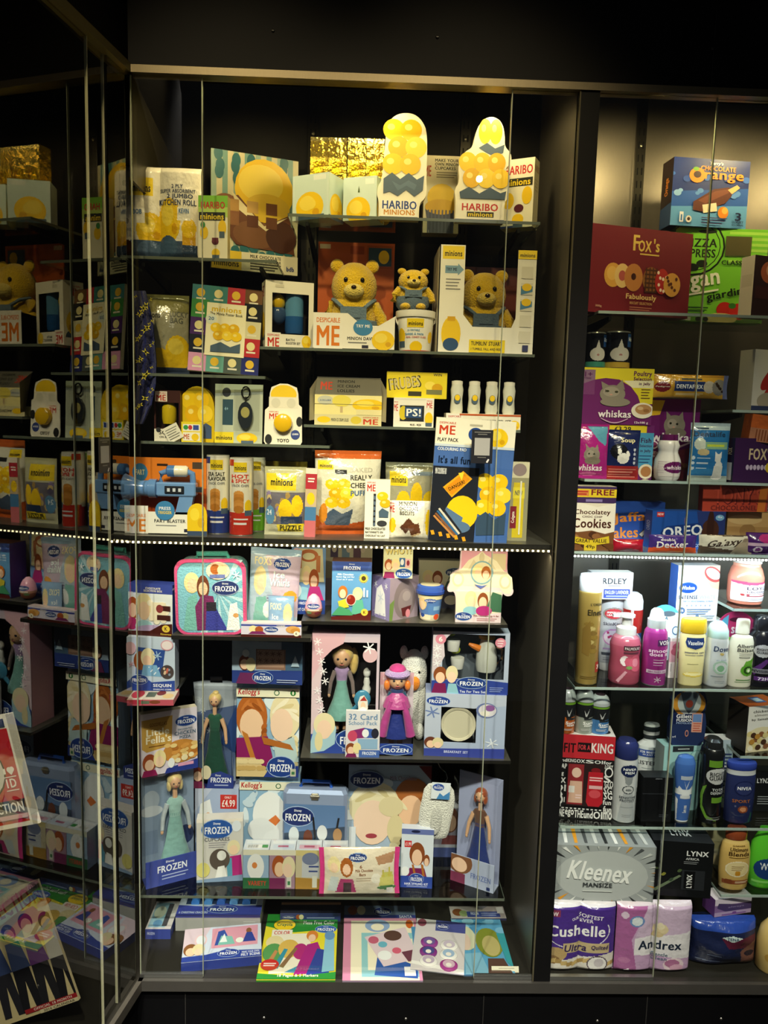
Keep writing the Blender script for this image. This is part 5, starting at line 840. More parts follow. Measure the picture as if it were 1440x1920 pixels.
box('chocolate_gift_box','large pale blue chocolate gift box with cream and brown swirls at the back','chocolate box',(652,1434,806,1640),S7,.27,th=.04,c='a9bcd4',side='7a2a52',top='8a2a4a',art=[R(0,0,100,100,'a8bcd4'),[E((k*43)%100,(k*29)%60+3,9,5,['c3d2e2','93abc8','dfe6ec'][k%3]) for k in range(18)],P([(0,0),(34,0),(30,20),(0,24)],'9fb0c8'),E(78,34,23,22,'a8622e'),E(76,44,15,15,'efc4a0'),P([(58,58),(100,58),(100,80),(62,80)],'3a2430'),E(32,40,31,24,'e3d9b4'),[E(14+k*9,26+(k%3)*4,16,3,['f0e8cc','cfc192','e9dfba'][k%3],-35+k*14) for k in range(6)],E(30,56,23,22,'f1d3bc'),[E(58,56+k*6,7,4,['e3d9b4','cbbd8e'][k%2],25) for k in range(6)],E(52,40,15,10,'ddd0a6'),E(58,62,10,14,'dccfa2'),E(29,69,7,2.4,'a3404e'),LOGO(22,14,36,.8,'23366e'),T('Milk Chocolates',66,12,32,4,'8a7a8c'),P([(84,0),(100,0),(100,14)],'6a1f24'),R(2,60,10,100,'dfe6ee')])
bag('chocolate_bar_bag','cream chocolate bag with glittery pink ends lying against the gift box','sweet bag',(598,1594,751,1682),S7,.102,th=.018,roll=-1,c='e6dcc6',crimp=.04,sides=True,art=[R(0,0,100,100,'e4d8c2'),R(0,0,6,100,'d8408a'),R(94,0,100,100,'d8408a'),LOGO(48,18,20,1.5,'2a3f7a'),E(18,34,8,17,'ecdca4'),E(18,40,5,10,'f3d0b0'),E(34,38,8,20,'a8602a'),E(34,42,5,11,'f0c9ac'),P([(20,94),(26,62),(42,62),(46,94)],'b0306e'),R(30,70,40,94,'3a2430'),P([(10,92),(14,58),(24,58),(22,92)],'cfd8d8'),T('6',52,36,3,7,'8a5a3a'),T('Milk Chocolate',56,44,22,6,'8a5a3a'),T('Bars',54,52,8,6,'8a5a3a'),LINES(46,66,60,2,5,'b09a80',2),E(71,62,6,11,'efe9da'),P([(74,80),(80,50),(92,50),(94,80)],'c9c66a'),R(76,60,92,78,'d6cf7a'),P([(78,60),(80,40),(82,60)],'cbbf5a'),P([(86,60),(88,34),(90,60)],'cbbf5a'),E(84,84,12,5,'4a7a4a'),R(84,84,92,96,'e8e2e0'),P([(70,18),(94,8),(92,30),(74,34)],'b58a6a')])
box('hair_kit_box','slim blue and white hair styling kit box with a red price mark','craft box',(752,1556,813,1671),S7,.15,th=.03,yaw=-4,c='d9dfee',side='8f9cc8',art=[R(0,0,100,9,'6a78b4'),E(44,4,14,2.4,'22264a'),R(0,9,100,84,'d9e2ee'),R(10,20,32,31,'cc2f34'),T('£1.99',21,25.5,17,6,'f6e6e4'),E(50,42,24,20,'8a4a26'),E(50,48,16,14,'f0c9ac'),P([(14,84),(28,66),(74,66),(84,84)],'7a2258'),P([(34,60),(40,60),(52,84),(44,84)],'b06a2e'),P([(62,58),(70,60),(78,84),(70,84)],'b06a2e'),E(80,52,10,10,'8a4a26'),E(80,55,7,7,'f0c9ac'),E(14,72,13,8,'eef2f6'),P([(0,80),(22,80),(50,76),(78,80),(100,80),(100,100),(0,100)],'2f4aa6'),LOGO(50,84,40,.8,'2a48a4'),T('HAIR STYLING KIT',50,93,74,4,'e8ecff'),LINES(20,84,96.5,1,3,'a9b6e0',1.2)])
# slipper sock hanging from a hook
loc,wd,h=place((783,1492,850,1580),0,.16,0,.001); zb=float(at(816,1578,.16)[2]); zt_=float(at(816,1465,.16)[2]); h=zt_-zb; o=thing('slipper_sock','fluffy white slipper sock with a blue and white card header, hung on a hook','sock',(float(at(816,1520,.16)[0]),.16,zb),0,0,3); W=wd/2
b=MB(); b.rings([[(W*(r*math.cos(2*PI*j/18))+ox*W,.02+.018*r*math.sin(2*PI*j/18),h*z_) for j in range(18)] for r,z_,ox in ((.3,0,.12),(.62,.03,.1),(.82,.12,.02),(.92,.3,-.02),(.95,.5,.03),(.92,.68,.08),(.84,.82,.06),(.62,.90,.04),(.2,.92,.04))],'f0efe6'); b.build('sock_body','plush',o,True)
b=MB(); b.ell(.0,-.002,h*.36,W*.3,.004,h*.24,'d9d8d0',14,10); b.build('sock_opening','plush',o,True)
b=MB(); b.ell(-W*.28,.004,h*.13,W*.26,.008,h*.05,'e0902e',12,8); b.build('toe_patch','plush',o,True)
b=MB(); b.box(-W*.42,-.004,h*.72,W*.62,-.003,h*.99,'e6ecf2'); g=b.build('header_card','card',o); flat_art(g,[R(0,0,100,100,'e3eaf2'),LOGO(36,28,54,1.4,'2a4ba0'),P([(30,100),(46,62),(66,80),(100,50),(100,100)],'4a8ac4'),E(86,20,9,16,'e8eef4')],W*1.04,h*.27,front_fn(W*1.04,h*.27,-.004,W*.1,h*.72))
b=MB(); b.tube([(W*.3,0,h*.98),(W*.42,0,h*1.06),(W*.3,0,h*1.16),(0,0,h*1.22),(-.01,.01,h*1.3)],.0016,'1a1a1c',6); b.build('hook','gloss',o,True)
box('card_pack','grey card pack standing behind the fluffy sock','card pack',(806,1486,868,1632),S7,.33,th=.02,c='a9a6b4',art=[R(0,0,100,100,'9f9db0'),R(60,4,100,24,'cfd2d8'),T('C',84,14,16,8,'4a4a52'),E(60,42,26,20,'7a4a30'),E(62,47,17,13,'d9b496'),P([(30,100),(40,66),(84,66),(96,100)],'8a4a4a'),R(0,84,100,100,'4a5a9a'),R(0,80,100,85,'c9cfdc')])
def fd2(o,wd,h,th):
    doll(o,wd*.06,th*.5,h*.1,h*.80,'9a4a26','26387a','6a4a3a',None,style='bob',w=1.0,sy=.38)
case('boxed_doll','boxed doll in a navy skirt with copper hair, clear case at the right end',(853,1474,944,1684),S7,.125,-30,.05,[R(0,0,100,100,'b9c4e2'),E(20,22,30,44,'8a5a3a'),E(20,34,18,26,'f0c9ac'),R(0,64,34,100,'7a3050'),T('FROZEN',70,60,46,20,'6a7ab0'),R(84,84,92,96,'2a3a70')],.26,fd2,'a9b2d6','bcc6e0')
# ================= boxed dolls shelf =================
def f_doll1(o,x0,x1,z0,z1,th,wd,h):
    doll(o,-wd*.06,th*.5,h*.13,h*.73,'e8c878','86c0b8','b59acb','8a7a78',style='tail',legs=True,w=.95)
    b=MB(); b.lathe([(.012,h*.46),(.014,h*.5),(.009,h*.53),(.011,h*.55),(.008,h*.59)],'eef0ee',12,wd*.32,th*.5,0); b.ell(wd*.32,th*.5,h*.63,.012,.011,.016,'f0f2f0',10,8); b.build('small_figure','gloss',o,True)
    b=MB(); b.ell(wd*.26,th*.35,h*.42,.026,.008,.03,'4f9cc4',14,10); b.tube([(wd*.18,th*.35,h*.36),(wd*.05,th*.35,h*.29)],[.007,.006],'4f9cc4',8); b.build('hairbrush','gloss',o,True)
winbox('boxed_doll','large boxed blonde doll in a lilac and teal dress with hairbrush','doll',(584,1186,710,1417),S6R,.14,th=.10,c='cdbccb',side='e0a8b8',inner='1a1618',win=(14,8,96,84),fill=f_doll1,art=[P([(0,0),(14,0),(30,8),(24,16),(14,20),(16,34),(10,46),(18,60),(14,76),(34,82),(0,84)],'d9c2cc'),P([(0,0),(50,0),(46,9),(30,14),(16,22),(0,40)],'dcb0bc'),[FLAKE(8+(k*17)%14,8+k*8,6,'f2eef4',.55) for k in range(9)],E(86,18,11,6,'d9b4be'),FLAKE(84,12,9,'f0f2f8',.55),P([(0,84),(100,82),(100,100),(0,100)],'2f479c'),P([(0,90),(8,72),(24,68),(38,78),(36,92),(20,98),(0,100)],'a6c8d6'),E(20,76,16,10,'e8dcb2'),E(20,80,11,8,'f2d0b6'),E(12,90,6,8,'e2d4a4'),LOGO(66,88,50,.62,'23408a'),T('Toddler',56,97,18,2.6,'dfe6f8')])
box('card_pack','white pack of school cards with large lettering below the blonde doll','card pack',(648,1333,712,1426),S6R,.112,th=.012,c='d9d6da',art=[R(0,0,100,100,'dcd9de'),T('32 Card',50,13,84,13,'6a8ab0'),T('School Pack',50,26,84,9,'7a98b8'),P([(20,42),(54,36),(54,58),(24,60)],'8a2f70'),P([(54,36),(88,40),(84,58),(54,58)],'3f5fae'),E(20,54,14,12,'c94a6a'),E(58,48,10,9,'eef0f2'),E(86,48,11,11,'2a2a3a'),R(36,60,94,82,'8fb2d2'),E(16,82,15,13,'8a4a26'),E(16,86,10,9,'f0c9ac'),E(34,80,12,12,'ecdca4'),P([(0,100),(6,92),(30,92),(34,100)],'7a2258'),R(40,84,100,100,'4a68b0'),T('FROZEN',70,91,40,7,'eef2ff')])
cutout('gift_tag','small white gift tag with a red top poking up above the card pack','tag',(671,1304,690,1336),float(at(680,1338,.118)[2]),.118,[(10,100),(0,40),(20,8),(60,0),(96,30),(100,70),(80,100)],'e9e4dc',.002,[P([(20,30),(60,4),(90,30)],'b03a36'),E(52,56,24,20,'f0cfb0'),E(52,80,30,18,'f4f4f2')])
# plush doll on a backing card
loc,wd,h=place((712,1258,776,1426),S6R,.125,0,.05); o=thing('boxed_doll','soft doll in a pink cape and lilac furry hat in an open tray box','doll',loc); X=wd/2
b=MB(); b.box(-X,.05,0,X,.054,h*.92,'cfc0cc'); b.box(-X,0,0,X,.05,.004,'b9c0dc'); b.box(-X,0,0,X,.003,h*.14,'2f479c'); b.add([(-X,0,0),(-X,.05,0),(-X,.05,h*.4),(-X,0,h*.3)],[(0,1,2,3),(3,2,1,0)],'c9cfe0'); b.add([(X,0,0),(X,.05,0),(X,.05,h*.4),(X,0,h*.3)],[(0,1,2,3),(3,2,1,0)],'c9cfe0'); b.build('tray','card',o)
flat_art(o,[R(0,0,100,16,'d9aab8'),[FLAKE(12+(k*31)%80,8+k*9,7,'f2e6f0',.4) for k in range(6)]],wd,h*.92,front_fn(wd,h*.92,.05),'back_artwork')
flat_art(o,[LOGO(50,48,84,1.9,'2a4596')],wd,h*.14,front_fn(wd,h*.14))
doll(o,0,.026,h*.05,h*.96,'d9792c','1f2f7a','2a3a6a','1f4a6a',style='hat',cape='a83f86',legs=True,w=1.05)
bear('white plush toy with an orange beak standing behind the soft doll',(738,1219,814,1395),S6R,.23,'f0f0ea',None,'e88a2a',beak=True)
# tea set on breakfast set
def f_bowl(o,x0,x1,z0,z1,th,wd,h): 
    b=MB(); cx=(x0+x1)/2; cz=(z0+z1)/2; r_=(x1-x0)*.5
    b.rings([[(cx+r_*q*math.cos(2*PI*j/28),yy,cz+r_*q*math.sin(2*PI*j/28)) for j in range(28)] for q,yy in ((1.0,.006),(.98,.002),(.86,.004),(.78,.016),(.02,.018))],'e8e2c8'); b.build('bowl','gloss',o,True)
    flat_art(o,[E(50,50,40,40,'d9dce2'),P([(20,80),(34,30),(52,30),(60,86)],'4fa0a8'),E(44,26,9,8,'d9c89a'),E(66,44,14,12,'b06a3a'),P([(52,60),(82,50),(86,84),(56,84)],'b88aa8'),P([(44,80),(60,56),(66,84)],'3a5a9a'),E(30,38,8,14,'8a4a5a')],r_*2,r_*2,front_fn(r_*2,r_*2,.0155,cx,cz-r_),'bowl_print')
bk=winbox('breakfast_set_box','grey blue breakfast set box with a round bowl in its window','gift set',(797,1304,951,1432),S6R,.115,yaw=-4,th=.09,c='a8b6d2',side='8f9cc4',inner='cfd4dc',win=(20,21,64,77),fill=f_bowl,art=[P([(0,0),(100,0),(100,16),(60,22),(20,20),(20,78),(0,70)],'b9c2d6'),LOGO(16,12,26,1.0,'2a4596'),FLAKE(9,30,9,'6a7fb4'),E(76,24,13,12,'6a78a8'),E(77,24,11,10,'d9d6de'),E(80,20,6,5,'8a5a9a'),E(74,29,6,4,'e9e4da'),FLAKE(84,76,8,'dfe6f0'),E(8,78,8,9,'6a3a2a'),E(8,81,5,6,'f0c9ac'),E(17,78,7,8,'ddd0a4'),E(17,82,5,5,'f0cfb2'),P([(0,88),(100,84),(100,100),(0,100)],'3a479c'),T('BREAKFAST SET',40,92,30,4,'c9cfee')])
def f_tea(o,x0,x1,z0,z1,th,wd,h):
    b=MB(); cx=x0+(x1-x0)*.74; b.lathe([(.030,0),(.034,.02),(.032,.06),(.022,.09),(.02,.105)],'d4d8d2',18,cx,th*.5,z0+.012,.8); b.build('teapot','gloss',o,True)
    b=MB(); b.lathe([(.026,.104),(.027,.114),(.017,.116),(.016,.126)],'d9a22c',18,cx,th*.5,z0+.012,.8); b.build('teapot_lid','gloss',o,True)
    b=MB(); b.tube([(cx-.024,th*.4,z0+.085),(cx-.045,th*.38,z0+.094),(cx-.058,th*.38,z0+.1)],[.011,.008,.004],'de7f2c',8); b.build('teapot_spout','gloss',o,True)
    b=MB(); b.tube([(cx+.03,th*.5,z0+.09),(cx+.048,th*.5,z0+.08),(cx+.048,th*.5,z0+.05),(cx+.032,th*.5,z0+.035)],.004,'8a6a4a',8); b.build('teapot_handle','gloss',o,True)
    for k,(fx,fz) in enumerate(((.18,.56),(.26,.16))):
        b=MB(); cx2=x0+(x1-x0)*fx; zz=z0+(z1-z0)*fz; b.lathe([(.018,0),(.022,.03),(.021,.034)],'dcdedb',16,cx2,th*.35,zz); g=b.build('cup','gloss',o,True)
        b=MB(); b.ell(cx2-.006,th*.62,zz+.05,.016,.004,.014,'a9b83a',12,8); b.build('saucer','gloss',o,True)
winbox('tea_set_box','toy tea set box with a white pot and cups in a wide window','toy tea set',(811,1186,957,1316),zt(bk)+.0,.125,yaw=-3,th=.10,c='aebbd4',side='93a6c0',inner='6a7480',win=(13,4,94,76),fill=f_tea,art=[P([(0,0),(26,0),(20,8),(14,16),(16,40),(8,60),(0,70)],'d3c6d0'),E(10,13,7,8,'d98aa0'),T('6',10,13,5,8,'f6eef0'),[FLAKE(6,28+k*12,6,'f0f0f6') for k in range(3)],E(88,16,7,8,'d98aa0'),LINES(84,92,12,3,4,'f6e8ec',1.4),P([(0,80),(36,76),(64,76),(100,80),(100,100),(0,100)],'2f4396'),E(11,70,9,13,'8a4a26'),E(11,75,6,9,'f0c9ac'),E(26,68,8,13,'e2d6ac'),E(26,74,6,9,'f2d2b8'),P([(0,100),(4,84),(18,84),(20,100)],'7a1f52'),P([(20,100),(22,84),(32,84),(36,100)],'8fc0d0'),LOGO(52,82,34,.95,'23408a'),T('Tea For Two Set',54,96,34,4,'e6ecff'),LINES(76,94,88,3,3,'8a9ad0',1.2)])
# ================= floor of the left case =================
lying('craft_pack','open fronted blue and cream craft pack lying at the left of the case floor','craft box',[(272,1742),(392-72,1742),(334,1690),(290,1690)],ZB,.035,'c9c4c8','3a4a9e',[R(6,6,74,94,'8fb4c8'),E(34,40,24,22,'cfd6c6'),R(60,10,80,90,'4a4a52'),E(40,80,18,12,'6a9ac8')],fart=[R(0,0,100,100,'3a489a'),T('FROZEN',22,44,30,26,'c9d2f2')])
o=lying('cracker_tray','wide tray of blue party crackers under a clear window, case floor','crackers',[(328,1716),(489,1716),(497,1642),(352,1642)],ZB,.055,'9fb2d2','a9a8a6',[R(0,0,100,100,'b4bfd4'),R(8,8,92,74,'2a3a5c'),P([(0,76),(36,80),(50,70),(72,78),(100,76),(100,100),(0,100)],'3f48a4'),LOGO(53,86,32,1.0,'2b3c90'),T('6 CHRISTMAS CRACKERS',20,94,34,5,'c9d2f2'),R(8,34,92,38,'d9c8d8'),[E(26+18*k,36,8,9,'e6eaf2') for k in range(4)],[E(26+18*k,36,5,6,['3a3a4a','c86a4a','d9a85a','dfe4ec'][k]) for k in range(4)]],fart=[R(0,0,100,16,'4a50a8'),LINES(80,94,40,3,14,'c9c8c6',4)])
sc_=o.matrix_basis
for k in range(5):
    b=MB(); x=-.085+.0425*k; b.tube([(x,-.006,.055),(x,-.006,.085),(x,-.006,.088),(x,-.006,.118)],[.014,.016,.013,.016],['3f7fd0','5a9ae0','3a6ac8','6aa6e4','3f7fd0'][k],10); b.build('cracker','foil' if 0 else 'gloss',o,True)
lying('felt_scene_box','blue and pink felt scene craft box lying at the front of the case floor','craft box',[(340,1806),(490,1792),(489,1731),(346,1743)],ZB,.03,'c6d2ec','2f429a',[R(0,0,100,100,'cbd4ea'),P([(0,0),(34,0),(20,60),(0,60)],'d8c4d4'),E(22,38,8,18,'e3c2cc'),E(22,38,6,14,'dfe3ee'),P([(36,6),(96,4),(95,64),(36,66)],'d99ab0'),P([(40,58),(44,16),(52,12),(62,58)],'3a55aa'),P([(44,58),(48,30),(62,34),(66,58)],'7fbcb4'),P([(46,50),(52,24),(56,50)],'e8eef2'),E(84,20,3.6,8,'8a5a3a'),P([(76,54),(81,26),(88,26),(93,54)],'33439a'),E(72,48,5,8,'e9ece8'),E(10,66,9,18,'8a5a34'),E(10,72,6,12,'f0c9ac'),E(20,66,8,16,'e2d6ac'),E(20,74,5,10,'f2d2b8'),P([(0,86),(30,84),(46,78),(56,70),(70,78),(100,82),(100,100),(0,100)],'2f449e'),LOGO(58,84,24,1.6,'2a3f96'),T('MAKE YOUR OWN',86,86,22,5,'dfe6fa'),T('FELT SCENE',86,94,24,7,'eef2ff')],fart=[R(0,0,100,100,'2b3d94')])
lying('slim_box','thin dark blue box with a brown top edge at the back of the case floor','box',[(524,1712),(640,1712),(636,1690),(528,1690)],ZB,.03,'4a3a3a','2f3a78',[R(0,10,100,30,'b98a6a'),R(0,30,100,100,'2a2a3a')],fart=[R(0,0,100,100,'33407e'),LOGO(14,50,18,3.4,'2a4080'),E(30,46,4,30,'a8552a'),E(35,46,4,30,'e2d6ac'),LINES(44,90,50,1,10,'9aa6d0',12)])
lying('colouring_book','green and yellow colouring pad with marker pens shown, case floor centre','colouring book',[(477,1838),(632,1838),(637,1714),(512,1715)],ZB,.006,'4a9a3a','3a7a2a',[R(0,0,100,100,'e6d83a'),P([(0,0),(100,0),(100,24),(40,30),(0,20)],'2f8a38'),T('Mess Free Color',74,14,44,6,'eef4e4'),E(26,18,16,10,'2a6a30'),E(26,18,15,9,'f2cf2a'),T('Crayola',26,18,22,7,'2a6a4a'),R(10,26,38,36,'f0ece0'),T('COLOR',24,31,22,6,'cc3a3a'),LOGO(84,25,26,.8,'3a63b4'),P([(10,34),(64,32),(66,90),(14,92)],'efe8d6'),E(16,46,12,10,'e6d7a6'),E(16,62,14,14,'5a9a5a'),E(36,56,14,14,'d9b45a'),E(52,60,10,12,'b02f7a'),P([(26,82),(44,54),(48,56),(32,84)],'8a6a4a'),P([(18,84),(30,56),(35,57),(25,85)],'3a8fa8'),P([(8,80),(18,58),(22,60),(14,82)],'c08a5a'),P([(34,90),(60,76),(66,92)],'3a8fb8'),E(66,36,8,8,'d9843a'),E(66,40,5,6,'f0c9ac'),P([(46,94),(60,50),(74,46),(80,60),(64,92)],'a82a82'),P([(62,94),(74,56),(84,58),(92,92)],'34469c'),P([(82,90),(84,38),(96,36),(98,88)],'8fc4e0'),E(90,36,7,7,'6a96c8'),E(14,80,12,8,'c8302a'),LINES(6,22,77.5,2,3,'f6dcd8',1.6),P([(0,92),(50,96),(100,90),(100,100),(0,100)],'2f8a38'),T('18 Pages & 5 Markers',52,95.5,52,5,'e9f0d8')],mat='gloss')
lying('letter_set_pack','clear pack of pink, cream and blue letter set with a printed header','stationery pack',[(642,1839),(793,1839),(787,1697),(656,1700)],ZB,.005,'c9a3b8','8a7a8a',[R(0,0,100,14,'6a7a94'),E(12,7,7,7,'8a4a2a'),E(24,7,6,7,'d9cfae'),R(0,14,100,19,'3a4590'),T('SANTA',86,16.5,18,4,'d9e0f6'),LOGO(54,9,22,1.0,'2b3a80'),R(0,19,100,100,'d08aa8'),R(10,23,96,100,'ece4cc'),R(24,40,96,96,'8fc4cc'),R(32,48,92,88,'ece4cc'),E(46,30,17,9,'8fa8d0'),E(46,32,9,5,'ece4cc'),P([(46,64),(96,84),(94,98),(40,94)],'2f58a8'),R(78,84,92,95,'e6e6ea'),P([(28,46),(84,32),(98,74),(52,84)],'dcc8d2'),E(40,50,7,5,'c0607a'),E(66,44,12,7,'5a4038'),E(52,56,6,4,'6ab0c8'),E(54,70,9,6,'e9ecef'),E(70,64,6,4,'d0607a'),P([(76,66),(96,62),(97,76),(84,78)],'6a3a4a'),E(90,28,5,6,'c8642a'),P([(92,32),(99,32),(98,60),(93,58)],'4f8ab8')],mat='gloss')
o=lying('badge_pack','clear pack of six round badges, purple and white','badge pack',[(771,1817),(868,1828),(865,1727),(770,1724)],ZB+.006,.003,'d3cdd0','8a8a90',[R(0,0,100,100,'d2ccd0'),R(40,0,100,22,'4a5296'),E(12,8,9,8,'8a4a5a'),LOGO(54,12,22,1.0,'2f3a80'),P([(0,84),(100,92),(100,100),(0,90)],'eceae8')],mat='gloss')
wd_=.15
for k,(u,v,c1,c2) in enumerate(((-.22,.80,'8a3a8c','6f5a9a'),(.22,.77,'e6e4e2','c4b8cc'),(-.22,.52,'7a2f80','4a4a8a'),(.22,.50,'e6e4e2','9ab4d4'),(-.2,.26,'e6e4e2','b8a8c0'),(.24,.2,'a03a8a','d0b0c4'))):
    b=MB(); hw=.055; X0=u*.145; Z0=v*.16
    b.rings([[(X0+.028*q*math.cos(2*PI*j/18),yy,Z0+.026*q*math.sin(2*PI*j/18)) for j in range(18)] for q,yy in ((1,0),(1,-.004),(.8,-.007),(.72,-.0075))],c1,True); g=b.build('badge','gloss',o,True)
    b=MB(); b.add([(X0+.019*math.cos(2*PI*j/18),-.0078,Z0+.018*math.sin(2*PI*j/18)) for j in range(18)],[tuple(range(17,-1,-1))[::-1]],c2); b.add([(X0+.009*math.cos(2*PI*j/12),-.0081,Z0-.005+.009*math.sin(2*PI*j/12)) for j in range(12)],[tuple(range(12))],'ece6e0'); b.build('badge_print','gloss',g)
lying('party_bag','bright blue party bag with blond and olive swirls at the right of the floor','party bag',[(858,1828),(974,1828),(945,1722),(866,1722)],ZB,.004,'5a9ac8','3a6a90',[R(0,0,100,100,'5aa0cc'),[E((k*37)%100,(k*23)%40,12,6,['8fc4e2','4a8ab8','78b4d8'][k%3]) for k in range(12)],E(22,38,20,22,'cfd2b4'),E(18,44,12,16,'d8c0b0'),E(66,46,26,26,'7f8a34'),E(68,52,17,18,'b9ae72'),P([(8,100),(14,66),(44,64),(54,100)],'7fb6d4'),P([(50,100),(56,74),(86,74),(96,100)],'5a4038'),P([(84,30),(100,30),(100,90),(90,80)],'3a9aa8')],mat='gloss')
lying('header_card','printed card header with a barcode at the back right of the case floor','card',[(846,1722),(950,1722),(942,1699),(842,1700)],ZB,.008,'b4a8a8','3a3a60',[R(0,0,100,100,'b9b0b0'),E(14,50,10,30,'7a4a2a'),E(24,60,8,26,'8a9a6a'),R(30,44,90,90,'3f4f98'),T('FROZEN',44,60,14,24,'dfe6fa'),LINES(56,86,56,2,16,'aab4dc',6),R(86,8,98,60,'e6e6e6'),P([(44,0),(72,0),(58,30)],'8a8a94')])
box('shelf_label','small cream price card leaning at the front right corner of the left case','label',(922,1814,973,1832),ZB+.001,.03,th=.003,lean=30,c='e8e2cc',art=[LINES(26,84,30,1,5,'9a9684',9),R(4,70,20,78,'55534a')])

# ================= RIGHT CASE =================
dots=[E((k*37)%100,24+(k*23)%45,3+k%3,2.6+k%3,['3a6ac0','5a90d8','2a4fa0','8ab8ea'][k%4]) for k in range(16)]
pz=box('pizza_box','bright green pizza box with a dark window cut in it','pizza box',(1262,428,1436,592),R1,.25,th=.05,c='79c832',side='5a9a24',art=[R(0,0,100,100,'7ac936'),[R(58,3+6*k,100,6+6*k,'a6dc5a') for k in range(6)],E(20,20,34,31,'16220e'),E(20,20,32,29,'7ac936'),E(20,20,29,26,'16220e'),E(20,20,28,25,'7ac936'),T('PIZZA',28,16,34,9,'16220e'),T('EXPRESS',24,27,40,9,'16220e'),E(30,38,6,4,'16220e'),E(20,42,7,4,'16220e'),E(34,4,10,2,'16220e'),R(54,8,82,29,'4f5a2e'),R(55,9,81,28,'55502f'),T('CLASSIC',66,36,30,5,'1d3a14'),T('vegan',24,60,54,18,'f2f6ea',-10),P([(10,72),(50,64),(50,66),(10,74)],'f2f6ea'),T('giardiniera',68,68,62,11,'16220e',-12),LINES(4,40,84,2,4,'2a5a1c',1.6),E(58,86,9,8,'c0261c'),E(74,88,11,9,'cf2c20'),E(66,82,4,3,'3a7a2a'),E(54,96,18,6,'d9cf8a'),E(88,94,12,6,'5a8a3a'),R(4,95,22,99,'eef2e6'),E(30,97,3,2.4,'16220e'),E(38,97,3,2.4,'16220e')])
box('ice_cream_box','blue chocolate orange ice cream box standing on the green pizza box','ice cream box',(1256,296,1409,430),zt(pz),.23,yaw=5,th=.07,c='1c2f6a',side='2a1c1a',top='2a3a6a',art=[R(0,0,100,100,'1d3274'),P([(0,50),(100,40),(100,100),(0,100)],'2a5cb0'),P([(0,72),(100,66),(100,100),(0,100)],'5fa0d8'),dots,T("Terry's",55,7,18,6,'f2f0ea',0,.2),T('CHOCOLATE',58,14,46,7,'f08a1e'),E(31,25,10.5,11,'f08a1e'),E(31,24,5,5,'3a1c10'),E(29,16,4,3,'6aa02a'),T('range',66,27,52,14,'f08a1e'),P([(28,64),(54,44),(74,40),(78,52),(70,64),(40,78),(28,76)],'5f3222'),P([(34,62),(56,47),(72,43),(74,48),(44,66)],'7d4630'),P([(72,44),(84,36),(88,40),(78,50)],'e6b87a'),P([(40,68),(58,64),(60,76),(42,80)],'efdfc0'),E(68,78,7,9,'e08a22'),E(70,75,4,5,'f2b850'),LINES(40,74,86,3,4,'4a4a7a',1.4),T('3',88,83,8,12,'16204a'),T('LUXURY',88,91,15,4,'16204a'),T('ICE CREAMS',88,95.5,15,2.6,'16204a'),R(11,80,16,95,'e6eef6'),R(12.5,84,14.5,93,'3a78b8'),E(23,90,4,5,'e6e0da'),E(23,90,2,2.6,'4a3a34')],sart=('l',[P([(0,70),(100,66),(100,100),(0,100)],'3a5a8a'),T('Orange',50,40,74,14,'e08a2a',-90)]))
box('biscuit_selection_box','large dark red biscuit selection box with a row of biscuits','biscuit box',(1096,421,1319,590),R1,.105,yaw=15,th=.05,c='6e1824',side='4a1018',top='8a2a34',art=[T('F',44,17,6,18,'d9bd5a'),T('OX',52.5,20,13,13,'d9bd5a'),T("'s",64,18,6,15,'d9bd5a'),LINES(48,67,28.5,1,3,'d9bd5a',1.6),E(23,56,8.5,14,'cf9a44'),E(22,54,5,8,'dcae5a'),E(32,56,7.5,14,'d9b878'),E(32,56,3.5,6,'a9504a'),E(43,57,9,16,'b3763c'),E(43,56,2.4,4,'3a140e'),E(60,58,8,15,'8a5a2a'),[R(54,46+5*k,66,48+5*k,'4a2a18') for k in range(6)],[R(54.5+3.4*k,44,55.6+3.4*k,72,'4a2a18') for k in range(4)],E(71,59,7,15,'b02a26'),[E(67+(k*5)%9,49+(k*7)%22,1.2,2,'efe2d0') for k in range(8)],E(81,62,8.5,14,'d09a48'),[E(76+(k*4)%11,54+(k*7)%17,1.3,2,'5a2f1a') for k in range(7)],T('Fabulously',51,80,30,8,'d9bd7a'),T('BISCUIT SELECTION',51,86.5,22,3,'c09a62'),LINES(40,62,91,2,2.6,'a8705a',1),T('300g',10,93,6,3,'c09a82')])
box('dark_food_box','dark brown food box at the far right of the highest right shelf','food box',(1402,478,1462,594),R1,.10,yaw=18,th=.05,c='2a0f0e',side='d8d2c6',art=[E(70,26,40,18,'a85a3a'),E(80,22,26,12,'d9a88a'),R(10,50,100,70,'3c1412')],sart=('l',[R(10,30,90,50,'c9c2b4')]))
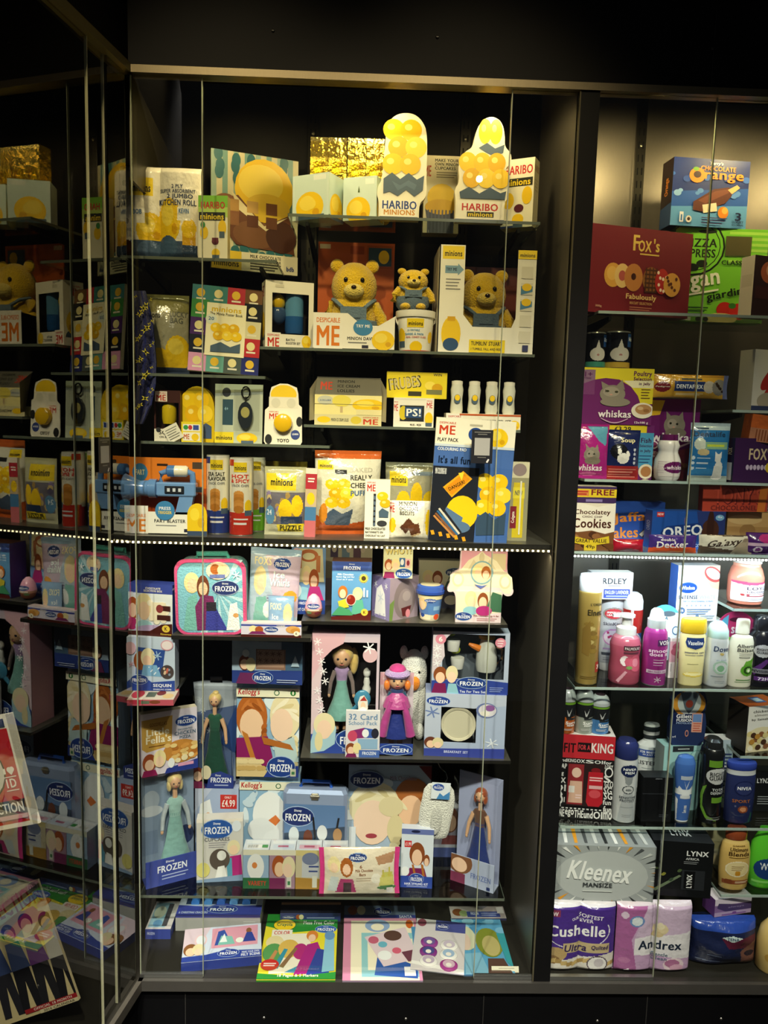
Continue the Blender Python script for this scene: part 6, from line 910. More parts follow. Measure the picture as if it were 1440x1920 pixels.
# cat food shelf
pf=box('cat_food_box','purple and blue fish cat food box behind the two pouches','cat food',(1083,796,1224,902),R2,.158,th=.05,c='6a1f66',side='4a1548',art=[R(0,0,100,100,'6a2068'),R(6,0,90,14,'e6d02a'),T('£3.29',58,8,22,9,'2a2a22'),P([(80,14),(100,14),(100,80),(80,80)],'4a9ac4'),T('Fish',90,28,14,9,'3a1a4a'),T('Selection',90,38,16,5,'3a1a4a'),T('in Jelly',90,48,14,6,'3a1a4a'),LINES(82,98,56,3,6,'2a4a7a',1.6),E(92,86,10,14,'e6d9c0'),E(92,86,7,10,'b07a4a')])
pw=box('cat_food_box','purple and yellow poultry cat food box with a grey cat, on the fish one','cat food',(1083,690,1224,797),zt(pf),.155,th=.05,c='6d1f66',side='4a1548',top='7a2a72',art=[R(0,0,100,100,'6d2068'),P([(0,0),(100,0),(100,62),(84,62),(80,48),(70,32),(54,20),(36,18),(18,22),(0,34)],'e2d22c'),P([(60,22),(100,20),(100,34),(72,34)],'efe9c4'),R(4,4,22,48,'8a6a88'),P([(0,32),(22,21),(22,48),(4,48)],'7a3a76'),T('1+',13,12,10,9,'5a1f58'),T('YEARS',12,19,9,3,'5a1f58'),T('Poultry',85,10,24,11,'5a1a55'),T('Selection',85,18,24,6,'5a1a55'),T('in Jelly',88,27,15,6,'5a1a55'),LINES(84,96,36,4,5,'6a4a2a',1.4),E(46,46,17,16,'8d8578'),P([(32,36),(30,24),(42,32)],'8d8578'),P([(50,32),(58,20),(62,38)],'8d8578'),E(44,42,11,9,'a39a8c'),E(39,41,2.4,2,'3a3a22'),E(51,42,2.4,2,'3a3a22'),E(44,47,2,1.4,'c99a8a'),E(50,60,20,8,'8d8578'),P([(36,38),(38,40),(36,44)],'4a453e'),E(87,74,15,14,'efe6d4'),E(88,72,11,9,'b98a5a'),E(84,70,4,3,'d9b88a'),E(92,74,4,3,'9a6a3a'),T('whiskas',50,81,44,13,'f2e8ee'),[P([(32+36*t/10,88+8*math.sin(PI*t/10)),(32+36*(t+1)/10,88+8*math.sin(PI*(t+1)/10)),(32+36*(t+1)/10,90+8*math.sin(PI*(t+1)/10)),(32+36*t/10,90+8*math.sin(PI*t/10))],'c9a0c4') for t in range(10)],T('12x100 g',86,96,18,5,'efe0ea')])
for k,(r_,bd,lab) in enumerate((((1103,622,1141,690),'4aa08a','dark cat food tin with a green base band, left of two'),((1140,620,1189,690),'d9b84a','dark cat food tin with a yellow base band, right of two'))):
    turned('cat_food_tin',lab,'tin',r_,zt(pw),.156,[(.95,0,'8a8a86'),(1,.02,bd),(1,.12,'1a1c22'),(1,.96,'8a8a86'),(.95,1.0,'9a9a94')],[R(0,0,100,100,'191b22'),E(50,62,30,20,'e6e4de'),P([(40,48),(50,18),(60,48)],'e6e4de'),E(50,64,5,3,'c08a8a'),R(70,4,96,40,'2f5fa8'),T('felix' if k else 'lix',82,18,18,12,'e6eef4'),R(0,84,100,100,bd)],(.02,.96),mat='can',grp='cat food tins')
CATW=lambda bgc:[E(52,36,26,16,'8d8578'),P([(32,30),(30,14),(46,24)],'8d8578'),P([(58,24),(70,14),(74,32)],'8d8578'),E(46,34,12,8,'a59c8e'),E(42,33,3,1.8,'2a2a20'),E(58,34,3,1.8,'2a2a20'),E(50,39,2.6,1.6,'c99a8a'),E(56,48,26,8,'7f7769')]
df=box('cat_biscuit_pack','tall purple cat biscuit pack with a grey cat behind the white bottle','cat food',(1213,748,1309,903),R2,.212,th=.05,c='651a5e',side='4a1246',mat='gloss',art=[R(0,0,100,100,'6a1f66'),P([(0,60),(30,70),(100,58),(100,100),(0,100)],'7a3040'),P([(0,2),(30,2),(22,20),(0,22)],'e6b82a'),[('p',[(x*.8+10,y*.8+4) for x,y in q[1]],q[2]) for q in CATW('')],T('whiskas',50,48,84,11,'f4eaf0'),P([(12,54),(50,62),(88,52),(88,54),(50,65),(12,56)],'d9b8d4'),E(14,58,8,5,'efe6ee'),E(14,58,6,3.6,'8a3a6a'),T('DENTAL',14,68,24,3.4,'e6d8e2'),T('PROTECTION',16,72,28,2.8,'e6d8e2'),[E(6+(k*17)%92,78+(k*7)%20,5,3,['8a5a3a','6a3f28','a8744a'][k%3]) for k in range(18)]])
bag('dog_chew_pack','yellow dog chew pack lying on top of the purple cat biscuit pack','dog chews',(1222,702,1370,760),zt(df)+.001,.14,th=.018,c='d9a83a',crimp=.03,sides=True,art=[R(0,0,100,100,'d8a636'),R(0,0,100,10,'b9862a'),E(14,54,10,22,'7a1f2a'),T('Pedigree',14,54,17,8,'efe0d0'),R(29,30,68,72,'2a3f7a'),R(30,33,67,69,'22356c'),T('DENTAFLEX',48,51,34,17,'eef2f8'),R(38,16,64,24,'5a5a52'),LINES(32,66,78,2,7,'f0e2b0',3),E(74,52,8,26,'c9c0b0'),E(88,52,10,34,'8f8a80'),[E(84+(k*3)%10,36+(k*11)%36,2,6,'3a2a1c') for k in range(6)],R(94,0,100,100,'6f78a4')])
def pouch(lab,r,z,y,c,art,cat='cat food',name='food_pouch',th=.02,seal=None): return bag(name,lab,cat,r,z,y,th=th,c=c,art=art,mat='bag',crimp=.06,seal=seal)
pouch('magenta cat food pouch with a grey cat at the left of the cat food shelf',(1074,795,1144,903),R2,.115,'a01f7a',[R(0,0,100,100,'a3237c'),P([(40,4),(96,4),(92,40),(70,30)],'5a9ab4'),T('1+',20,12,14,8,'e9cfe0'),[('p',[(x*.85+8,y*.9+24) for x,y in q[1]],q[2]) for q in CATW('')],T('whiskas',48,80,72,12,'f4e4ee'),E(48,92,22,4,'c85aa0')])
pouch('navy and red soup pouch with a black and white blob picture',(1140,806,1203,903),R2,.125,'1c2758',[R(0,0,100,100,'1a2455'),R(0,74,100,100,'a02a2a'),T('Soup',60,22,44,12,'e2d8a8'),E(34,44,26,16,'14161c'),E(46,58,18,11,'eceae4'),E(34,44,6,7,'eceae4'),E(60,50,6,8,'eceae4'),LINES(8,90,80,4,5,'d98a7a',2),[E(82,40+9*k,4,3,'c9cfe0') for k in range(4)]])
turned('cat_milk_bottle','white shaped cat milk bottle with a purple cap','bottle',(1237,815,1286,904),R2,.105,[(.78,0,'eeeae6'),(.92,.05,'eeeae6'),(1,.25,'eeeae6'),(.96,.45,'eeeae6'),(.74,.6,'eeeae6'),(.74,.66,'eeeae6'),(.84,.76,'eeeae6'),(.7,.86,'eeeae6'),(.6,.9,'6a1f5e'),(.6,.9,'6a1f5e')],[R(10,16,90,90,'e9e2de'),E(62,46,36,28,'6a1f5e'),T('whiskas',62,46,54,20,'f2e4ee'),LINES(8,34,20,6,10,'c9b8c4',2)],(.04,.5),cap=[(.66,.86,'6a1f5e'),(.68,.88,'6a1f5e'),(.66,1.0,'5a184f')])
pouch('blue dental treat pouch with a white cat',(1297,793,1372,904),R2,.115,'2a72b0',[R(0,0,100,18,'b8cdd6'),R(0,12,100,100,'2b74b2'),R(0,78,100,88,'3a84bc'),T('Dentalife',46,19,80,9,'1a3a5a'),R(8,8,44,11,'33455a'),E(22,36,14,11,'d9e2d4'),R(34,32,94,44,'8ab89a'),R(38,36,84,40,'c9d84a'),E(30,50,14,6,'c9b88a'),[E(8,60+9*k,4,3,'cfe0ee') for k in range(3)],LINES(16,48,59,3,9,'cfe0ee',2),E(72,82,13,18,'eceae4'),E(68,60,9,8,'eceae4'),P([(61,58),(60,48),(68,54)],'eceae4'),P([(70,54),(78,48),(77,60)],'eceae4'),R(0,90,100,100,'a9b8b0'),E(72,92,14,6,'eceae4')],'cat treats')
box('biscuit_box','dark purple biscuit box at the right end of the cat food shelf','biscuit box',(1371,822,1462,903),R2,.115,yaw=12,th=.04,c='3a1a4a',side='24102e',art=[T('FOX',58,36,44,26,'d9c4a0'),T("'s",86,34,10,20,'d9c4a0'),[E(34+9*k,66,4,6,'c9b8d4') for k in range(6)],E(88,66,10,12,'d0b02a')],sart=('l',[R(20,56,80,96,'d8d4d0'),T('FOX',50,30,50,14,'d9c4a0',-90)]))
box('orange_snack_packet','orange snack packet lying under the short shelf at the right edge','snack packet',(1405,779,1462,820),zt(bpy.data.objects['biscuit_box.001']) if 'biscuit_box.001' in bpy.data.objects else R2+.12,.13,th=.05,roll=6,c='c4622a',mat='bag',art=[R(0,50,100,100,'b87a5a'),[R(20+10*k,54,24+10*k,96,'8a4a2a') for k in range(8)]])
box('white_food_box','white food box with red oval pictures on the short right shelf','food box',(1402,655,1470,768),Q2,.16,yaw=16,th=.06,c='e9e6de',side='cfccc2',art=[E(70,44,44,14,'c0302a',-25),E(80,64,40,14,'c0302a',-25),E(60,84,40,14,'b8b0a0'),R(0,92,100,100,'33406a')])
# biscuits with the cool lights below
box('cookie_carton','cream chocolate chip cookie carton with a yellow price offer','cookies',(1067,912,1153,1037),R3,.10,th=.06,c='e6dcc8',side='b09a80',art=[R(0,0,100,26,'3f2a5a'),R(0,4,100,17,'e2c62c'),R(6,6,40,15,'d98a4a'),LINES(8,38,7,2,4,'b83a2a',2.4),T('FREE',70,9,50,9,'7a1f2a'),R(34,20,70,24,'8a7ab0'),P([(0,26),(30,27),(60,32),(100,25),(100,80),(0,80)],'efe8da'),T('Chocolatey',50,41,78,10,'4a2212'),T('CHOC CHIP',50,47.5,44,3.4,'4a2212'),T('Cookies',50,57.5,84,15,'4a2212'),P([(0,70),(20,72),(50,69),(80,74),(100,70),(100,100),(0,100)],'7a4e2c'),[E((k*23)%100,74+(k*11)%24,9,4.6,['8f5f38','6a4020','a67446','4f2c18'][k%4]) for k in range(22)],P([(10,78),(50,84),(88,77),(90,88),(50,93),(12,89)],'e0c42e'),T('GREAT VALUE',50,85,68,6,'3a2a14'),R(35,90,62,100,'e0c42e'),T('49p',48.5,95,20,7,'3a2a14')])
box('orange_cake_box','blue orange cake box behind the cookie carton','cakes',(1148,941,1247,1039),R3,.23,yaw=-5,th=.05,c='2449a0',side='1a3478',art=[T('Jaffa',34,40,62,28,'d9842c',-6),T('Cakes',20,74,64,26,'d9842c',-4),P([(52,78),(74,50),(82,54),(62,84)],'5a3a2a'),P([(54,77),(74,54),(78,56),(60,82)],'e0d4c0'),T('GO',76,78,16,10,'8a9ac0')])
turned('sweet_egg','shiny red foil oval sweet lying before the orange cake box','sweet',(1152,1013,1208,1039),R3,.085,[(.2,0,'b0182a'),(.75,.15,'b0182a'),(1,.5,'c0203a'),(.75,.85,'c0203a'),(.2,1,'c0203a')],[T('yum',50,50,30,30,'f0d0d4')],(.1,.9),sy=.5) if 0 else bag('foil_sweet_packet','shiny red oval sweet packet lying before the orange cake box','sweet',(1151,1012,1209,1040),R3,.085,th=.014,c='a8142c',crimp=.03,art=[E(50,50,46,40,'b81a34'),E(50,36,30,8,'d85a70'),R(28,24,54,36,'efc8cc')])
ob=box('biscuit_carton','blue sandwich biscuit carton with large white lettering','biscuit box',(1219,959,1363,1040),R3,.15,th=.05,yaw=4,c='1f4fa0',side='2a5ab0',art=[R(0,0,100,100,'1f50a4'),P([(60,0),(100,0),(100,100),(70,100)],'2a3a78'),R(6,3,16,16,'c02a30'),T('NEW',11,9,8,6,'f4e8e8'),E(80,50,12,30,'4a2a1e'),E(80,40,5,44,'3a1f16'),P([(12,58),(20,40),(66,30),(70,44),(62,66),(20,74)],'12357e'),T('OREO',42,53,54,28,'f2f4f8',-6),E(92,16,6,8,'7ab0d8'),T('4x',92,14,7,6,'f0f4f8'),T('COATED',70,90,20,8,'c9d4ea')],sart=('l',[T('OREO',50,40,60,20,'e6ecf4',-90)]))
tb_=box('tan_box','tan brown biscuit box at the right end of the biscuit shelf','biscuit box',(1362,961,1470,1040),R3,.20,th=.05,c='c9a068',side='a07c4a',art=[R(0,40,100,100,'b48a54'),E(36,52,14,20,'a07848'),E(30,20,30,14,'dcb880')])
box('chocolate_bar','thick red chocolate bar with big lettering lying on the biscuit cartons','chocolate bar',(1318,908,1440,962),max(zt(ob),zt(tb_))+.0005,.17,th=.03,roll=-1,c='b8402e',art=[R(0,0,100,100,'bb4430'),R(0,0,100,10,'9a4a30'),T('TONY',48,44,62,62,'6a1c22'),T("'S",85,44,15,62,'6a1c22'),T('TONY',47,42,60,56,'d0503c'),T("'S",84,42,13,56,'d0503c'),T('CHOCOLONELY',52,86,78,18,'7a2a26'),P([(88,0),(100,0),(96,100),(84,100)],'d8762e')])
bag('chocolate_bar_packet','purple and orange chocolate bar packet at the front of the biscuit shelf','chocolate bar',(1218,1004,1309,1042),R3,.085,th=.012,c='3f2a78',crimp=.03,sides=True,art=[R(0,0,100,100,'432c80'),P([(0,78),(40,60),(100,72),(100,100),(0,100)],'d8562a'),T('double',38,26,30,16,'f0e6ea'),T('Decker',48,54,66,38,'f4eef0',-2)])
bag('chocolate_bar_packet','brown and cream chocolate bar packet at the front of the biscuit shelf','chocolate bar',(1312,1004,1414,1042),R3,.085,th=.012,c='4a3a30',crimp=.03,sides=True,art=[R(0,0,100,100,'55463a'),P([(0,0),(70,10),(100,0),(100,60),(60,80),(0,60)],'d9d4c4'),T('Galaxy',46,46,64,46,'3a2c24',-6,.25),E(88,34,8,18,'8a7a6a'),P([(70,40),(100,30),(100,100),(60,100)],'a89a84')])
bag('purple_sweet_pack','purple and pink sweet packet at the right edge of the biscuit shelf','sweet',(1402,1000,1465,1042),R3,.082,th=.016,c='4a1f6a',art=[E(56,26,22,20,'b0307a'),R(0,46,100,60,'d8b8d0'),E(34,78,14,14,'e6dcea'),E(34,78,9,9,'7a3a8a')])

# ---- toiletries shelf R4 ----
G='b89a4e'
turned('hairspray_can','tall gold hairspray can with a white cap','hairspray',(1088,1080,1131,1288),R4,.115,[(.92,0,'8a7a4a'),(1,.01,'c2a458'),(1,.83,'c2a458'),(1,.845,'d8c88a'),(.98,.85,'e6e2d6')],[T("L'ORÉAL".replace('É','E'),64,12,44,3,'2a2416'),T('Elnett',62,21,56,6.4,'2a2416'),[E(40+(k*7)%24,34+5*k,16,2.4,['a5853e','d9c27a','94743a'][k%3]) for k in range(7)],P([(20,40),(44,30),(50,56),(44,70),(22,66)],'9c7c3c'),R(70,76,96,88,'b8402e'),T('24',82,82,12,5,'f0e0d0'),LINES(20,80,93,2,2,'7a6230',.9)],(.02,.84),mat='can',cap=[(.98,.85,'eceef0'),(1,.86,'eceef0'),(1,.97,'eceef0'),(.9,.995,'e6e8ea'),(.6,1.0,'e6e8ea')])
tu=turned('body_cream_tube','tall silver and pink body wash tube behind the gold can','tube',(1124,1122,1172,1279),R4,.25,[(.62,0,'e2e4e8'),(.7,.01,'e2e4e8'),(.78,.10,'e2e4e8'),(.8,.11,'b9bdc4'),(.98,.5,'b9bdc4'),(1,.99,'c4c8ce'),(1,1,'c4c8ce')],[R(0,0,100,100,'b4b8c2'),E(50,22,34,10,'8a8a88'),E(50,22,28,8,'b83a44'),T('IMPERIAL',50,20,40,3,'f0e4e6'),T('LEATHER',50,24,40,3,'f0e4e6'),T('SkinKind',50,38,60,5,'4a4a5a'),E(50,59,30,13,'c07ab8'),E(50,59,27,11,'d4c8d8'),[E(36+(k*9)%30,52+(k*5)%14,4,2,'a83a6a') for k in range(8)],R(20,76,80,79,'a88ab8'),R(14,84,86,88,'4a4e5a'),LINES(20,80,92,2,3,'8a8e98',1)],(.12,.98),sy=.55,mat='gloss')
box('soap_carton','white soap carton with a blue band on top of the silver tube','soap',(1108,1074,1188,1121),zt(tu),.235,th=.045,c='eceef0',top='f2f4f6',yaw=3,art=[T('YARDLEY',42,32,86,22,'33363e'),LINES(40,70,48,1,6,'8a8e98',4),R(30,62,94,96,'3f55b4'),T('ENGLISH LAVENDER',62,74,58,14,'eef0fa'),LINES(36,88,86,1,6,'a9b4e6',5)])
turned('spray_can','red spray can with a domed clear cap behind the pink soap pump','spray can',(1172,1114,1208,1280),R4,.22,[(.95,0,'8a3030'),(1,.02,'b02c2c'),(1,.30,'b02c2c'),(1,.80,'c9ccd0'),(.96,.81,'c9ccd0')],[R(0,0,100,40,'b8302c'),R(30,0,40,40,'e8dcdc'),R(0,40,100,70,'2f5aa0'),P([(0,40),(60,40),(100,60),(100,72),(0,60)],'d8dce4')],(.1,.8),mat='can',cap=[(.98,.79,'d6dade'),(1,.80,'d6dade'),(.98,.90,'dfe3e6'),(.8,.97,'e6eaec'),(.4,1,'e6eaec')])
pb_=turned('soap_pump_bottle','pink foaming soap pump bottle with a flower picture','soap bottle',(1151,1196,1211,1291),R4,.12,[(.9,0,'9a4258'),(.98,.04,'a84c62'),(.97,.3,'a84c62'),(.9,.55,'a84c62'),(.96,.8,'b25a70'),(.8,.94,'c07a8c'),(.6,1.0,'c88a9a')],[R(34,10,80,22,'4a2a34'),T('PALMOLIVE',57,16,40,7,'e6dce0'),R(34,24,76,30,'6a3a48'),E(38,46,11,12,'efe0e4'),E(50,48,12,12,'c85a72'),E(68,52,18,20,'d0607a'),E(66,50,9,10,'e08aa0'),E(50,62,8,4,'7a9a5a'),P([(20,96),(40,70),(46,72),(26,100)],'d8a0b0')],(.04,.9),mat='gloss')
loc=pb_.location; b=MB(); R0=pb_['_r']; h_=pb_['_h']; b.lathe([(R0*.62,h_),(R0*.62,h_*1.14),(R0*.5,h_*1.16),(R0*.3,h_*1.18),(R0*.28,h_*1.34),(R0*.5,h_*1.36),(R0*.5,h_*1.41),(R0*.1,h_*1.42)],'e6e8ea',18); b.box(-R0*.9,-.006,h_*1.35,0,.006,h_*1.41,'e6e8ea'); b.build('pump','gloss',pb_,True)
cutout('blister_card','round topped blue and white blister card behind the pink can','blister card',(1216,1134,1275,1235),R4+.055,.21,[(4,100),(0,30)]+[(50-50*math.cos(RAD(a)),30-30*math.sin(RAD(a))) for a in range(15,180,15)]+[(100,30),(96,100)],'5ab0d0',.004,[R(34,14,100,100,'dfeaf0'),E(60,16,22,5,'5a6a7a'),T('A',54,24,10,6,'2a6a8a'),E(86,46,12,8,'3a6a9a'),E(86,46,9,6,'dfeaf0'),R(60,58,90,66,'6a8a9a'),E(50,84,30,16,'b8d4e0')])
turned('hair_mousse_can','magenta hair mousse can with a clear ribbed cap','mousse can',(1214,1146,1259,1291),R4,.115,[(.94,0,'8a8a8e'),(1,.015,'b43a9a'),(1,.60,'b43a9a'),(.92,.70,'c04aa6'),(.74,.75,'d8dade')],[R(44,14,86,26,'6a3a78'),T('VO5',65,20,34,8,'f4eef4'),T('smooth',56,35,76,7,'f2d4ec'),T('does it',52,42,60,7,'f2d4ec'),LINES(34,70,52,3,5,'f0c4e6',1.4),R(14,72,86,78,'e6d0e4'),T('48H FRIZZ FREE',50,75,60,3,'8a3a7a'),FLAKE(50,90,12,'f2d8ee',.5)],(.02,.72),mat='can',cap=[(.72,.74,'c4d0d8'),(.74,.75,'d0dae0'),(.74,.86,'d0dae0'),(.6,.88,'dfe6ea'),(.5,.97,'dfe6ea'),(.3,1,'dfe6ea')])
obx=box('toothcare_carton','slim blue and white tooth care carton under the whitening strips box','tooth care',(1280,1161,1351,1271),R4,.24,th=.04,c='e4eaf0',side='5a7ab0',art=[R(60,0,100,24,'c9d6e4'),R(54,24,100,42,'2f5aa0'),T('Oral-B',76,33,36,10,'f0f4f8'),T('WHITE',78,48,30,6,'4a6a9a'),E(78,66,18,8,'6ab4d0'),LINES(60,96,80,3,5,'a0aab8',1.6)])
box('whitening_strips_box','white teeth whitening strips box with a smile picture','tooth care',(1266,1061,1351,1162),zt(obx),.21,yaw=6,th=.05,c='e8eef2',side='3f66b4',top='f0f4f6',art=[P([(54,0),(100,0),(100,44),(82,40),(62,20)],'dfae96'),E(84,16,22,13,'b04a4a',20),E(84,15,18,9,'f4f2ee',20),E(26,40,22,10,'2a5ab4'),E(26,40,20,8.4,'1f4aa0'),T('Wisdom',26,40,32,7,'eef2fa'),T('INTENSE',28,57,46,7,'3a4a6a'),T('WHITE',74,57,40,7,'a0aab4'),T('TEETH WHITENING STRIPS',52,64.5,74,3.6,'6a86b0'),[E(26+11*k,72,2,1.6,'8a9ab4') for k in range(6)],E(14,81,8,6,'4a6a9a'),T('6%',14,81,8,4,'eef'),LINES(26,84,78,3,4,'6a86b0',1.6),E(52,91,4,3,'5a76a0'),LINES(60,94,90,2,4,'8a9ab4',1.4)])
box('perfume_carton','small white carton with a pink flower print beside the magenta can','carton',(1254,1197,1289,1289),R4,.20,th=.035,c='e8e0e4',side='d4ccd2',art=[R(0,8,100,60,'d8a8bc'),E(54,22,40,12,'b04a6e'),E(40,34,34,10,'c0607e'),E(64,40,36,12,'a83a5e'),E(56,30,14,5,'e0a0b8'),R(11,64,14,84,'8a8a92'),LINES(50,90,72,3,6,'b0a8b0',1.6)])
turned('lotion_bottle','pale yellow lotion bottle with a bright yellow flip cap','lotion',(1279,1163,1328,1284),R4,.125,[(.86,0,'ecdf9c'),(.94,.02,'efe4a8'),(.98,.4,'efe4a8'),(1,.74,'efe4a8'),(.92,.79,'efe4a8'),(.9,.8,'e9c83a')],[P([(24,4),(76,4),(80,14),(74,24),(50,29),(26,24),(20,14)],'2a3f7a'),T('Vaseline',50,15,46,9,'f0f2f6'),T('intensive care',50,36,60,4.4,'4a4a6a'),T('essential healing',50,42,56,3.6,'6a6a7a'),LINES(30,70,52,3,4,'9a9468',1.2),E(50,84,34,5,'e0c44a'),E(50,83,30,3.4,'efe4a8')],(.06,.76),sy=.6,cap=[(.97,.79,'e6c02c'),(1,.80,'e6c02c'),(1,.90,'e6c02c'),(.98,.97,'e9c83a'),(.9,1,'e9c83a')])
turned('deodorant_can','white deodorant can with a pale green domed cap','deodorant',(1331,1170,1376,1291),R4,.115,[(.94,0,'b8bcc0'),(1,.02,'dfe3e6'),(.98,.4,'e4e8ea'),(.88,.56,'e4e8ea'),(.92,.70,'e4e8ea'),(.86,.76,'dfe6e6')],[T('Dove',52,20,54,12,'3a4a6a',0,.15),E(52,31,7,3,'c9b06a'),E(52,60,26,15,'b9d8c4'),E(52,60,20,11,'e4e8ea'),E(50,62,12,7,'8fc49a'),T('go fresh',52,44,34,4,'8a9aa4'),LINES(22,60,79,1,3,'7a8a94',2),LINES(34,66,90,2,4,'b0b8c0',1.4)],(.03,.74),mat='can',cap=[(.86,.75,'bcdcdc'),(.88,.76,'bcdcdc'),(.84,.86,'c4e2e2'),(.66,.95,'cce6e6'),(.3,1,'cce6e6')])
cutout('blister_card','pink round topped blister card behind the green topped deodorant','blister card',(1340,1146,1416,1262),R4+.02,.22,[(2,100),(0,34)]+[(50-50*math.cos(RAD(a)),34-34*math.sin(RAD(a))) for a in range(15,180,15)]+[(100,34),(98,100)],'b83068',.004,[P([(0,30),(18,12),(30,6),(28,60),(0,90)],'5aa8d0'),T('snap',60,34,44,16,'f4e2ea'),R(34,43,100,54,'8fc04a'),E(52,14,20,4,'5a1a38'),E(20,40,10,12,'e6eef4'),E(50,74,30,18,'c85a84')])
turned('shampoo_bottle','cream shampoo bottle with a green spiral leaf print','shampoo',(1373,1164,1419,1291),R4,.12,[(.9,0,'e6e4d0'),(.97,.02,'ebe9d6'),(1,.4,'ebe9d6'),(.98,.66,'ebe9d6'),(.84,.74,'ebe9d6'),(.5,.77,'ebe9d6'),(.5,.79,'ebe9d6')],[T('Alberto',56,12,60,8,'4a4a44',0,.1),T('Balsam',58,21,60,8,'4a4a44',0,.1),LINES(34,80,29,3,4,'8a8a80',1.4),P([(62,70),(50,56),(56,46),(70,44),(94,36),(82,52),(92,64),(84,76),(72,78)],'6aa83a'),E(64,66,22,13,'5a9a2e'),E(66,66,15,9,'2a4a1c'),E(68,66,9,5.4,'8fc46a'),E(68,67,5,3,'ebe9d6'),T('Sweet Herb',52,88,60,3,'6a8a5a') if 0 else LINES(30,80,87,1,3,'6a8a5a',2),LINES(26,84,92,1,3,'6a8a5a',2)],(.03,.7),sy=.6,cap=[(.48,.78,'f0eee0'),(.56,.79,'f0eee0'),(.56,.97,'f0eee0'),(.48,1,'f0eee0')])
turned('deodorant_can','black deodorant can with purple print at the right edge','deodorant',(1414,1160,1462,1290),R4,.12,[(.94,0,'1a1a20'),(1,.02,'1c1c24'),(1,.72,'1c1c24'),(.7,.8,'2a2a30')],[E(40,30,26,13,'dfe0e6'),T('RIGHT',38,27,30,5,'1c1c24'),T('GUARD',40,33,34,5,'1c1c24'),P([(10,70),(50,46),(60,50),(20,80)],'6a3a8a'),R(0,66,100,76,'9a9aa4'),T('INVISIBLE',40,71,60,5,'2a2a34'),R(20,82,80,90,'6a3a8a'),T('72H',46,86,30,6,'e6dcf0')],(.03,.74),mat='can',cap=[(.68,.78,'1f1f26'),(.7,.8,'24242c'),(.66,.96,'24242c'),(.5,1,'24242c')])
turned('sauce_jar','glass jar of pink sauce with a white label on the short shelf','jar',(1382,1052,1446,1143),Q4,.155,[(.8,0,'b86a56'),(.94,.03,'c47a66'),(1,.16,'c47a66'),(1,.6,'c47a66'),(.86,.78,'c47a66'),(.76,.84,'c98a76'),(.76,.9,'c98a76')],[R(0,34,100,94,'e6e6ea'),P([(0,34),(40,40),(100,34),(100,30),(0,28)],'c8486a'),T('LOYD',62,50,52,11,'4a3a4a'),T('GROSSMAN',62,62,52,7,'6a5a6a'),R(36,68,90,78,'9a4a54'),LINES(42,84,71,1,3,'f0e4e6',3),E(28,72,5,4,'a03a3a'),LINES(40,86,83,2,4,'9a9aa4',1.8)],(.06,.72),cap=[(.78,.9,'8a8a90'),(.82,.91,'b0a8a0'),(.82,.99,'b0a8a0'),(.74,1,'a09890')],capname='lid')
# ---- deodorant shelf R5 ----
fk=box('gift_set_box','red headed black and white gift box with small crazy lettering','gift set',(1041,1381,1156,1541),R5,.135,yaw=-7,th=.09,c='1a1a1c',side='1f1f22',top='d8d4d2',art=[R(0,0,100,28,'b82a34'),E(10,16,5,4,'9a2028'),T('FIT',25,16,20,11,'1a1416'),R(38,9,60,20,'1a1416'),T('FOR A',49,14.5,19,6,'c8404a'),T('KING',79,14.5,36,11.5,'e2dede'),R(0,28,100,100,'17171a'),
 [T(['SOAP','GLORY','King','OX','OI','SG','for the','O','CAN','fun','S','No1'][k],[12,90,9,12,12,92,8,10,8,92,90,12][k],[38,36,47,55,64,64,84,72,92,78,50,78][k],[20,17,16,18,20,14,14,14,14,14,12,18][k],[6,5,6,7,8,8,5,7,6,6,9,6][k],'dcdcdc') for k in range(12)],[T(['ONE','ego','THE','und','OI','mo'][k],14+16*k,94,15,9,'e6e6e6') for k in range(6)],[E(10,78,8,6,'e0e0e0'),E(10,78,5,4,'17171a'),E(92,42,7,6,'e0e0e0'),E(92,42,5,4.4,'17171a')],[T(['und','KING','OX','S','OI','for'][k],14+15*k,30.5,14,4,'dcdcdc') for k in range(6)],[T(['GLO','SG','OI','fun'][k],[93,93,7,93][k],[56,70,70,86][k],14,8,'e6e6e6') for k in range(4)],[R(2+7*k,86.5,6+7*k,88,'d8d8d8') for k in range(14)],R(22,32,84,84,'2a1c1e'),R(24,34,50,82,'8a2a30'),E(38,44,8,6,'d9b8a8'),P([(26,80),(28,54),(48,54),(50,80)],'cfa894'),R(26,60,36,68,'d8d4d0'),LINES(38,48,70,2,3,'e6c8c8',1.4),E(70,40,8,3,'7a1a22'),P([(58,42),(82,42),(84,78),(78,83),(60,83),(56,78)],'b01f2c'),LINES(60,82,48,2,3,'e6b8bc',1.6),E(70,68,10,5,'c84a54'),R(60,58,82,62,'d8a8ac')],tart=[[E(14+24*k,40+(k%2)*20,9,20,'26262a') for k in range(4)],[E(14+24*k,40+(k%2)*20,5,12,'e0dcda') for k in range(4)]])
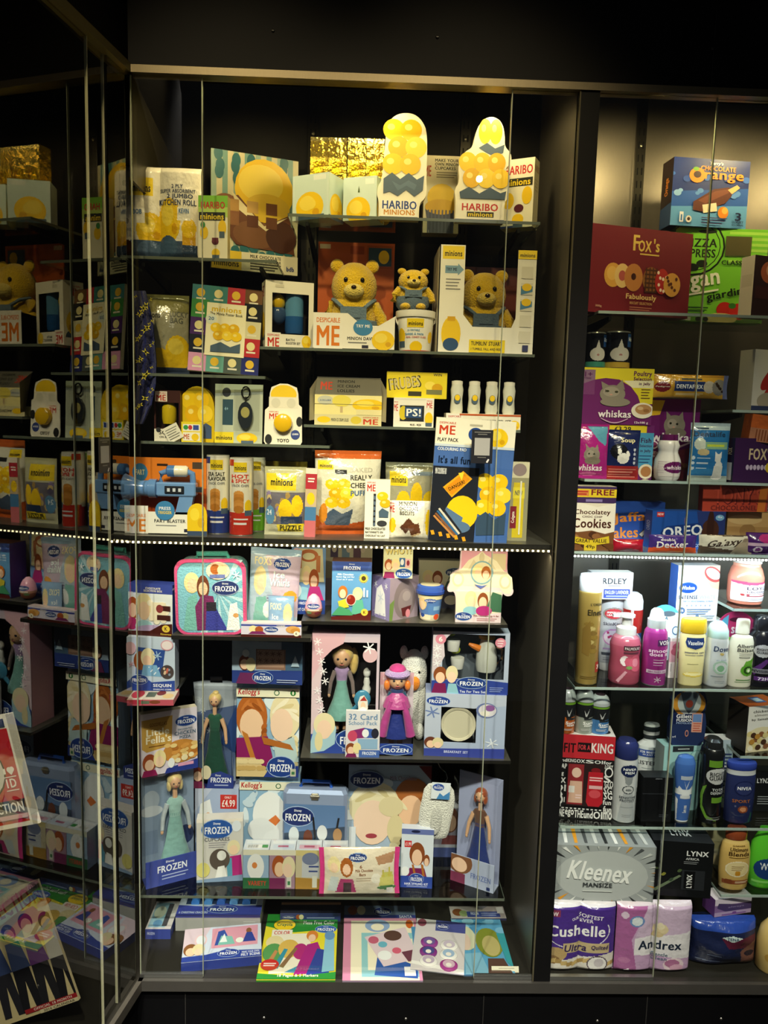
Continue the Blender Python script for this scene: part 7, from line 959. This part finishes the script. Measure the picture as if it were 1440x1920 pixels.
for r_,c,lab in (((1051,1296,1083,1389),'d06a2a','small deodorant can with an orange body, first of three on the gift box'),((1083,1297,1117,1388),'a9b0a8','small deodorant can with a silver body, middle of three on the gift box'),((1111,1308,1148,1383),'4f86c4','small deodorant can with a blue body, right of three on the gift box')):
    turned('deodorant_can',lab,'deodorant',r_,zt(fk),.15,[(.92,0,c),(1,.02,c),(.96,.35,c),(1,.62,'24262a'),(1,.68,'7ab03a'),(1,.73,'24262a')],[R(0,0,100,42,'26282c'),P([(0,16),(50,52),(100,16),(100,0),(0,0)],'26282c'),P([(40,14),(50,32),(64,8),(52,40),(46,38)],'d8dadc'),R(40,46,86,52,'33363c'),T('Sure',62,63,50,11,'f0f0f0'),T('men',60,73,34,6,'f0f0f0'),LINES(30,70,84,2,5,'e6e6e6',2)],(.03,.66),mat='can',cap=[(1,.74,'9aa0a4'),(.98,.82,'aab0b4'),(.8,.94,'b4babe'),(.5,1,'3a2a34')],grp='small deodorants on the gift box')
turned('deodorant_can','white deodorant can with a navy cap on the deodorant shelf','deodorant',(1157,1395,1201,1546),R5,.12,[(.94,0,'a8acb0'),(1,.01,'e4e6ea'),(1,.74,'e4e6ea'),(.92,.79,'d0d4d8'),(.9,.8,'2a3268')],[P([(30,8),(70,8),(60,36),(50,40),(40,36)],'a4aab0'),P([(36,50),(64,50),(80,100),(20,100)],'c9ced4'),E(52,16,29,10,'24305f'),T('NIVEA',52,13.5,42,4,'f0f2f6'),T('MEN',52,19,30,4,'f0f2f6'),E(50,47,19,7,'4a5058'),E(50,47,16,5.6,'e4e6ea'),T('48h',50,47,18,4,'4a5058'),T('SENSITIVE',50,60,54,4,'4a5058'),T('PROTECT',50,65,48,4,'4a5058'),LINES(28,72,76,1,3,'9aa0a8',1),LINES(34,66,88,2,3,'9aa0a8',1)],(.02,.78),mat='can',cap=[(.96,.79,'262e62'),(.98,.8,'262e62'),(.96,.95,'2a3268'),(.7,1,'2a3268')])
turned('mouthwash_bottle','clear mouthwash bottle with a black and white cap behind the white can','mouthwash',(1196,1363,1249,1548),R5,.31,[(.92,0,'c4ccd2'),(1,.02,'ccd4da'),(1,.60,'ccd4da'),(.94,.70,'d6dce0'),(.55,.76,'d6dce0'),(.54,.78,'d6dce0')],[R(0,4,100,20,'3a55a4'),T('FOR WHITER TEETH',50,9,74,5,'eef2fa'),T('IN JUST 2 WEEKS',52,15,60,4,'eef2fa'),R(0,26,100,96,'dfe4e8'),T('LISTERINE',48,34,84,9,'3a3e46'),LINES(20,80,46,4,6,'9aa2aa',1.6)],(.05,.68),sy=.65,cap=[(.52,.78,'d0d4d8'),(.56,.79,'33373c'),(.57,.85,'d6d8da'),(.57,.9,'2a2e34'),(.56,.97,'d6d8da'),(.5,1,'b8bcc0')])
o=box('perfume_box','plain black perfume box with a slot line around its lid','perfume box',(1204,1458,1260,1546),R5,.135,th=.05,c='0e0f12',side='16181c',top='22252a',art=[R(0,36,100,38,'2a2d33'),R(40,2,62,4,'6a6e76'),LINES(60,90,84,2,4,'3a3d44',1.6)])
tbx=box('teal_carton','pale teal carton standing behind the blue roll-on','carton',(1238,1400,1322,1545),R5,.20,th=.06,yaw=5,c='9fcfd2',side='c4d8da',art=[R(20,0,70,9,'2a3038'),R(32,4,60,5.4,'c4d0d4'),E(78,15,15,8,'6aa4aa'),E(78,15,13,7,'a4d2d4'),LINES(14,40,74,4,4,'6a9aa0',1)])
cutout('razor_blister','dark blue and orange razor blister pack standing on the teal carton','razor pack',(1256,1292,1325,1403),zt(tbx),.21,[(12,100),(2,88),(0,60),(4,40),(2,20),(10,6),(30,0),(70,0),(90,6),(98,20),(94,40),(100,60),(98,88),(88,100)],'26345e',.02,[E(50,26,44,24,'e0983a'),E(50,24,32,22,'c9ced4'),P([(24,6),(76,6),(62,34),(50,44),(38,34)],'5a6472'),E(50,26,10,7,'8a3a30'),R(10,44,88,62,'16204a'),T('Gillette',42,48,50,7,'f0f2f6'),T('FUSION',40,55,44,5,'f0f2f6'),T('PROGLIDE',40,60,44,3.4,'9ab0d8'),R(60,42,88,76,'d8a090'),R(62,44,86,58,'6a8ac0'),LINES(64,86,60,4,4,'b85a4a',1.6),E(48,78,5,6,'c98a7a'),E(48,78,3,4,'26345e'),T('V2' if 0 else 'x4',14,84,10,4,'c9d0e0')],mat='gloss')
turned('roll_on_deodorant','blue and white roll-on deodorant with a wavy waist','deodorant',(1268,1420,1306,1550),R5,.125,[(.62,0,'dfe3ea'),(.66,.02,'3f66b0'),(.8,.3,'3f66b0'),(.82,.42,'dfe3ea'),(.8,.5,'3f66b0'),(1,.72,'3f66b0'),(1,.88,'4a74c0'),(.75,.97,'4a74c0'),(.3,1,'4a74c0')],[P([(10,46),(50,62),(90,46),(80,40),(50,52),(20,40)],'dfe3ea'),R(26,22,74,28,'b8c2d4'),R(26,56,74,62,'cfd4dc'),P([(0,60),(16,64),(10,100),(0,100)],'dfe3ea'),P([(100,60),(84,64),(90,100),(100,100)],'dfe3ea'),T('Sure men',50,80,30,8,'e6ecf4',-90),P([(40,30),(50,42),(64,26),(52,48)],'c9d4ea')],(.03,.9),sy=.7)
box('white_carton','white carton with blue stripes behind the black shaving gel can','carton',(1318,1387,1370,1540),R5,.23,th=.05,c='dfe3e8',side='c4ccd4',art=[R(60,0,100,34,'a9bccc'),[R(62,20+5*k,96,22.5+5*k,'3a4a7a') for k in range(5)],R(4,14,20,60,'c4d0dc'),LINES(66,94,60,5,6,'6a7a9a',2)])
turned('shaving_gel_can','black shaving gel can with a green curve and round white badge','shaving gel',(1320,1391,1364,1550),R5,.12,[(.94,0,'2a2c2e'),(1,.01,'1b1d1f'),(1,.82,'1b1d1f'),(.86,.88,'2a2c2e'),(.78,.89,'1b1d1f')],[R(26,6,70,16,'7ab03a'),E(56,30,36,12,'e6e8ea'),T('RIGHT',56,27,50,6,'1b1d1f'),T('GUARD',58,33,56,6,'1b1d1f'),P([(4,60),(12,48),(24,44),(14,60),(14,76),(30,90),(60,96),(60,98),(26,94),(8,80)],'7ab03a'),T('TOTAL',62,50,44,4,'c9cdd0'),T('DEFENCE 5',62,55,50,4,'c9cdd0'),R(40,62,96,70,'7ab03a'),LINES(30,80,92,2,3,'8a8e90',1)],(.02,.82),mat='can',cap=[(.78,.88,'1b1d1f'),(.8,.9,'232527'),(.76,.97,'232527'),(.5,1,'232527')])
turned('shower_gel_bottle','navy shower gel bottle with a copper emblem','shower gel',(1366,1434,1422,1549),R5,.125,[(.88,0,'232b55'),(.96,.02,'272f5c'),(1,.4,'272f5c'),(.98,.80,'272f5c'),(.96,.81,'c4c8ce'),(.96,.89,'c4c8ce')],[E(52,26,26,16,'1c2450'),E(52,26,23,14,'2f3868'),T('NIVEA',52,26,36,7,'eef0f6'),T('SPORT',46,54,46,7,'a8643a'),E(52,72,13,8,'8a4a30'),E(52,72,8,5,'d0906a'),[R(30+38*k,64,34+38*k,68,'5a628a') for k in range(2)]],(.03,.8),sy=.55,cap=[(.97,.89,'2a3a8a'),(1,.9,'2f4298'),(1,.98,'2f4298'),(.94,1,'3a4fa8')])
box('dark_carton','black carton with white side lettering at the right edge of the deodorant shelf','carton',(1412,1448,1470,1545),R5,.21,th=.05,c='15171a',art=[T('LYNX',30,22,44,12,'dfe2e6'),LINES(14,60,62,4,6,'9aa0a8',2)])
box('chicken_meal_box','white and orange chicken meal box on the short shelf at the right edge','ready meal',(1388,1326,1475,1419),Q5,.165,yaw=14,th=.09,c='e4e2de',side='2a2522',top='c8622a',art=[T('chicken &',44,12,60,6,'4a4642'),T('almond',40,20,44,5,'8a8680'),T('by Sainsbury',44,30,66,6,'3a3632'),E(44,80,56,34,'e2d6b0'),[E(8+(k*19)%80,60+(k*13)%38,8,6,['d9c88a','8a5a3a','efe8d0','b8863a','4a3020'][k%5]) for k in range(20)]],tart=[R(40,20,70,70,'3a6ab0'),R(44,30,66,60,'e6eef4')])
# ---- floor of the right case ----
cu=bag('toilet_roll_pack','purple toilet roll pack with white lettering and gold ribbon picture','toilet roll',(1022,1697,1154,1836),ZB,.028,th=.028,c='4a2f8a',rolls=2,crimp=0,res=1.3,art=[R(0,0,100,6,'dfdce8'),R(0,5,100,72,'4b318c'),P([(0,8),(20,8),(20,18),(0,18)],'8a3a5a'),T('NEW',9,14,16,6,'efe2e8'),[P([(46+46*math.cos(RAD(a)),38+26*math.sin(RAD(a))),(46+46*math.cos(RAD(a+8)),38+26*math.sin(RAD(a+8))),(46+44.5*math.cos(RAD(a+8)),38+25*math.sin(RAD(a+8))),(46+44.5*math.cos(RAD(a)),38+25*math.sin(RAD(a)))],'e6e0f0') for a in range(-20,176,8)],T('OUR',42,21,10,4,'e8e2f2',-14),T('SOFTEST',64,18,34,5.4,'e8e2f2',6),T('EVER',58,24,18,5,'e8e2f2'),T('Cushelle',44,38,82,16,'f4f2f8'),R(26,56,92,70,'c4b088'),T('Ultra',44,63,32,10,'3a2a5a',0,.15),T('Quilted',78,62,24,7,'3a2a5a',0,.15),P([(0,74),(30,80),(60,76),(100,70),(100,100),(0,100)],'dcd6d0'),E(16,72,16,10,'b89c6c'),E(12,80,10,6,'8a6a44'),[P([(8*k,82-3*math.sin(k)),(8*k+9,80-3*math.sin(k+1)),(8*k+9,86-3*math.sin(k+1)),(8*k,88-3*math.sin(k))],'c9ac70' if k%2 else 'a88a54') for k in range(13)],E(76,86,15,12,'5a4a5a'),E(76,86,13,10.5,'e6e2e4'),E(78,84,7,6,'c4bcc4')])
box('tissue_box','large grey tissue box with a burst of stripes on the purple roll pack','tissue box',(1032,1588,1230,1700),zt(cu),.045,th=.13,yaw=-2,c='a4a9ac',side='8a9094',top='8f9598',art=[R(0,0,100,100,'9da3a6'),E(50,55,44,46,'b4b9bb'),[P([(50+46*math.cos(RAD(a)),52+46*math.sin(RAD(a))),(50+60*math.cos(RAD(a-2)),52+62*math.sin(RAD(a-2))),(50+60*math.cos(RAD(a+2)),52+62*math.sin(RAD(a+2)))],['2a2d30','e4e6e6','d9962c','4a4e52','c4c8c8'][int(a/11)%5]) for a in range(0,360,11)],T('Kleenex',48,46,60,34,'eef0f0',4,.1),T('MANSIZE',46,70,28,8,'3a3e42'),LINES(32,60,80,1,4,'d4d8d8',2)],tart=[[P([(8+9*k,10),(12+9*k,10),(10+9*k+(k-5)*.6,90),(7+9*k+(k-5)*.6,90)],['2a2d30','e4e6e6','d9962c','4a4e52','c4c8c8'][k%5]) for k in range(10)]])
an=bag('toilet_roll_pack','pink and white toilet roll pack with black lettering','toilet roll',(1156,1697,1297,1841),ZB,.026,th=.028,c='c4a4cc',rolls=2,crimp=0,res=1.3,art=[R(0,0,100,5,'dcd0e0'),R(0,4,100,100,'c3a0c8'),P([(0,4),(40,4),(20,50),(30,100),(0,100)],'a8649c'),P([(24,48),(100,40),(100,78),(60,74),(24,72)],'e6e2ea'),P([(40,4),(100,4),(100,40),(24,48)],'cdb6d4'),E(26,24,10,8,'6a8ac0'),E(26,24,7.5,6,'d8e0e8'),E(58,36,10,8,'d9c8a4'),E(58,32,5,5,'e6dabc'),E(54,44,8,4,'d0bc94'),T('Andrex',58,58,58,13,'1f2a40'),T('Gentle',58,72,22,5,'5a6a80'),T('Clean',58,77.5,20,5,'5a6a80'),E(78,86,14,10,'e6d0dc'),E(76,84,10,6,'b0709a'),E(82,90,9,5,'d8a8c4'),T('4',16,94,8,6,'f0e6f0'),E(10,16,5,5,'d9c4dc'),E(12,80,8,4,'b878a8')])
lx=box('boxed_toiletry_set','black toiletry set box with white lettering','gift set',(1226,1582,1342,1697),zt(an),.06,yaw=-6,th=.11,c='111315',side='181a1d',top='1c1e22',art=[T('LYNX',74,20,36,9,'e6e8ea'),T('AFRICA',66,30,22,4.4,'c9ccd0'),LINES(52,76,35,2,3,'8a8e94',1),P([(4,88),(46,60),(50,62),(8,92)],'6a7a60'),[E(8+(k*13)%40,50+(k*9)%26,3,2,['4a5a3a','8a8a3a','3a4a3a'][k%3]) for k in range(10)],R(50,50,88,86,'26292e'),R(54,52,72,84,'0c0d0f'),T('LYNX',63,70,24,9,'e6e8ea',-90)],tart=[T('LYNX',52,50,34,34,'b9bcc2')])
te=bag('pads_pack','dark navy soft pack with a pale oval logo at the right of the floor','hygiene pack',(1303,1738,1428,1840),ZB,.045,th=.06,c='1c2548',crimp=.0,pw=.25,art=[R(0,0,100,20,'2b4aa8'),R(0,18,100,100,'1b2346'),P([(40,30),(100,26),(100,56),(50,50)],'5a2038'),P([(40,28),(56,22),(72,28),(56,36)],'cfe0e2'),T('TENA',56,29,18,6,'2a4a6a'),P([(6,82),(60,86),(60,87),(6,84)],'7a86a8'),LINES(20,40,68,1,3,'7a86a8',1.4),P([(70,60),(100,34),(100,100),(76,100)],'7a5248'),E(86,66,9,6,'2a2230')])
box('hygiene_box','small lilac box with a white sparkly top, standing on the navy soft pack','hygiene box',(1332,1688,1416,1742),zt(te)+.001,.09,yaw=12,th=.06,c='8a6aa0',side='7a4a94',top='e2d8e6',art=[R(0,0,100,36,'dcd0e2'),P([(10,24),(60,40),(100,34),(100,76),(30,76),(6,50)],'4a3a6a'),T('always',58,54,44,12,'8a7aa8'),R(0,76,100,100,'b8a0c4'),E(54,86,6,6,'7a4a94'),R(20,90,86,96,'7a4a94')])
turned('cream_tub','cream coloured lidded tub behind the honey shampoo bottle','tub',(1326,1556,1376,1648),Q6,.235,[(.86,0,'c9b88a'),(.94,.03,'d4c498'),(1,.5,'d4c498'),(1,.68,'d4c498')],[R(20,30,80,60,'e0d4ae')],(.1,.65),cap=[(1.04,.68,'ddd0a8'),(1.05,.7,'ddd0a8'),(1.05,.94,'ddd0a8'),(.95,1,'d4c498')],capname='lid')
turned('shampoo_bottle','honey coloured shampoo bottle with a brown flip cap','shampoo',(1356,1558,1414,1674),Q6,.10,[(.82,0,'c4a056'),(.92,.03,'cfac64'),(1,.3,'cfac64'),(.98,.6,'cfac64'),(.84,.76,'d4b470'),(.6,.81,'d4b470'),(.58,.82,'d4b470')],[T('GARNIER',50,6,36,3,'6a4a1c'),T('Ultimate',52,14,50,8,'4a3212'),T('Blends',52,24,54,9,'4a3212'),LINES(26,80,32,1,3,'6a4a1c',1.6),E(50,58,32,18,'efe2c0'),E(50,58,29,16,'e2cf9c'),E(50,68,7,6,'c48a2a'),LINES(34,66,52,3,4,'8a6a3a',1.2),R(10,84,90,94,'8a4a2a'),E(28,88,12,6,'7a3f24'),LINES(46,84,87,2,3,'e6d0b0',1)],(.06,.78),sy=.55,cap=[(.66,.81,'8a4020'),(.7,.82,'96482a'),(.7,.94,'96482a'),(.6,1,'96482a')])
turned('detergent_bottle','bright green bottle with a dark blue label at the right edge','bottle',(1412,1560,1470,1680),Q6,.11,[(.8,0,'52b82c'),(.94,.04,'5cc434'),(1,.4,'5cc434'),(.86,.75,'5cc434'),(.5,.92,'5cc434'),(.4,1,'5cc434')],[E(50,60,36,24,'1f3f7a'),T('W',40,54,20,16,'e6ecf4'),R(10,88,90,92,'8ad86a')],(.05,.8),sy=.6)
turned('lotion_bottle','pale yellow bottle standing at the far right edge of the case floor','bottle',(1434,1742,1486,1842),ZB,.02,[(.9,0,'d9b86a'),(1,.04,'e2c278'),(1,.6,'e2c278'),(.8,.85,'e2c278'),(.4,1,'e2c278')],[E(40,50,24,20,'c49a4a')],(.1,.6))

# ================= WING CASE =================
o=box('souvenir_pack','red and white pack with a heart slogan hanging in the left wing case','souvenir pack',(-58,1345,74,1555),float(at(8,1555,-.46)[2]),-.46,roll=-12,th=.006,c='efe9da',mat='gloss',art=[R(0,0,100,100,'b9b4a6'),R(0,0,90,100,'ece6d8'),R(0,12,87,96,'b8262e'),E(30,48,40,26,'1a1a1c'),E(30,48,38,24,'d8d4cc'),[R(12+12*k,38,20+12*k,66,['2a2a2e','8a8a88','3a3a44','c4b8a4'][k]) for k in range(4)],[E(16+12*k,34,4,4,'d9b090') for k in range(4)],T('I',69,49,3,5,'f4efe6'),E(76,48,3.4,2.4,'f4efe6'),E(80,48,3.4,2.4,'f4efe6'),P([(73,49),(83,49),(78,53)],'f4efe6'),R(66,54,84,54.8,'f4efe6'),T('1D',75,60,14,8,'f4efe6'),R(66,66,84,66.8,'f4efe6'),R(0,75,88,88,'1c1a1c'),T('ONE DIRECTION',36,81.5,96,9,'f4efe6'),R(0,88,87,92,'d8a8a8'),R(76,3,86,10,'22305a'),R(62,1,74,12,'e8dcae')])
b=MB(); b.box(-.06,-.002,.20,.075,.0,.235,'fff') if 0 else b.tube([(.0,.003,.17),(.0,.003,.30),(.01,.02,.34)],.0015,'1a1a1c',6); b.build('hook','gloss',o,True)
cal=box('wall_calendar','calendar with cream cover and dressed up figures leaning in the left wing case','calendar',(-30,1690,152,1893),ZB+.05,-.22,roll=-23,th=.008,lean=8,yaw=-6,c='d9c9a0',art=[R(0,0,100,100,'dccb9c'),T('DIRECTION',60,12,74,15,'b8343c',-6),E(92,4,6,5,'ece8dc'),T('£3.50',92,4,9,3,'33407a'),
 [[E(28+22*k,28+4*(k%2),8,7,'3a2a22'),E(28+22*k,31+4*(k%2),6,6,'d9b090'),P([(18+22*k,62),(20+22*k,40),(36+22*k,40),(40+22*k,62)],['3a4a7a','4a5a8a','7a4a94','e6e2d8'][k]),P([(19+22*k,62),(38+22*k,62),(40+22*k,96),(32+22*k,96),(29+22*k,72),(24+22*k,96),(16+22*k,96)],['2a2a34','1f1f26','26262c','1c1c22'][k])] for k in range(4)],R(40,93.5,100,97,'a8262e'),T('OFFICIAL 18 MONTH',72,95.2,44,2,'f0e0d8'),R(56,97,100,100,'e2d6b0'),T('2016 CALENDAR',78,98.6,36,1.8,'4a4030')])
o=box('window_sticker','small black notice sticker with a grey square on the wing glass','sticker',(0,0,1,1),0,0) if 0 else thing('window_sticker','small black notice sticker with a grey square on the wing glass','sticker',(*wing(.155,.0015),float(at(206,886,-.14)[2])),-(90-9.9)+180-180,0,0)
o.rotation_euler=(0,0,math.atan2(WD[1],WD[0])+PI)
b=MB(); hs=float(at(206,820,-.14)[2]-at(206,886,-.14)[2]); b.box(-.03,-.0024,0,.03,-.0014,hs,'141519'); b.build('sticker_film','card',o)
flat_art(o,[R(12,6,88,8.5,'66665f'),R(28,12,72,14.5,'66665f'),R(14,24,86,72,'8e8e86'),R(30,78,70,80.5,'66665f'),P([(70,96),(80,86),(86,88),(78,98)],'b9b9b4')],.06,hs,front_fn(.06,hs,-.0024))
for o in list(bpy.data.objects):
    for k in ('_z','_r','_h','_w'):
        if k in o: del o[k]
